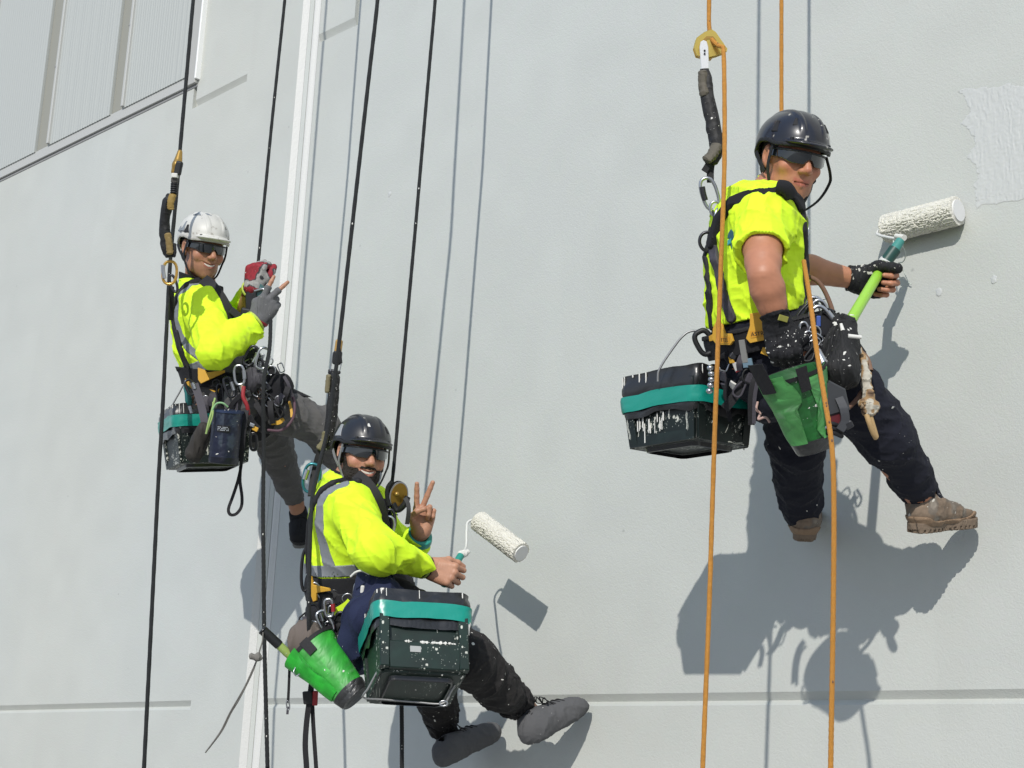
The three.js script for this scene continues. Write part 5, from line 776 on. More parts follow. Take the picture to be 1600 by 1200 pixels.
  trousers = both(trousers, (x, y, z) => cone(knL, anL, 0.14, 0.12)(x, y, z) < 0 && z < 0.6 && y < 3.1 && cone(knL, anL, 0.1, 0.08)(x, y, z) < cone(knR, anR, 0.1, 0.08)(x, y, z) ? kL(x, y, z) : cone(knR, anR, 0.14, 0.12)(x, y, z) < 0 ? kR(x, y, z) : -1);
  const tr = put(P, 'trousers', net(trousers, ...boxOf([...trR, ...trL].map((q) => q[0]).concat([at(290, 585, T), at(385, 585, T)]), 0.14), 0.0074), mat([0.098, 0.094, 0.093], 0.92, { bumpMap: weaveTex, bumpScale: 0.0008 }), 'dark grey work trousers narrowed at the ankle');
  splatter(tr, tr, 60, 25, 0.0009, 0.005);
  put(P, 'sock', net(both(cone(at(465, 797, 7.05), at(470, 822, 7.06), 0.040, 0.044), plane(at(465, 797, 7.05), sL.clone().negate())), ...boxOf([anL, at(470, 822, 7.06)], 0.1), 0.005), M.blackCloth);
  boot(P, 'boot', at(468, 856, 6.99), at(474, 812, 7.195), V.clone().addScaledVector(F, -0.05), at(469, 818, 7.045), { mat: M.blackCloth, sole: 0.012, soleMat: mat([0.14, 0.14, 0.135], 0.8), shaft: 0.048, rand: M.black, laces: M.steel, label: 'black work shoe with grey sole seen from behind' });
  boot(P, 'boot', at(536, 764, 6.76), at(590, 722, 6.86), V.clone().addScaledVector(R, -0.4), anR, { mat: M.blackCloth, sole: 0.012, soleMat: mat([0.14, 0.14, 0.135], 0.8), shaft: 0.048, rand: M.black });
  // gloves
  const greyG = mat([0.12, 0.12, 0.125], 0.85, { bumpMap: crumpleTex, bumpScale: 0.0015 });
  const tipsOff = (hd, k) => (x, y, z) => { let d = 9; for (let i = 0; i < 2; i++) { const q = hd.tips[i]; d = Math.min(d, len(x - q.x, y - q.y, z - q.z) - k); } return d; };
  const gR = cut(both(grow(blend(0.014, hR.f, chain(armR)), 0.0042), plane(wrR.clone().addScaledVector(hR.u, -0.01), hR.u.clone().negate())), tipsOff(hR, 0.045), 0.002);
  const g1 = put(P, 'glove', net(gR, ...hR.box, 0.0036), greyG, 'grey work glove with the ends of two fingers cut away'); splatter(g1, g1, 26, 41, 0.001, 0.005);
  put(g1, 'wrist_band', net(both(grow(blend(0.014, hR.f, chain(armR)), 0.0062), slab0(wrR.clone().addScaledVector(hR.u, 0.004), hR.u, 0.006)), ...hR.box, 0.0036), M.red);
  const gL = both(grow(blend(0.014, hL.f, chain(armL)), 0.0045), plane(wrL.clone().addScaledVector(hL.u, -0.04), hL.u.clone().negate()));
  const g2 = put(P, 'glove', net(gL, ...hL.box, 0.0036, (x, y, z) => { const n = vn(x * 38, y * 38 + 4, z * 38), v = 0.7 + 0.6 * vn(x * 150, y * 150, z * 150), d = (x - wrL.x) * hL.u.x + (y - wrL.y) * hL.u.y + (z - wrL.z) * hL.u.z; const c = d < 0.0 || n < 0.40 ? [0.26, 0.014, 0.025] : n > 0.50 ? [0.30, 0.29, 0.28] : [0.03, 0.03, 0.035]; return c.map((q) => q * v); }), mat([1, 1, 1], 0.75, { vertexColors: true }), 'red, black and white patterned work glove'); splatter(g2, g2, 40, 42, 0.001, 0.005);
  // harness
  const hips = blend(0.03, torso, pelvis, cone(hipR, knR, 0.10, 0.08), cone(hipL, knL, 0.10, 0.08)), hb = boxOf([at(270, 570, T - 0.35), at(460, 690, T - 0.35), at(270, 570, T + 0.3), at(460, 690, T + 0.3)], 0.05);
  const bn = V.clone().addScaledVector(R, 0.10).normalize(), belt = bandOn(hips, at(338, 592, T), bn, m(13, T), 0.014);
  const H = put(P, 'harness', net(belt, ...hb, 0.0064), M.blackCloth, 'black and yellow rope-access harness');
  for (const [a, b] of [[hipR, knR], [hipL, knL]]) put(H, 'leg_loop', net(both(bandOn(hips, a.clone().lerp(b, 0.22), b.clone().sub(a).normalize(), 0.045, 0.012), cone(a, b, 0.14, 0.14)), ...hb, 0.0074), M.blackCloth);
  put(H, 'shoulder_strap', ribbon([at(318, 437, 6.48), at(330, 446, 6.44), at(343, 463, 6.42), at(356, 485, 6.41), at(372, 506, 6.42)], 0.046, 0.012, R.clone().addScaledVector(V, 0.5), 24), M.webbing); put(H, 'shoulder_strap', net(strapOn(shirt, path(torso, T, [[312, 438], [292, 446], [278, 462], [271, 484], [272, 510], [280, 540], [290, 565], [298, 585]]), m(5.5, T), 0.014), ...tBox, 0.0064), M.webbing);
  put(H, 'back_strap', net(strapOn(shirt, path(torso, T, [[276, 520], [284, 548], [293, 572], [303, 592]]), m(5, T), 0.014), ...tBox, 0.0064), M.webbing);
  collarOf(H, h, at(314, 452, T), neck, at(320, 438, 6.55), V.clone().addScaledVector(R, 0.35).normalize(), false);
  put(H, 'chest_buckle', block(at(368, 490, 6.40), turned(-0.7)[0], turned(-0.7)[1], 0.05, 0.028, 0.014), M.rubber); put(H, 'chest_pad', block(at(384, 493, 6.42), turned(-0.2)[0], turned(-0.2)[1], 0.045, 0.06, 0.03, 0.01), M.rubber);
  { const b = badge(belt, 325, 585, T, [[-14, 10], [-4, 6], [0, 2], [26, 4], [26, 1], [4, -8], [-10, -14], [-14, -8]], 0.006, 0.008, 0.05); put(H, 'yellow_pad', b.g, M.yellowPad); const c = badge(hips, 339, 611, T, [[-9, 3], [0, 0], [9, 5], [2, -4]], 0.005, 0.016, 0.05); put(H, 'yellow_tab', c.g, M.yellowPad); const d = badge(hips, 301, 598, T, [[-9, 5], [2, 2], [8, -7], [-2, -3]], 0.005, 0.016, -0.2); put(H, 'yellow_tab', d.g, M.yellowPad); }
  const links = [[374, 586, 0.1, 0.075, 0.038], [358, 605, 0.3, 0.08, 0.03], [400, 578, -0.3, 0.09, 0.045], [410, 560, -0.3, 0.085, 0.045], [392, 556, -0.5, 0.08, 0.04], [297, 605, 0.4, 0.06, 0.03]];
  links.forEach(([x, y, a, l, w], i) => snapLink(H, 'snap_link', at(x, y, 6.28 + 0.02 * (i % 3)), a, l, w, 0.0056, i % 3 ? M.darkSteel : M.steel, M.steel, 0.4 * (i % 2)));
  for (const pts of [[[381, 604, 6.25], [380, 620, 6.24], [386, 634, 6.24], [388, 648, 6.25]]]) put(H, 'red_lanyard', tube(pts.map((p) => at(...p)), 0.008, 20, 8), M.red);
  for (const [pts, mm, r] of [[[[452, 606, 6.4], [460, 630, 6.36], [457, 655, 6.34], [440, 672, 6.33], [418, 672, 6.33]], mat([0.10, 0.05, 0.07], 0.7), 0.0055], [[[378, 602, 6.26], [380, 616, 6.25], [385, 628, 6.25]], M.tan, 0.006]]) put(H, 'brown_lanyard', tube(pts.map((p) => at(...p)), r, 24, 8), mm);
  put(H, 'yellow_trim', ribbon([at(424, 661, 6.33), at(436, 660, 6.33), at(443, 654, 6.33)], 0.016, 0.004, V, 10), M.yellowPad); put(H, 'yellow_trim', ribbon([at(452, 627, 6.37), at(455, 640, 6.36), at(456, 652, 6.35)], 0.010, 0.004, R, 10), M.yellowPad);
  const blobs = blend(0.02, ell(at(400, 605, 6.38), 0.05, 0.05, 0.05), ell(at(418, 590, 6.42), 0.045, 0.05, 0.045), ell(at(440, 604, 6.38), 0.045, 0.045, 0.045), ell(at(425, 622, 6.40), 0.075, 0.055, 0.05), ell(at(365, 615, 6.45), 0.07, 0.06, 0.05), ell(at(395, 570, 6.47), 0.035, 0.07, 0.035));
  put(H, 'gear_pouch', net(folds(blobs, 0.010, 22, V, 3), ...boxOf([at(400, 600, 6.4), at(425, 610, 6.4), at(370, 615, 6.4)], 0.16), 0.0066), M.blackCloth);
  put(H, 'grey_bag', net(folds(blend(0.02, ell(at(396, 592, 6.31), 0.04, 0.045, 0.03)), 0.012, 26, V, 6), ...boxOf([at(396, 592, 6.31)], 0.08), 0.005), mat([0.05, 0.047, 0.055], 0.7));
  for (const [x, y, a] of [[398, 562, -0.35], [408, 564, -0.35], [403, 578, -0.3]]) put(H, 'steel_bar', block(at(x, y, 6.34), turned(a)[0], turned(a)[1], 0.014, 0.06, 0.012, 0.004), M.steel);
  const gf = blend(0.02, hips, blobs); clutter(H, gf, T, 410, 595, 40, 40, 30, 121); clutter(H, gf, T, 345, 612, 40, 22, 16, 122); clutter(H, torso, T, 362, 500, 14, 26, 8, 123, 0.016);
  Object.assign(left, { P, hips, h, hR, hL, T });
}

// ================================================================== ropes
const P4 = (l) => l.map(([x, y, t]) => at(x, y, t)), D3 = (l) => l.map(([x, y, d]) => off(x, y, d));
function even(pts) { const o = [pts[0]]; for (let i = 1; i < pts.length; i++) { const a = pts[i - 1], b = pts[i], k = Math.max(1, Math.round(a.distanceTo(b) / 0.28)); for (let j = 1; j <= k; j++) o.push(a.clone().lerp(b, j / k)); } return o; }
function rope(label, pts, r, material, seed, group) {
  const o = thing('rope', label, 'rope', pts[Math.floor(pts.length / 2)].clone(), group), c = curve(even(pts), false, 0.5), n = 300, rad = 9;
  const g = new THREE.TubeGeometry(c, n, r, rad, false), p = g.attributes.position, nn = g.attributes.normal;
  for (let i = 0; i <= n; i++) for (let j = 0; j <= rad; j++) { const k = i * (rad + 1) + j, a = r * 0.05 * Math.sin(j / rad * 12.566 + i * 1.9); p.setXYZ(k, p.getX(k) + nn.getX(k) * a, p.getY(k) + nn.getY(k) * a, p.getZ(k) + nn.getZ(k) * a); }
  const m0 = put(o, 'rope_body', g, material); const rr = rngOf(seed), specks = [];
  for (let i = 0; i < 5; i++) { const q = c.getPoint(0.3 + 0.7 * rr()), s = new THREE.SphereGeometry(r * (0.15 + 0.25 * rr()), 6, 5).scale(1, 1.8, 1); s.translate(q.x + r * 0.75, q.y, q.z + r * 0.65); specks.push(s); }
  put(o, 'paint_splatter', specks, material === orangeRope ? M.brown : M.white).userData.kind = 'stuff';
  return o;
}
const blackRope = mat([0.007, 0.0085, 0.0095], 0.7, { bumpMap: weaveTex, bumpScale: 0.0012 }), orangeRope = mat([0.53, 0.235, 0.036], 0.75, { bumpMap: weaveTex, bumpScale: 0.0012 });
const up = (p, h = 5) => p.clone().setY(p.y + h);
{
  const a0 = off(302, 0, 1.125), b0 = off(445, 0, 0.705), c0 = off(590, 0, 0.86), e0 = off(680, 0, 0.605), f0 = off(1108, 0, 0.915), g0 = off(1221, 0, 0.675);
  rope('black safety rope running down past the back of the white-helmeted worker', [up(a0), a0, ...D3([[281, 238, 1.12], [276, 300, 1.11], [266, 410, 1.09], [260, 520, 1.08], [254, 640, 1.08], [247, 760, 1.06], [237, 960, 1.05], [225, 1200, 1.04], [220, 1290, 1.04]])], 0.0078, blackRope, 1);
  rope('taut black rope held in the red glove of the white-helmeted worker', [up(b0), b0, ...D3([[424, 200, 0.705], [405, 395, 0.70], [401, 430, 0.71], [397, 470, 0.74]])], 0.0068, blackRope, 2);
  rope('slack black rope end hanging below the white-helmeted worker', D3([[423, 500, 0.76], [421, 545, 0.80], [412, 600, 0.84], [412, 700, 0.80], [411, 800, 0.79], [413, 1000, 0.79], [418, 1200, 0.79], [420, 1290, 0.79]]), 0.0078, blackRope, 3);
  rope('black safety rope running down behind the bearded worker', [up(c0), c0, ...D3([[530, 535, 0.86], [514, 660, 0.86], [497, 735, 0.90], [487, 790, 0.97], [483, 900, 1.0], [483, 985, 1.0], [486, 1040, 0.93]])], 0.0078, blackRope, 4);
  rope('taut black rope leading into the descender of the bearded worker', [up(e0), e0, ...D3([[647, 380, 0.605], [613, 752, 0.60], [607, 775, 0.60], [606, 800, 0.61]])], 0.0068, blackRope, 5);
  rope('slack black rope end hanging below the black paint bin', D3([[612, 900, 0.62], [620, 990, 0.58], [627, 1090, 0.56], [628, 1200, 0.55], [628, 1290, 0.55]]), 0.0076, blackRope, 6);
  rope('orange safety rope passing in front of the back of the right-hand worker', [up(f0), f0, ...D3([[1108, 40, 0.915], [1112, 62, 0.915], [1126, 74, 0.92], [1131, 90, 0.93], [1132, 250, 0.97], [1127, 400, 0.985], [1121, 560, 0.985], [1116, 700, 0.975], [1108, 950, 0.96], [1098, 1200, 0.95], [1095, 1290, 0.95]])], 0.0066, orangeRope, 7);
  rope('taut orange rope going up behind the glossy black helmet', [up(g0), g0, ...D3([[1221, 170, 0.675], [1222, 300, 0.68], [1252, 400, 0.72]])], 0.0062, orangeRope, 8);
  rope('slack orange rope end running from the waist of the right-hand worker past the green bag', [...D3([[1256, 408, 0.80], [1266, 470, 0.90], [1275, 540, 0.97], [1288, 620, 1.02], [1300, 700, 1.03], [1303, 790, 1.02], [1302, 950, 1.0], [1298, 1200, 0.98], [1297, 1290, 0.98]])], 0.0066, orangeRope, 9);
}
// ================================================================== rope devices and lanyards
function sleeve(o, name, pts, r, material, seed, tail = true) {        // a stitched, paint-stiffened webbing sleeve
  const c = curve(pts), rings = [], n = 46, q = 14;
  for (let i = 0; i <= n; i++) { const p = c.getPoint(i / n), t = c.getTangent(i / n), a = v3(0.3, 0.2, 1).cross(t).normalize(), b = t.clone().cross(a), e = Math.min(1, 0.62 + Math.min(i, n - i) * 0.14); const ring = []; for (let j = 0; j < q; j++) { const w = j / q * 2 * Math.PI, k = r * e * (0.82 + 0.34 * vn(Math.cos(w) * 1.6 + seed, Math.sin(w) * 1.6, i * 0.33)); ring.push(p.clone().addScaledVector(a, Math.cos(w) * k * 1.12).addScaledVector(b, Math.sin(w) * k * 0.85)); } rings.push(ring); }
  return put(o, name, loft(rings), material);
}
const sleeveMat = mat([0.010, 0.0095, 0.0095], 0.65, { bumpMap: crumpleTex, bumpScale: 0.004 }), tapeTan = mat([0.10, 0.088, 0.066], 0.7, { bumpMap: crumpleTex, bumpScale: 0.002 });
{ // right worker: gold rope grab, absorber, links
  const c = at(1108, 74, 4.72), k = 4.72 / FPX, o = thing('rope_grab', 'shiny gold rope grab clamped on the orange rope above the right-hand worker', 'rope grab', c);
  const [A, B] = turned(0), sh = [[-24, -2], [-20, 13], [-8, 22], [3, 26], [9, 22], [27, -4], [26, -8], [10, -14], [-6, -18], [-20, -14]].map(([x, y]) => [x * k, y * k]);
  const body = put(o, 'side_plate', plate(c.clone().addScaledVector(F, -0.012), A, B, sh, 0.004, 0.0012), M.gold); put(o, 'side_plate', plate(c.clone().addScaledVector(F, 0.014), A, B, sh, 0.004, 0.0012), M.gold);
  put(o, 'cam', plate(c, A, B, [[-16, -16], [-18, 6], [-6, 16], [8, 10], [16, -2], [2, -20]].map(([x, y]) => [x * k, y * k]), 0.020, 0.001), M.goldDark);
  put(body, 'rivet', new THREE.SphereGeometry(0.005, 10, 6).translate(...at(1118, 70, 4.70).toArray()), M.steel);
  put(body, 'slot', plate(c.clone().addScaledVector(F, -0.0155).addScaledVector(R, -0.002).addScaledVector(V, 0.012), A, B, [[-8, -6], [-9, 4], [-4, 9], [6, 9], [11, 3], [10, -6], [7, -6], [7, 2], [3, 5], [-3, 5], [-5, 1], [-5, -6]].map(([x, y]) => [x * k, y * k]), 0.0025, 0.0004), M.goldDark);
  put(o, 'lever', plate(at(1100.5, 86, 4.69), turned(0.06)[0], turned(0.06)[1], [[-5.5, -21], [5, -21], [6, 12], [4, 20], [0, 22], [-4, 20], [-6, 12]].map(([x, y]) => [x * k, y * k]), 0.006, 0.0014), mat([0.80, 0.80, 0.80], 0.35, { metalness: 0.4 }));
  for (const y of [79, 84]) put(o, 'lever_hole', new THREE.CylinderGeometry(0.0028, 0.0028, 0.003, 10).rotateX(Math.PI / 2).applyQuaternion(camera.quaternion).translate(...at(1101, y, 4.684).toArray()), M.black);
  const s = thing('shock_absorber', 'black paint-stiffened webbing shock absorber hanging from the gold rope grab', 'shock absorber', at(1112, 180, 4.66));
  sleeve(s, 'absorber_pack', P4([[1101, 108, 4.70], [1105, 150, 4.68], [1113, 190, 4.66], [1119, 225, 4.64], [1116, 243, 4.63], [1108, 256, 4.62]]), 0.0195, sleeveMat, 3);
  sleeve(s, 'tape_wrap', P4([[1098, 110, 4.685], [1098, 128, 4.682], [1101, 150, 4.67]]), 0.0125, tapeTan, 5); sleeve(s, 'tape_wrap', P4([[1121, 226, 4.625], [1114, 240, 4.61], [1103, 252, 4.60]]), 0.0155, tapeTan, 7);
  put(s, 'web_tail', ribbon(P4([[1108, 255, 4.61], [1100, 268, 4.61]]), 0.018, 0.005, R, 8), M.webbing); put(s, 'web_loop', ribbon(P4([[1112, 252, 4.62], [1110, 268, 4.62], [1110, 285, 4.61]]), 0.020, 0.006, R, 10), M.webbing);
  splatter(s, s.children[0], 70, 51, 0.0007, 0.003);
  const l = thing('carabiner', 'grey steel carabiner between the black absorber and the back of the right-hand worker', 'carabiner', at(1108, 303, 4.60));
  const g = put(l, 'frame', oval(at(1109, 303, 4.60), turned(0.30)[1], turned(0.30)[0], 0.047, 0.022, 0.0052, 2.6), M.steel); put(g, 'gate', tube(P4([[1097, 292, 4.595], [1099, 303, 4.595], [1102, 313, 4.595]]), 0.0085, 8, 10), M.darkSteel);
  const l2 = thing('carabiner', 'small steel link hooked below the grey carabiner on the shoulder of the right-hand worker', 'carabiner', at(1119, 325, 4.56)); put(l2, 'frame', oval(at(1118, 326, 4.57), turned(0.1)[1], turned(0.1)[0], 0.020, 0.015, 0.0045, 2.2), M.steel); put(l2, 'lower_link', oval(at(1121, 340, 4.55), turned(-0.1)[1], R.clone().multiplyScalar(0.6).addScaledVector(F, 0.7).normalize(), 0.024, 0.012, 0.0045, 2.2), M.steel); put(l2, 'web_strap', ribbon(P4([[1117, 330, 4.57], [1118, 350, 4.53], [1116, 372, 4.52]]), 0.014, 0.005, R, 8), M.webbing);
}
{ // left worker: rope grab, absorber, gold carabiner
  const o = thing('rope_grab', 'worn brass rope grab on the black rope above the white helmet', 'rope grab', at(275, 268, 6.12));
  put(o, 'shell', net(blend(0.006, cone(at(281, 238, 6.12), at(277, 258, 6.10), 0.010, 0.019), cone(at(277, 258, 6.10), at(273, 268, 6.10), 0.019, 0.014)), ...boxOf(P4([[281, 238, 6.12], [273, 268, 6.1]]), 0.05), 0.004), M.goldDark); put(o, 'cam', block(at(279, 263, 6.09), turned(-0.2)[0], turned(-0.2)[1], 0.026, 0.055, 0.028, 0.008), M.rubber);
  put(o, 'white_label', block(at(273.5, 274.5, 6.08), turned(-0.06)[0], turned(-0.06)[1], 0.022, 0.017, 0.030), M.white); put(o, 'web_stub', block(at(273, 282, 6.09), turned(-0.06)[0], turned(-0.06)[1], 0.026, 0.022, 0.026, 0.006), mat([0.07, 0.065, 0.06], 0.8));
  for (let i = 0; i < 5; i++) { const p = at(272.5 - i * 0.2, 288 + i * 3.4, 6.09); put(o, 'coil', new THREE.TorusGeometry(0.0105, 0.0042, 6, 16).rotateX(Math.PI / 2).translate(p.x, p.y, p.z), M.rubber); }
  const s = thing('shock_absorber', 'black and ochre webbing shock absorber behind the white helmet', 'shock absorber', at(262, 350, 6.14));
  sleeve(s, 'absorber_pack', P4([[268, 306, 6.10], [261, 320, 6.12], [257, 350, 6.14], [259, 375, 6.14], [264, 402, 6.14]]), 0.021, sleeveMat, 11); sleeve(s, 'tape_wrap', P4([[271, 303, 6.09], [267, 316, 6.085], [267, 328, 6.09]]), 0.0135, mat([0.26, 0.17, 0.04], 0.7), 13); sleeve(s, 'tape_wrap', P4([[262, 364, 6.11], [264, 380, 6.11], [266, 398, 6.11]]), 0.013, mat([0.22, 0.15, 0.05], 0.7), 15); sleeve(s, 'web_tail', P4([[271, 380, 6.12], [272, 392, 6.12], [270, 402, 6.12]]), 0.010, M.webbing, 16);
  const l = thing('carabiner', 'gold and silver oval carabiner at the back of the neck of the white-helmeted worker', 'carabiner', at(264, 425, 6.16)); const g = put(l, 'frame', oval(at(265, 426, 6.16), turned(-0.08)[1], turned(-0.08)[0], 0.044, 0.027, 0.0056, 2.4), phys([0.72, 0.42, 0.10], 0.3, { metalness: 0.8 })); put(g, 'gate', tube(P4([[254.5, 414, 6.15], [255, 424, 6.15], [257, 435, 6.15]]), 0.008, 8, 10), M.steel);
  const l2 = thing('carabiner', 'dark steel link under the gold carabiner on the shoulder of the white-helmeted worker', 'carabiner', at(272, 445, 6.3)); put(l2, 'frame', oval(at(271, 443, 6.3), turned(0.3)[1], turned(0.3)[0], 0.034, 0.012, 0.0055, 2.2), M.darkSteel); put(l2, 'web_strap', ribbon(P4([[268, 448, 6.3], [268, 475, 6.34], [267, 500, 6.38]]), 0.020, 0.006, R, 8), M.webbing);
  const d = thing('descender', 'dark rope descender under the red glove of the white-helmeted worker', 'descender', at(400, 462, 6.55)); put(d, 'body', plate(at(398, 463, 6.55), turned(-0.1)[0], turned(-0.1)[1], [[-0.028, -0.05], [-0.034, 0.0], [-0.02, 0.04], [0.01, 0.05], [0.03, 0.025], [0.03, -0.03], [0.012, -0.055]], 0.022, 0.003), M.darkSteel); put(d, 'cam_disc', new THREE.CylinderGeometry(0.026, 0.026, 0.03, 24).rotateX(Math.PI / 2).applyQuaternion(camera.quaternion).translate(...at(404, 453, 6.55).toArray()), mat([0.10, 0.20, 0.20], 0.35, { metalness: 0.6 })); put(d, 'lever', tube(P4([[398, 455, 6.53], [412, 452, 6.52], [416, 460, 6.52]]), 0.0065, 12, 8), M.steel);
}
{ // middle worker: rope grab, absorber, teal carabiner, descender
  const o = thing('rope_grab', 'brass-topped rope grab on the black rope above the bearded worker', 'rope grab', at(528, 552, 5.92)), A = turned(-0.14);
  put(o, 'shell', block(at(529, 541, 5.90), ...A, 0.027, 0.050, 0.026, 0.008), mat([0.45, 0.27, 0.08], 0.45, { metalness: 0.3 })); put(o, 'cam', block(at(527, 559, 5.90), ...A, 0.032, 0.052, 0.030, 0.008), M.rubber); put(o, 'trigger', block(at(531.5, 555, 5.89), turned(0.12)[0], turned(0.12)[1], 0.010, 0.06, 0.012), M.black);
  put(o, 'wire', tube(P4([[520.5, 550, 5.89], [518, 565, 5.89], [516.5, 580, 5.89]]), 0.002, 10, 6), M.steel); put(o, 'wire', tube(P4([[534, 558, 5.89], [533, 570, 5.89], [530, 582, 5.89]]), 0.002, 10, 6), M.steel); put(o, 'knob', new THREE.SphereGeometry(0.007, 10, 8).translate(...at(529.5, 582, 5.89).toArray()), M.rubber); put(o, 'coupling', block(at(519, 581, 5.9), ...A, 0.03, 0.02, 0.02, 0.006), M.darkSteel);
  const s = thing('shock_absorber', 'long black paint-spotted shock absorber hanging beside the black rope of the bearded worker', 'shock absorber', at(515, 640, 5.9));
  const pk = sleeve(s, 'absorber_pack', P4([[523, 582, 5.88], [521, 610, 5.875], [518, 650, 5.87], [512, 685, 5.87], [505, 702, 5.87]]), 0.0205, sleeveMat, 21); splatter(s, pk, 110, 61, 0.0008, 0.0035); sleeve(s, 'tape_wrap', P4([[514, 585, 5.865], [512, 600, 5.865], [511, 614, 5.865]]), 0.009, mat([0.17, 0.145, 0.08], 0.7), 23); sleeve(s, 'tape_wrap', P4([[509, 674, 5.845], [506, 690, 5.845], [497, 702, 5.845]]), 0.0125, mat([0.16, 0.14, 0.07], 0.7), 25); put(s, 'web_loop', ribbon(P4([[503, 700, 5.86], [497, 715, 5.86], [493, 732, 5.86], [489, 750, 5.84], [486, 775, 5.80]]), 0.024, 0.007, R, 12), M.webbing);
  const l = thing('carabiner', 'teal carabiner with a silver gate beside the shoulder of the bearded worker', 'carabiner', at(487, 747, 5.84)), tq = mat([0.04, 0.20, 0.23], 0.3, { metalness: 0.6 }); const g = put(l, 'frame', oval(at(487, 747, 5.84), turned(-0.15)[1], turned(-0.15)[0], 0.052, 0.030, 0.0058, 2.6), tq); put(g, 'gate', tube(P4([[481, 734, 5.83], [478, 742, 5.83], [476, 749, 5.83]]), 0.0095, 8, 10), M.steel);
  const d = thing('descender', 'gold and black rope descender with a curved handle on the chest of the bearded worker', 'descender', at(622, 780, 5.62)), dn = turned(-0.35), Q = F.clone().multiplyScalar(-1).addScaledVector(R, 0.35).normalize(), X = V.clone().multiplyScalar(0.35).addScaledVector(R, 1).normalize(); X.addScaledVector(Q, -X.dot(Q)).normalize(); const Y = Q.clone().cross(X);
  const disc = (r0, r1, th, z) => new THREE.CylinderGeometry(1, 1, th, 32).rotateX(Math.PI / 2).scale(r0, r1, 1).applyMatrix4(new THREE.Matrix4().makeBasis(X.clone().applyAxisAngle(Q, 1.0), Y.clone().applyAxisAngle(Q, 1.0), Q).setPosition(at(622, 774, 5.62).addScaledVector(Q, z)));
  put(d, 'side_plate', disc(0.044, 0.029, 0.006, 0.012), phys([0.30, 0.18, 0.03], 0.35, { metalness: 0.8 })); put(d, 'plate_rim', disc(0.049, 0.034, 0.006, 0.007), M.steel); put(d, 'cam', disc(0.045, 0.030, 0.020, -0.004), M.rubber); put(d, 'back_plate', disc(0.051, 0.036, 0.005, -0.017), M.darkSteel); put(d, 'bolt', new THREE.SphereGeometry(0.009, 12, 8).translate(...at(620, 772, 5.59).toArray()), M.goldDark);
  put(d, 'rope_bend', tube(P4([[613, 752, 5.60], [606, 762, 5.6], [605, 776, 5.6], [608, 790, 5.6]]), 0.0078, 16, 9), blackRope); put(d, 'frame_arm', tube(P4([[614, 787, 5.6], [621, 797, 5.6], [632, 788, 5.59], [637, 776, 5.59]]), 0.011, 20, 9), M.rubber); put(d, 'handle', ribbon(P4([[633, 778, 5.58], [637.5, 787, 5.575], [638.5, 800, 5.57], [636, 819, 5.57]]), 0.0145, 0.012, R, 18), M.rubber); put(d, 'pin', tube(P4([[617, 804, 5.58], [622, 804.5, 5.58]]), 0.0022, 6, 6), M.black);
  put(d, 'link', oval(at(610, 812, 5.58), turned(0.05)[1], turned(0.05)[0], 0.035, 0.016, 0.006, 2.4), M.darkSteel); put(d, 'link', oval(at(605, 825, 5.57), turned(-0.2)[1], turned(-0.2)[0], 0.04, 0.022, 0.006, 2.6), M.steel);
}

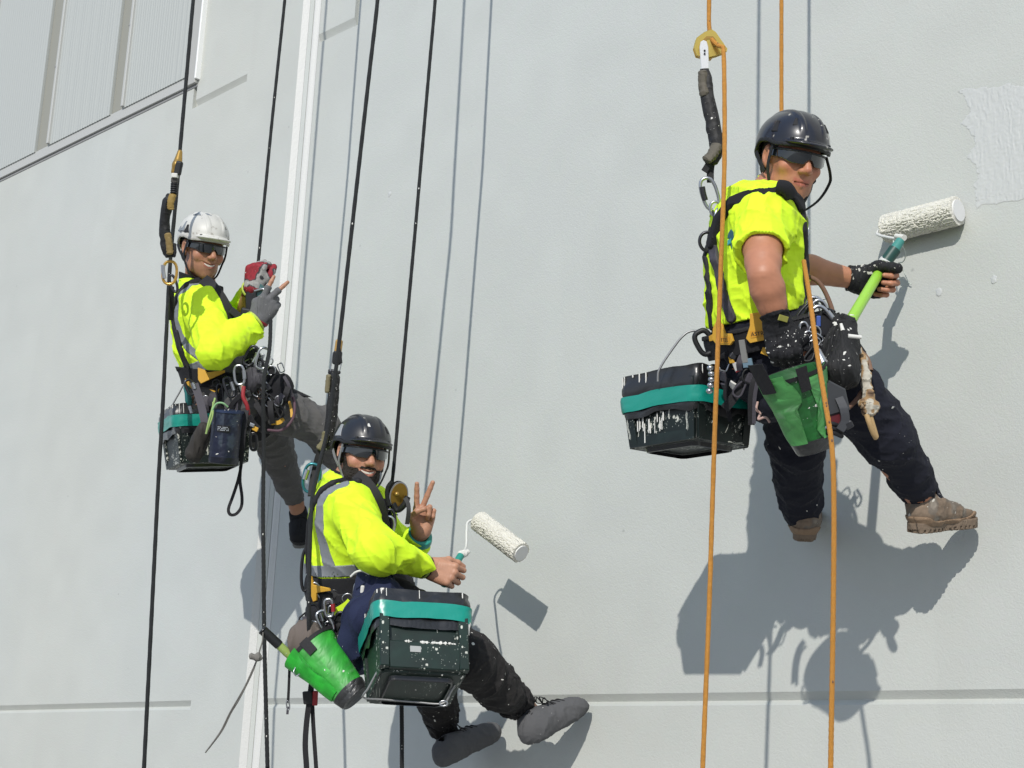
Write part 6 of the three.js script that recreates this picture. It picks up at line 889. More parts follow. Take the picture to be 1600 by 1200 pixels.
// ================================================================== paint bins
function roundRect(w, d, r, n = 7) { const p = []; for (const [sx, sz, a0] of [[1, 1, 0], [-1, 1, 1], [-1, -1, 2], [1, -1, 3]]) for (let i = 0; i <= n; i++) { const a = (a0 + i / n) * Math.PI / 2; p.push([sx * (w / 2 - r) + r * Math.cos(a), sz * (d / 2 - r) + r * Math.sin(a)]); } const q = []; for (let i = 0; i < p.length; i++) { const a = p[i], b = p[(i + 1) % p.length], k = i % (n + 1) === n ? 9 : 1; for (let j = 0; j < k; j++) q.push([lerp(a[0], b[0], j / k), lerp(a[1], b[1], j / k)]); } return q; }
function paintBin(label, rim, X, Y, w, d, hgt, o) {                    // rim: middle of the opening; X, Y (up) in metres
  const x = X.clone().normalize(), y = Y.clone().addScaledVector(x, -Y.dot(x)).normalize(), z = x.clone().cross(y), t = thing('paint_bin', label, 'paint bin', rim.clone().addScaledVector(y, -hgt));
  const P = (a, b, c) => rim.clone().addScaledVector(x, a).addScaledVector(y, b).addScaledVector(z, c), taper = (b) => 1 + 0.13 * b / hgt;
  const ring = (b, grow0, r = 0.03, nz = 0, seed = 0, ragged = 0) => roundRect(w * taper(b) + grow0 * 2, d * taper(b) + grow0 * 2, r).map(([a, c]) => { const n = nz ? nz * ((1 - Math.abs(2 * vn(a * 20 + seed + b * 9, b * 7, c * 20) - 1)) + 0.5 * (1 - Math.abs(2 * vn(a * 52 - b * 20, b * 12 + seed, c * 52) - 1)) - 0.6) : 0, l = Math.hypot(a, c), rg = ragged ? ragged * (vn(a * 18, seed, c * 18) - 0.5) : 0; return P(a * (1 + n / l), b + rg, c * (1 + n / l)); });
  const shellMat = mat([1, 1, 1], 0.5, { map: speckled(o.base ?? [0.03, 0.085, 0.075], [0.80, 0.80, 0.76], o.specks ?? 700, o.seed, o.drips ?? 10) });
  const inn = [ring(-hgt * 0.97, -0.012, 0.02), ring(-0.01, -0.006, 0.026)];
  const shell = put(t, 'shell', loft([ring(-hgt, 0, 0.022), ring(-hgt * 0.985, 0.003, 0.024), ring(-hgt * 0.88, 0.0005), ring(-hgt * 0.5, 0), ring(-0.012, 0.0), ring(-0.006, -0.003), ...inn.reverse()], true, true), shellMat);
  put(shell, 'bottom_rim', loft([ring(-hgt - 0.014, -0.030, 0.02), ring(-hgt - 0.013, -0.026, 0.02), ring(-hgt - 0.0005, -0.024, 0.02)], false, false), M.plasticBlack);
  for (const [a, c] of [[1, 1], [-1, 1], [-1, -1], [1, -1]]) { const f = (b) => P(a * (w / 2 * taper(b) - 0.018), b, c * (d / 2 * taper(b) + 0.0035)), g = (b) => P(a * (w / 2 * taper(b) + 0.0035), b, c * (d / 2 * taper(b) - 0.018)); put(shell, 'corner_rib', ribbon([f(-hgt * 0.97), f(-hgt * 0.55), f(-0.03)], 0.03, 0.008, x, 6), shellMat); put(shell, 'corner_rib', ribbon([g(-hgt * 0.97), g(-hgt * 0.55), g(-0.03)], 0.03, 0.008, z, 6), shellMat); }
  for (const c of [1, -1]) { const b = -hgt * 0.93; put(shell, 'base_rib', ribbon([P(-w * 0.42, b, c * (d / 2 * taper(b) + 0.003)), P(w * 0.42, b, c * (d / 2 * taper(b) + 0.003))], 0.03, 0.007, y, 4), shellMat); put(shell, 'base_rib', ribbon([P(c * (w / 2 * taper(b) + 0.003), b, -d * 0.42), P(c * (w / 2 * taper(b) + 0.003), b, d * 0.42)], 0.03, 0.007, y, 4), shellMat); }
  // bin liner folded over the rim, held with tape
  const linerMat = phys([0.010, 0.010, 0.011], 0.34, { clearcoat: 0.5, clearcoatRoughness: 0.3, bumpMap: crumpleTex, bumpScale: 0.001 });
  const L = []; for (let i = 0; i <= 12; i++) { const b = lerp(-hgt * (o.linerTo ?? 0.56), 0.004, i / 12); L.push(ring(b, 0.007 + 0.002 * Math.sin(i), 0.034, i > 10 ? 0.004 : 0.011, o.seed, i < 2 ? 0.035 : i > 10 ? 0.010 : 0)); } L.push(ring(0.006, -0.002, 0.03, 0.004, o.seed, 0.010)); for (let i = 1; i <= 6; i++) L.push(ring(-i * 0.03, -0.012, 0.025, 0.008, o.seed + 3));
  put(t, 'liner', loft(L, false, false), linerMat);
  const [t0, t1] = o.tape ?? [0.28, 0.48], T = []; for (let i = 0; i <= 5; i++) T.push(roundRect(w * taper(-hgt * lerp(t1, t0, i / 5)) + 0.040, d * taper(-hgt * lerp(t1, t0, i / 5)) + 0.040, 0.042).map(([a, c]) => { const n = 0.005 * ((1 - Math.abs(2 * vn(a * 30 + o.seed, i * 0.8, c * 30) - 1)) - 0.4), l = Math.hypot(a, c); return P(a * (1 + n / l), -hgt * lerp(t1, t0, i / 5) + 0.010 * (vn(a * 14, o.seed, c * 14) - 0.5), c * (1 + n / l)); }));
  put(t, 'tape_band', loft(T, false, false), phys([0.005, 0.26, 0.20], 0.35, { clearcoat: 0.3, clearcoatRoughness: 0.3, bumpMap: crumpleTex, bumpScale: 0.0005 }));
  // paint that ran over the rim
  const rr = rngOf(o.seed), drips = [], rimPts = roundRect(w + 0.017, d + 0.017, 0.036); for (let i = 0; i < (o.runs ?? 20); i++) { const [a, c] = rimPts[Math.floor(rr() * rimPts.length)], l = 0.004 + 0.04 * rr() ** 3, r0 = 0.0012 + 0.0014 * rr(); drips.push(new THREE.CapsuleGeometry(r0, l, 4, 8).applyMatrix4(new THREE.Matrix4().makeBasis(x, y, z).setPosition(P(a, 0.002 - l / 2, c)))); }
  put(t, 'paint_drips', drips, M.white).userData.kind = 'stuff';
  if (o.handle) put(t, 'wire_handle', tube(o.handle, 0.0034, 40, 8), mat([0.30, 0.30, 0.30], 0.45, { metalness: 0.6 }));
  return { t, P, x, y, z, shell, shellMat };
}
{
  const nb = off(1085, 681, 0.83), w = 0.29, d = 0.265, h = 0.209;      // near bottom corner
  const bw = w * 0.87, bd = d * 0.87, rim = v3(nb.x - bw / 2 + 0.006, nb.y + h, nb.z - bd / 2 + 0.006);
  const b1 = paintBin('square dark bin with green tape hanging behind the right-hand worker, spattered with white runs', rim, v3(1, 0.0, 0.02), v3(0.02, 1, 0.06), w, d, h, { seed: 5, specks: 6500, drips: 26, tape: [0.28, 0.50], linerTo: 0.6, handle: P4([[1028, 596, 4.62], [1030, 578, 4.62], [1046, 552, 4.62], [1066, 526, 4.62], [1082, 517, 4.62], [1108, 519, 4.60]]) });
  splatter(b1.t, b1.shell, 150, 201, 0.0015, 0.010, (c, n) => n.z > 0.4); splatter(b1.t, b1.shell, 50, 202, 0.0012, 0.008, (c, n) => n.x > 0.4);
  { const rr = rngOf(77), runs = []; for (let i = 0; i < 22; i++) { const a = -0.085 + 0.10 * (rr() - 0.4) * 2, l = 0.02 + 0.07 * rr() * rr(), b = -0.115 - 0.05 * rr(), tp = 1 + 0.13 * b / 0.209; runs.push(new THREE.CapsuleGeometry(0.0013 + 0.0028 * rr() * rr(), l, 3, 6).scale(1, 1, 0.35).applyMatrix4(new THREE.Matrix4().makeBasis(b1.x, b1.y, b1.z).setPosition(b1.P(clamp(a, -0.115, 0.1), b - l / 2 * 0.6, 0.265 / 2 * tp + 0.0035)))); } put(b1.t, 'paint_runs', runs, M.white).userData.kind = 'stuff'; }
  const b2 = paintBin('dark green bin with green tape in front of the bearded worker, its underside showing', at(647, 957, 5.30), R.clone().addScaledVector(V, -0.10).addScaledVector(F, 0.24), V.clone().multiplyScalar(0.80).addScaledVector(F, 0.60).addScaledVector(R, 0.12), 0.298, 0.29, 0.275, { seed: 9, specks: 1900, drips: 7, tape: [0.16, 0.36], linerTo: 0.46, runs: 26, base: [0.03, 0.125, 0.10], handle: P4([[606, 1022, 5.10], [592, 1045, 5.09], [575, 1076, 5.09], [567, 1090, 5.10], [600, 1093, 5.12], [650, 1097, 5.13], [692, 1099, 5.13], [704, 1082, 5.13], [718, 1055, 5.14], [727, 1030, 5.15]]) });
  put(b2.t, 'handle_ring', oval(at(693, 1099, 5.095), ...turned(0), 0.012, 0.008, 0.003, 2), M.steel);
  splatter(b2.t, b2.shell, 60, 203, 0.0012, 0.007);
  { const fw = 0.11; put(b2.shell, 'front_panel', plate(b2.P(0, -0.222, 0.139), b2.x, b2.y, [[-fw, -0.045], [fw, -0.045], [fw + 0.006, 0.042], [-fw - 0.006, 0.042]], 0.020, 0.003), b2.shellMat); for (const s of [-1, 1]) put(b2.shell, 'side_post', plate(b2.P(s * 0.128, -0.175, 0.142), b2.x, b2.y, [[-0.013, -0.09], [0.011, -0.09], [0.013, 0.085], [-0.013, 0.085]], 0.026, 0.003), b2.shellMat); put(b2.shell, 'paint_smear', net(folds(cone(b2.P(-0.06, -0.179, 0.150), b2.P(0.10, -0.179, 0.150), 0.002, 0.004), 0.004, 80, b2.y, 2), ...boxOf([b2.P(-0.06, -0.179, 0.15), b2.P(0.1, -0.179, 0.15)], 0.03), 0.003), M.white); }
  { const c = b2.P(-0.03, -0.205, 0.1535); put(b2.shell, 'paint_sticker', plate(c, b2.x, b2.y, [[-0.017, -0.010], [0.017, -0.010], [0.017, 0.010], [-0.017, 0.010]], 0.001, 0.0003), mat([0.35, 0.36, 0.35], 0.6)); const e = b2.P(0.148, -0.11, 0.138); put(b2.shell, 'paint_smear', net(folds(ell(e, 0.010, 0.030, 0.010, b2.x, b2.y, b2.z), 0.008, 60, b2.y, 2), ...boxOf([e], 0.05), 0.004), M.white); }
  const X3 = R.clone().multiplyScalar(0.90).addScaledVector(F, 0.42), up3 = v3(0.03, 1, 0.05);
  const rim3 = at(320, 640, 6.62);
  const b3 = paintBin('dark bin with green tape hanging beneath the white-helmeted worker, one side thick with specks', rim3, X3, up3, 0.305, 0.29, 0.235, { seed: 13, specks: 9000, drips: 14, tape: [0.16, 0.36], linerTo: 0.5, handle: P4([[266, 644, 6.5], [270, 632, 6.5], [280, 614, 6.5], [288, 600, 6.5], [295, 598, 6.5], [302, 606, 6.48]]) });
  splatter(b3.t, b3.shell, 220, 204, 0.0012, 0.008, (c, n) => n.dot(X3) < -0.4); splatter(b3.t, b3.shell, 60, 205, 0.001, 0.006);
  put(b3.t, 'handle_lug', oval(at(396, 690, 6.40), ...turned(0.05), 0.013, 0.034, 0.006, 3), M.plasticBlack);
}
{ // brush standing in the left bin
  const o = thing('paint_brush', 'teal-handled brush standing in the paint bin of the white-helmeted worker', 'brush', at(293, 622, 6.45)), [A, B] = turned(0.18);
  put(o, 'handle', new THREE.LatheGeometry([[0.0, 0], [0.013, 0], [0.0145, 0.02], [0.011, 0.05], [0.012, 0.072], [0.008, 0.08], [0, 0.082]].map(([a, b]) => new THREE.Vector2(a, b)), 16).applyMatrix4(new THREE.Matrix4().makeBasis(A, B, A.clone().cross(B)).setPosition(at(296, 633, 6.45))), mat([0.02, 0.14, 0.14], 0.45)); put(o, 'ferrule', new THREE.CylinderGeometry(0.0135, 0.016, 0.03, 14).applyMatrix4(new THREE.Matrix4().makeBasis(A, B, A.clone().cross(B)).setPosition(at(297.5, 640, 6.45))), M.steel); put(o, 'bristles', new THREE.CylinderGeometry(0.014, 0.018, 0.06, 14).applyMatrix4(new THREE.Matrix4().makeBasis(A, B, A.clone().cross(B)).setPosition(at(299.5, 652, 6.46))), M.white);
}
// ================================================================== tool buckets
function bucket(label, top, bottom, side, r0, r1, o) {                 // side: direction that faces out; open at the top
  const y = top.clone().sub(bottom), h = y.length(); y.normalize(); const s = side.clone().addScaledVector(y, -side.dot(y)).normalize(), q = y.clone().cross(s), t = thing('tool_bucket', label, 'tool bucket', bottom);
  const P = (u, r, a) => bottom.clone().addScaledVector(y, u * h).addScaledVector(s, Math.cos(a) * r).addScaledVector(q, Math.sin(a) * r * (o.flat ?? 0.85)), N = 40;
  const rad = (u, a) => lerp(r1, r0, u) * (1 + 0.05 * Math.sin(a * 2 + o.seed) * u + 0.07 * (vn(Math.cos(a) * 2 + o.seed, Math.sin(a) * 2, u * 3) - 0.5)), ring = (u, g = 0) => Array.from({ length: N }, (_, i) => { const a = -i / N * 2 * Math.PI; return P(u, rad(u, a) + g, a); });
  const at0 = o.base ?? 0.15, rows = (u0, u1, n, g = 0) => Array.from({ length: n + 1 }, (_, i) => ring(lerp(u0, u1, i / n), g));
  const body = put(t, 'body', loft([...rows(at0, 1, 14), ...rows(1, 0.25, 8, -0.004)], true, true), o.mat);
  put(t, 'base', loft([ring(0, -0.006), ring(0.006, -0.001), ring(0.04, 0.0015), ring(at0 + 0.004, 0.0025), ring(at0 + 0.006, 0.0005)], true, false), o.baseMat ?? phys([0.025, 0.026, 0.027], 0.35, { clearcoat: 0.5, clearcoatRoughness: 0.3, bumpMap: crumpleTex, bumpScale: 0.006 }));
  put(t, 'rim_tape', loft(rows(0.955, 1.006, 3, 0.003), false, false), o.rimMat ?? M.webbing);
  const patch = (a0, a1, u0, u1, g, th, ragged = 0) => { const rows2 = [], n = 10, k = 12; for (let i = 0; i <= n; i++) { const rr = []; for (let j = 0; j <= k; j++) { const u = lerp(u0, u1, j / k), rg = ragged * (vn(u * 7, i > n / 2 ? 3 : 1, o.seed) - 0.5), a = lerp(a0, a1, i / n) + rg * (i === 0 || i === n ? 1 : 1); rr.push(P(u, rad(u, a) + g, a)); } for (let j = k; j >= 0; j--) { const u = lerp(u0, u1, j / k), rg = ragged * (vn(u * 7, i > n / 2 ? 3 : 1, o.seed) - 0.5), a = lerp(a0, a1, i / n) + rg; rr.push(P(u, rad(u, a) + g - th, a)); } rows2.push(rr); } return loft(rows2); };
  return { t, P, rad, body, patch, y, s, q, h };
}
const vinyl = (c, seed, smear) => phys([1, 1, 1], 0.5, { clearcoat: 0.2, clearcoatRoughness: 0.35, bumpMap: crumpleTex, bumpScale: 0.0018, map: tex(256, 256, (i, j, u, v) => { const n = 0.75 * pnoise(u, v, 6, seed) + 0.25 * pnoise(u, v, 30, seed + 1), k = smear * smooth(0.60, 0.80, n), w = 0.86 + 0.28 * pnoise(u, v, 12, seed + 4); return [lerp(c[0] * w, 0.62, k), lerp(c[1] * w, 0.68, k), lerp(c[2] * w, 0.62, k)]; }, true, 3) });
{
  const out = F.clone().negate(), gA = vinyl([0.09, 0.36, 0.14], 3, 0.12), gB = vinyl([0.30, 0.58, 0.31], 5, 0.35), gC = vinyl([0.19, 0.60, 0.20], 8, 0.35);
  const b = bucket('dark green tool bucket with worn side flaps at the hip of the right-hand worker', at(1236, 583, 4.20), at(1275, 704, 4.22), out.clone().addScaledVector(V, 0.15), 0.096, 0.048, { seed: 2, mat: gA, base: 0.17, flat: 1.0 });
  put(b.t, 'side_flap', b.patch(0.30, 1.45, 0.16, 0.94, 0.0045, 0.003, 0.5), gB); put(b.t, 'side_flap', b.patch(-1.5, -0.42, 0.16, 1.06, 0.0045, 0.003, 0.6), gB);
  put(b.t, 'hanging_tab', b.patch(-0.10, 0.18, 0.80, 1.10, 0.009, 0.003), M.webbing); put(b.t, 'hanging_tab', b.patch(-1.3, -0.75, 0.88, 1.28, 0.010, 0.003), M.webbing);
  splatter(b.t, b.body, 90, 71, 0.001, 0.006);
  put(b.t, 'frayed_cord', tube(P4([[1184, 628, 4.27], [1182, 640, 4.26], [1188, 646, 4.26], [1185, 655, 4.25], [1196, 652, 4.24], [1203, 660, 4.24]]), 0.0035, 30, 6), mat([0.45, 0.30, 0.26], 0.8));
  const c = bucket('bright green tool bucket tilted below the belt of the bearded worker', at(484, 1013, 5.40), at(556, 1092, 5.30), out.clone().addScaledVector(V, 0.3), 0.074, 0.041, { seed: 6, mat: gC, base: 0.16, flat: 1.28 });
  put(c.t, 'hanging_tab', c.patch(-0.16, 0.18, 0.80, 1.02, 0.007, 0.003), M.webbing); put(c.t, 'side_flap', c.patch(-1.45, -0.45, 0.2, 1.04, 0.004, 0.003, 0.2), vinyl([0.14, 0.62, 0.17], 11, 0.25)); splatter(c.t, c.body, 60, 72, 0.001, 0.006);
  put(c.t, 'lining', net(folds(ell(at(480, 1001, 5.42), 0.055, 0.06, 0.055), 0.016, 18, V, 4), ...boxOf([at(480, 1001, 5.42)], 0.1), 0.006), mat([0.13, 0.105, 0.09], 0.85)); put(c.t, 'steel_loop', tube(P4([[462, 1042, 5.34], [459, 1050, 5.33], [463, 1056, 5.33], [468, 1053, 5.33]]), 0.0025, 18, 6), M.steel);
  const n = bucket('navy blue tool bucket hanging in front of the paint bin of the white-helmeted worker', at(356, 641, 6.20), at(349, 724, 6.20), out, 0.063, 0.058, { seed: 9, mat: vinyl([0.045, 0.075, 0.17], 14, 0.25), base: 0.12, baseMat: vinyl([0.03, 0.05, 0.12], 15, 0.2), rimMat: mat([0.02, 0.035, 0.09], 0.5), flat: 0.95 });
  splatter(n.t, n.body, 70, 73, 0.001, 0.005);
  const lb = put(n.t, 'woven_label', n.patch(-0.42, 0.42, 0.60, 0.72, 0.003, 0.002), M.black); for (const u of [0.632, 0.660, 0.688]) for (let k = 0; k < 9; k++) if ((k * 7 + Math.round(u * 100)) % 5) put(lb, 'label_print', n.patch(-0.36 + k * 0.08, -0.30 + k * 0.08, u - 0.007, u + 0.007, 0.0042, 0.001), mat([0.42, 0.45, 0.50], 0.6));
  put(n.t, 'lime_cord', tube(P4([[322, 678, 6.12], [326, 660, 6.12], [331, 642, 6.13], [336, 622, 6.15]]), 0.0042, 20, 7), mat([0.30, 0.42, 0.14], 0.7)); put(n.t, 'lime_cord', tube(P4([[331, 642, 6.13], [338, 631, 6.13], [348, 630, 6.13], [356, 636, 6.14]]), 0.004, 20, 7), mat([0.22, 0.40, 0.20], 0.7)); put(n.t, 'lime_cord', tube(P4([[324, 672, 6.12], [332, 650, 6.125], [333, 628, 6.14]]), 0.0035, 20, 7), mat([0.30, 0.42, 0.14], 0.7));
  const sh = thing('tool_sheath', 'dark brown tool sheath beside the navy tool bucket', 'tool sheath', at(308, 700, 6.25)); put(sh, 'sheath', net(folds(cone(at(320, 672, 6.25), at(303, 708, 6.27), 0.028, 0.036), 0.006, 30, V, 3), ...boxOf(P4([[320, 672, 6.25], [303, 708, 6.27]]), 0.07), 0.005), mat([0.030, 0.026, 0.022], 0.8)); put(sh, 'web_strap', ribbon(P4([[322, 676, 6.24], [318, 650, 6.26], [312, 625, 6.3], [304, 600, 6.34]]), 0.03, 0.006, R, 14), M.greyWeb);
}
// ================================================================== rollers, poles, pouch
function nap(parent, a, b, r, seed) {
  const ax = b.clone().sub(a).normalize(), L = a.distanceTo(b), s = v3(0, 1, 0).addScaledVector(ax, -ax.y).normalize(), q = ax.clone().cross(s);
  const f = (x, y, z) => { const px = x - a.x, py = y - a.y, pz = z - a.z, u = px * ax.x + py * ax.y + pz * ax.z, e = px * s.x + py * s.y + pz * s.z, g = px * q.x + py * q.y + pz * q.z, rr = Math.hypot(e, g), d = Math.max(rr - r, Math.abs(u - L / 2) - L / 2 + 0.006); if (Math.abs(d) > 0.02) return d; const w = Math.atan2(g, e), cu = Math.cos(w), su = Math.sin(w); const n = vn(u * 95 + 9 * vn(cu * 3, su * 3, u * 40), cu * 7.5 + seed, su * 7.5), n2 = vn(u * 260, cu * 18, su * 18 + seed); return Math.max(rr - r - 0.0048 * ((1 - Math.abs(2 * n - 1)) ** 1.5 + 0.35 * n2 - 0.6), Math.abs(u - L / 2) - L / 2 + 0.004 - 0.002 * n2) - 0.002; };
  const o = put(parent, 'roller_sleeve', net(f, ...boxOf([a, b], r + 0.03), 0.0027), mat([0.64, 0.62, 0.55], 0.9)); 
  put(o, 'end_cap', new THREE.CylinderGeometry(r * 0.82, r * 0.82, 0.012, 24).applyMatrix4(new THREE.Matrix4().makeBasis(s, ax, s.clone().cross(ax)).setPosition(b.clone().addScaledVector(ax, -0.002))), mat([0.70, 0.70, 0.69], 0.6));
  return o;
}
{
  const o = thing('paint_roller', 'thick white paint roller on a lime green pole, pressed against the wall', 'paint roller', off(1440, 345, 0.05));
  const hub = off(1384, 358, 0.047), end = off(1497, 329, 0.047); nap(o, hub, end, 0.043, 3);
  put(o, 'wire_arm', tube([hub, off(1376, 358, 0.06), off(1371, 366, 0.09), off(1388, 371, 0.12), off(1407, 374, 0.14)], 0.0048, 30, 8), mat([0.62, 0.62, 0.60], 0.5)); put(o, 'ferrule', cylBetween(off(1400, 369, 0.135), off(1413, 371.5, 0.147), 0.008, 0.010), M.white);
  put(o, 'grip', cylBetween(off(1407, 376, 0.145), off(1397, 391, 0.165), 0.014, 0.0165), mat([0.05, 0.24, 0.21], 0.5)); put(o, 'grip', cylBetween(off(1398, 390, 0.165), off(1381, 413, 0.19), 0.0205, 0.0195), mat([0.010, 0.055, 0.045], 0.45)); put(o, 'lock_collar', cylBetween(off(1385, 407, 0.18), off(1381, 414, 0.19), 0.021, 0.0225), mat([0.55, 0.55, 0.54], 0.5));
  const pole = put(o, 'pole', cylBetween(off(1380, 415, 0.19), at(1318, 520, 4.37), 0.0155, 0.0165), mat([0.30, 0.60, 0.045], 0.4)); splatter(pole, pole, 40, 81, 0.001, 0.006);
  for (const [pts, r] of [[[[1396, 379, 0.13], [1404, 374, 0.14], [1411, 382, 0.14], [1402, 392, 0.15], [1394, 386, 0.14]], 0.0022], [[[1410, 384, 0.13], [1415, 396, 0.10], [1412, 408, 0.06], [1402, 412, 0.04]], 0.0018], [[[1396, 376, 0.13], [1398, 392, 0.14], [1408, 396, 0.13]], 0.002], [[[1404, 410, 0.05], [1412, 424, 0.02], [1419, 440, 0.012], [1424, 444, 0.01]], 0.0016]]) put(o, 'string', tube(D3(pts), r, 24, 6), mat([0.55, 0.60, 0.55], 0.8));
  const q = thing('paint_roller', 'white paint roller held out in the bare fist of the bearded worker', 'paint roller', off(782, 842, 0.30));
  const h2 = off(748, 814, 0.30), e2 = off(814, 864, 0.285), fist = middle.hR.P(0.075, 0.0, -0.028), out2 = at(720, 868, 5.60); nap(q, h2, e2, 0.036, 8);
  put(q, 'wire_arm', tube([h2, off(742, 812, 0.305), off(731, 816, 0.33), off(729, 830, 0.36), off(728, 855, 0.40), out2], 0.0048, 36, 8), mat([0.66, 0.66, 0.63], 0.5)); put(q, 'ferrule', net(folds(cone(at(722, 866, 5.61), at(732, 862, 5.62), 0.011, 0.007), 0.006, 60, V, 3), ...boxOf([at(726, 864, 5.61)], 0.05), 0.003), M.white);
  put(q, 'grip', cylBetween(out2, fist.clone().addScaledVector(fist.clone().sub(out2).normalize(), 0.05), 0.0125, 0.0135), mat([0.02, 0.25, 0.20], 0.45));
}
function cylBetween(a, b, ra, rb) { const y = b.clone().sub(a), L = y.length(); y.normalize(); const x = v3(0.31, 0.2, 0.9).cross(y).normalize(); return new THREE.CylinderGeometry(rb, ra, L, 20, 6).applyMatrix4(new THREE.Matrix4().makeBasis(x, y, x.clone().cross(y)).setPosition(a.clone().lerp(b, 0.5))); }
{
  const o = thing('tool_holster', 'black paint-spattered pouch that holds the foot of the lime green pole', 'tool holster', at(1315, 600, 4.42));
  const f = folds(blend(0.015, cone(at(1319, 508, 4.36), at(1317, 540, 4.33), 0.028, 0.045), cone(at(1317, 540, 4.33), at(1314, 580, 4.28), 0.045, 0.050)), 0.008, 22, V, 6); const mm = put(o, 'pouch', net(f, ...boxOf(P4([[1318, 508, 4.36], [1314, 588, 4.28]]), 0.1), 0.005), mat([0.008, 0.008, 0.009], 0.75, { bumpMap: crumpleTex, bumpScale: 0.003 })); splatter(o, mm, 90, 91, 0.001, 0.005);
  put(o, 'mouth', new THREE.TorusGeometry(0.027, 0.006, 8, 24).applyMatrix4(new THREE.Matrix4().makeBasis(R, F, V.clone().addScaledVector(R, 0.5).normalize()).setPosition(at(1319, 503, 4.36))), M.webbing); put(o, 'peg', cylBetween(at(1325, 525, 4.29), at(1346, 527, 4.29), 0.006, 0.005), M.white); put(o, 'peg', cylBetween(at(1317, 517, 4.30), at(1314, 506, 4.31), 0.006, 0.004), M.white);
  const d = thing('descender', 'black and dark red rope descender at the lap of the right-hand worker', 'descender', at(1298, 632, 4.20));
  put(d, 'body', plate(at(1297, 632, 4.20), ...turned(0.35), [[-0.030, -0.055], [-0.036, 0.0], [-0.022, 0.05], [0.012, 0.056], [0.036, 0.02], [0.032, -0.04], [0.01, -0.062]], 0.024, 0.003), M.rubber); put(d, 'cover', plate(at(1304, 626, 4.17), ...turned(0.3), [[-0.026, -0.03], [-0.03, 0.02], [0.0, 0.05], [0.03, 0.02], [0.026, -0.03]], 0.02, 0.004), mat([0.035, 0.037, 0.042], 0.5)); put(d, 'red_plate', plate(at(1303, 650, 4.17), ...turned(0.6), [[-0.018, -0.03], [-0.02, 0.03], [0.02, 0.022], [0.02, -0.03]], 0.012, 0.002), mat([0.10, 0.006, 0.012], 0.5)); put(d, 'handle', ribbon(P4([[1310, 622, 4.16], [1318, 640, 4.15], [1320, 658, 4.15], [1312, 672, 4.15]]), 0.022, 0.014, R, 16), mat([0.04, 0.042, 0.048], 0.5)); put(d, 'handle_end', block(at(1326, 664, 4.15), ...turned(0.5), 0.022, 0.02, 0.014, 0.004), M.darkSteel);
  for (const [x, y] of [[1290, 668], [1297, 676], [1304, 666]]) put(d, 'bolt', new THREE.SphereGeometry(0.006, 10, 8).translate(...at(x, y, 4.16).toArray()), M.steel); put(d, 'grey_link', cylBetween(at(1277, 548, 4.24), at(1287, 570, 4.22), 0.010, 0.014), M.steel);
  for (let i = 0; i < 3; i++) put(d, 'web_wrap', tube(P4([[1286, 665 + i * 7, 4.18], [1300, 662 + i * 7, 4.15], [1316, 668 + i * 7, 4.17]]), 0.006, 12, 7), M.webbing);
  const w = thing('knotted_lanyard', 'tan knotted rope lanyard caked with paint, hanging at the thigh of the right-hand worker', 'lanyard', at(1358, 640, 4.30)), mk = mat([1, 1, 1], 0.75, { vertexColors: true }), ct = (x, y, z) => { const n = vn(x * 60, y * 45, z * 60), v = 0.75 + 0.5 * vn(x * 220, y * 220, z * 220); return (n > 0.62 ? [0.45, 0.42, 0.35] : n > 0.36 ? [0.30, 0.19, 0.09] : [0.16, 0.10, 0.06]).map((c) => c * v); };
  const lineF = (l) => { const s = []; for (let i = 1; i < l.length; i++) s.push(cone(at(l[i - 1][0], l[i - 1][1], l[i - 1][2]), at(l[i][0], l[i][1], l[i][2]), l[i - 1][3], l[i][3])); return blend(0.006, ...s); };
  put(w, 'upper_rope', net(folds(lineF([[1343, 546, 4.36, 0.008], [1350, 565, 4.34, 0.009], [1353, 588, 4.32, 0.012], [1356, 612, 4.31, 0.013]]), 0.004, 50, R, 2), ...boxOf(P4([[1343, 546, 4.36], [1356, 612, 4.31]]), 0.05), 0.0036, ct), mk); put(w, 'knot', net(folds(blend(0.008, ell(at(1357, 622, 4.30), 0.018, 0.026, 0.018), cone(at(1347, 630, 4.29), at(1366, 634, 4.29), 0.013, 0.014), ell(at(1358, 640, 4.29), 0.020, 0.018, 0.018)), 0.005, 50, R, 5), ...boxOf(P4([[1347, 615, 4.3], [1366, 645, 4.3]]), 0.05), 0.0036, ct), mk);
  put(w, 'loop', tube(P4([[1357, 640, 4.29], [1361, 655, 4.285], [1366, 672, 4.285], [1369, 684, 4.285], [1364, 676, 4.275], [1358, 660, 4.27], [1354, 648, 4.28]]), 0.0075, 40, 8), mk.clone()); w.children[2].material.vertexColors = false; w.children[2].material.color.setRGB(0.42, 0.28, 0.13); put(w, 'tail', cylBetween(at(1349, 634, 4.28), at(1345, 634, 4.28), 0.006, 0.008), M.tan);
  for (const pts of [[[1335, 545, 4.40], [1346, 552, 4.38], [1355, 562, 4.36], [1360, 580, 4.34]]]) put(w, 'brown_cord', tube(P4(pts), 0.0085, 18, 8), mat([0.20, 0.12, 0.08], 0.8));
}
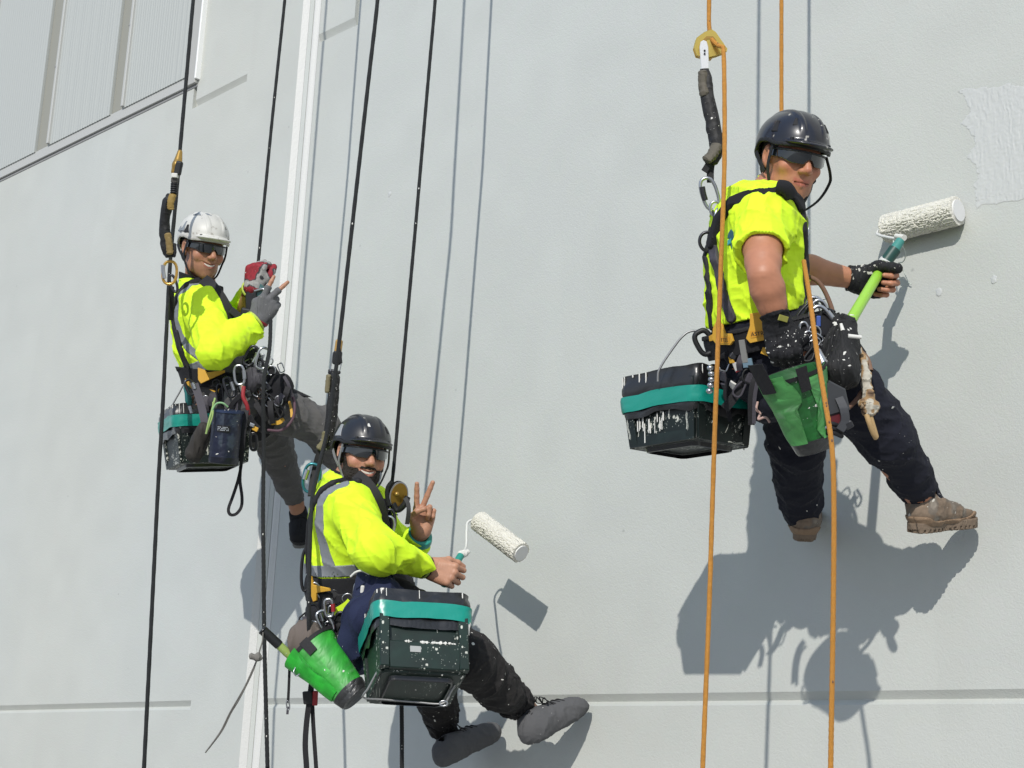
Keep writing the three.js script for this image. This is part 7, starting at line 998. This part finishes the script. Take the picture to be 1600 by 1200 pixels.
{ // pole left in the green bucket, with its cord
  const o = thing('extension_pole', 'lime green pole with black grip sticking out of the bright green bucket', 'extension pole', at(440, 1015, 5.42)), a = at(411, 985, 5.38), b = at(436, 1008, 5.39), c = at(470, 1040, 5.41);
  put(o, 'grip', cylBetween(a, b, 0.0165, 0.0165), M.rubber); put(o, 'grip_end', new THREE.TorusGeometry(0.012, 0.005, 8, 18).applyMatrix4(new THREE.Matrix4().makeBasis(R.clone().multiplyScalar(0.7).addScaledVector(V, 0.7), F, V.clone().multiplyScalar(0.7).addScaledVector(R, -0.7)).setPosition(at(410.5, 985, 5.378))), M.plasticBlack); const p = put(o, 'tube', cylBetween(b, c, 0.0145, 0.0145), mat([0.34, 0.46, 0.12], 0.5)); splatter(o, p, 50, 95, 0.0015, 0.008, null, mat([0.6, 0.6, 0.55], 0.7));
  const s = thing('cord', 'thin frayed grey cord knotted once, hanging from the end of the lime green pole', 'cord', at(370, 1090, 5.4)), cm = mat([0.18, 0.17, 0.155], 0.85);
  put(s, 'cord_strand', tube(P4([[411, 988, 5.36], [410, 1002, 5.36], [406, 1015, 5.36], [403, 1027, 5.37], [394, 1048, 5.40], [383, 1072, 5.43], [370, 1095, 5.46], [358, 1116, 5.5], [344, 1144, 5.54], [321, 1176, 5.58]]), 0.0026, 60, 6), cm); put(s, 'cord_strand', tube(P4([[403, 1027, 5.368], [396, 1047, 5.395], [386, 1069, 5.425], [372, 1096, 5.455], [361, 1114, 5.495], [347, 1142, 5.535], [326, 1170, 5.575]]), 0.0022, 50, 6), cm); put(s, 'knot', net(folds(blend(0.006, ell(at(403, 1027, 5.365), 0.012, 0.013, 0.012), cone(at(402, 1027, 5.365), at(394, 1025, 5.365), 0.006, 0.009)), 0.004, 70, V, 2), ...boxOf([at(400, 1026, 5.365)], 0.05), 0.003), cm);
}
{ // navy cloth over the belt, hanging straps
  const o = thing('work_cloth', 'navy blue cloth slung over the belt of the bearded worker', 'cloth', at(575, 950, 5.4));
  const f = drape(blend(0.03, cone(at(590, 905, 5.44), at(606, 925, 5.40), 0.05, 0.045), cone(at(603, 925, 5.40), at(565, 962, 5.38), 0.045, 0.050), cone(at(565, 962, 5.38), at(548, 1010, 5.40), 0.048, 0.045), cone(at(578, 905, 5.46), at(562, 935, 5.42), 0.035, 0.03), cone(at(585, 960, 5.42), at(572, 1030, 5.46), 0.05, 0.05)), 0.02, 16, V.clone().addScaledVector(R, 0.5).normalize(), 3);
  const mm = put(o, 'cloth', net(f, ...boxOf(P4([[590, 900, 5.44], [548, 1040, 5.40], [610, 930, 5.4]]), 0.11), 0.006), mat([0.010, 0.016, 0.052], 0.9, { bumpMap: weaveTex, bumpScale: 0.0008 })); splatter(o, mm, 50, 97, 0.001, 0.007); put(o, 'white_piping', tube(P4([[548, 901, 5.37], [556, 894, 5.36], [566, 892, 5.36], [577, 897, 5.36]]), 0.004, 16, 7), M.white);
  const strap = (label, pts, w, mm, extra) => { const s = thing('hanging_strap', label, 'strap', pts[0]); put(s, 'webbing', ribbon(pts, w, 0.004, R, 40), mm); if (extra) extra(s); return s; };
  strap('long black webbing tail with a plastic buckle hanging below the bright green bucket', P4([[487, 1066, 5.5], [484, 1090, 5.5], [479, 1130, 5.5], [477, 1165, 5.5], [479, 1200, 5.5], [480, 1250, 5.5]]), 0.019, M.webbing, (s) => put(s, 'buckle', block(at(481, 1090, 5.49), ...turned(0.1), 0.034, 0.045, 0.012, 0.006), M.rubber));
  strap('narrow black webbing tail beside a red buckle below the bright green bucket', P4([[487, 1070, 5.52], [488, 1100, 5.52], [490, 1140, 5.52], [494, 1200, 5.52], [497, 1250, 5.52]]), 0.014, M.webbing, (s) => put(s, 'red_buckle', block(at(492.5, 1091, 5.49), ...turned(-0.05), 0.018, 0.05, 0.012, 0.004), M.red));
  strap('thin grey strap with a metal clip hanging left of the bright green bucket', P4([[453, 1032, 5.5], [452, 1055, 5.5], [451, 1080, 5.5], [450, 1098, 5.5]]), 0.009, M.black, (s) => { put(s, 'clip', oval(at(450, 1102, 5.5), ...turned(0.1), 0.005, 0.016, 0.0025, 2.2), M.steel); put(s, 'clip_tail', ribbon(P4([[450, 1104, 5.5], [449, 1116, 5.5]]), 0.008, 0.003, R, 4), M.greyWeb); });
  strap('looped black strap dangling below the paint bin of the white-helmeted worker', P4([[377, 700, 6.30], [377, 725, 6.30], [372, 750, 6.30], [364, 775, 6.30], [357, 795, 6.30], [360, 804, 6.30], [369, 803, 6.30], [377, 792, 6.30], [378, 775, 6.30], [375, 752, 6.30], [376, 728, 6.30]]), 0.012, M.webbing);
  strap('wide black webbing strap over the front of the paint bin of the white-helmeted worker', P4([[383, 640, 6.24], [380, 662, 6.22], [377, 690, 6.22], [374, 720, 6.24]]), 0.030, M.webbing, (s) => { put(s, 'yellow_buckle', block(at(399, 670, 6.22), ...turned(-0.5), 0.022, 0.018, 0.01), M.yellowPad); put(s, 'web_loop', ribbon(P4([[390, 650, 6.23], [396, 662, 6.22], [404, 670, 6.22]]), 0.022, 0.005, V, 8), M.webbing); put(s, 'plastic_clip', block(at(394, 664, 6.215), ...turned(-0.4), 0.02, 0.014, 0.012), M.steel); });
}
scene.updateMatrixWorld(true);
renderer.render(scene, camera);
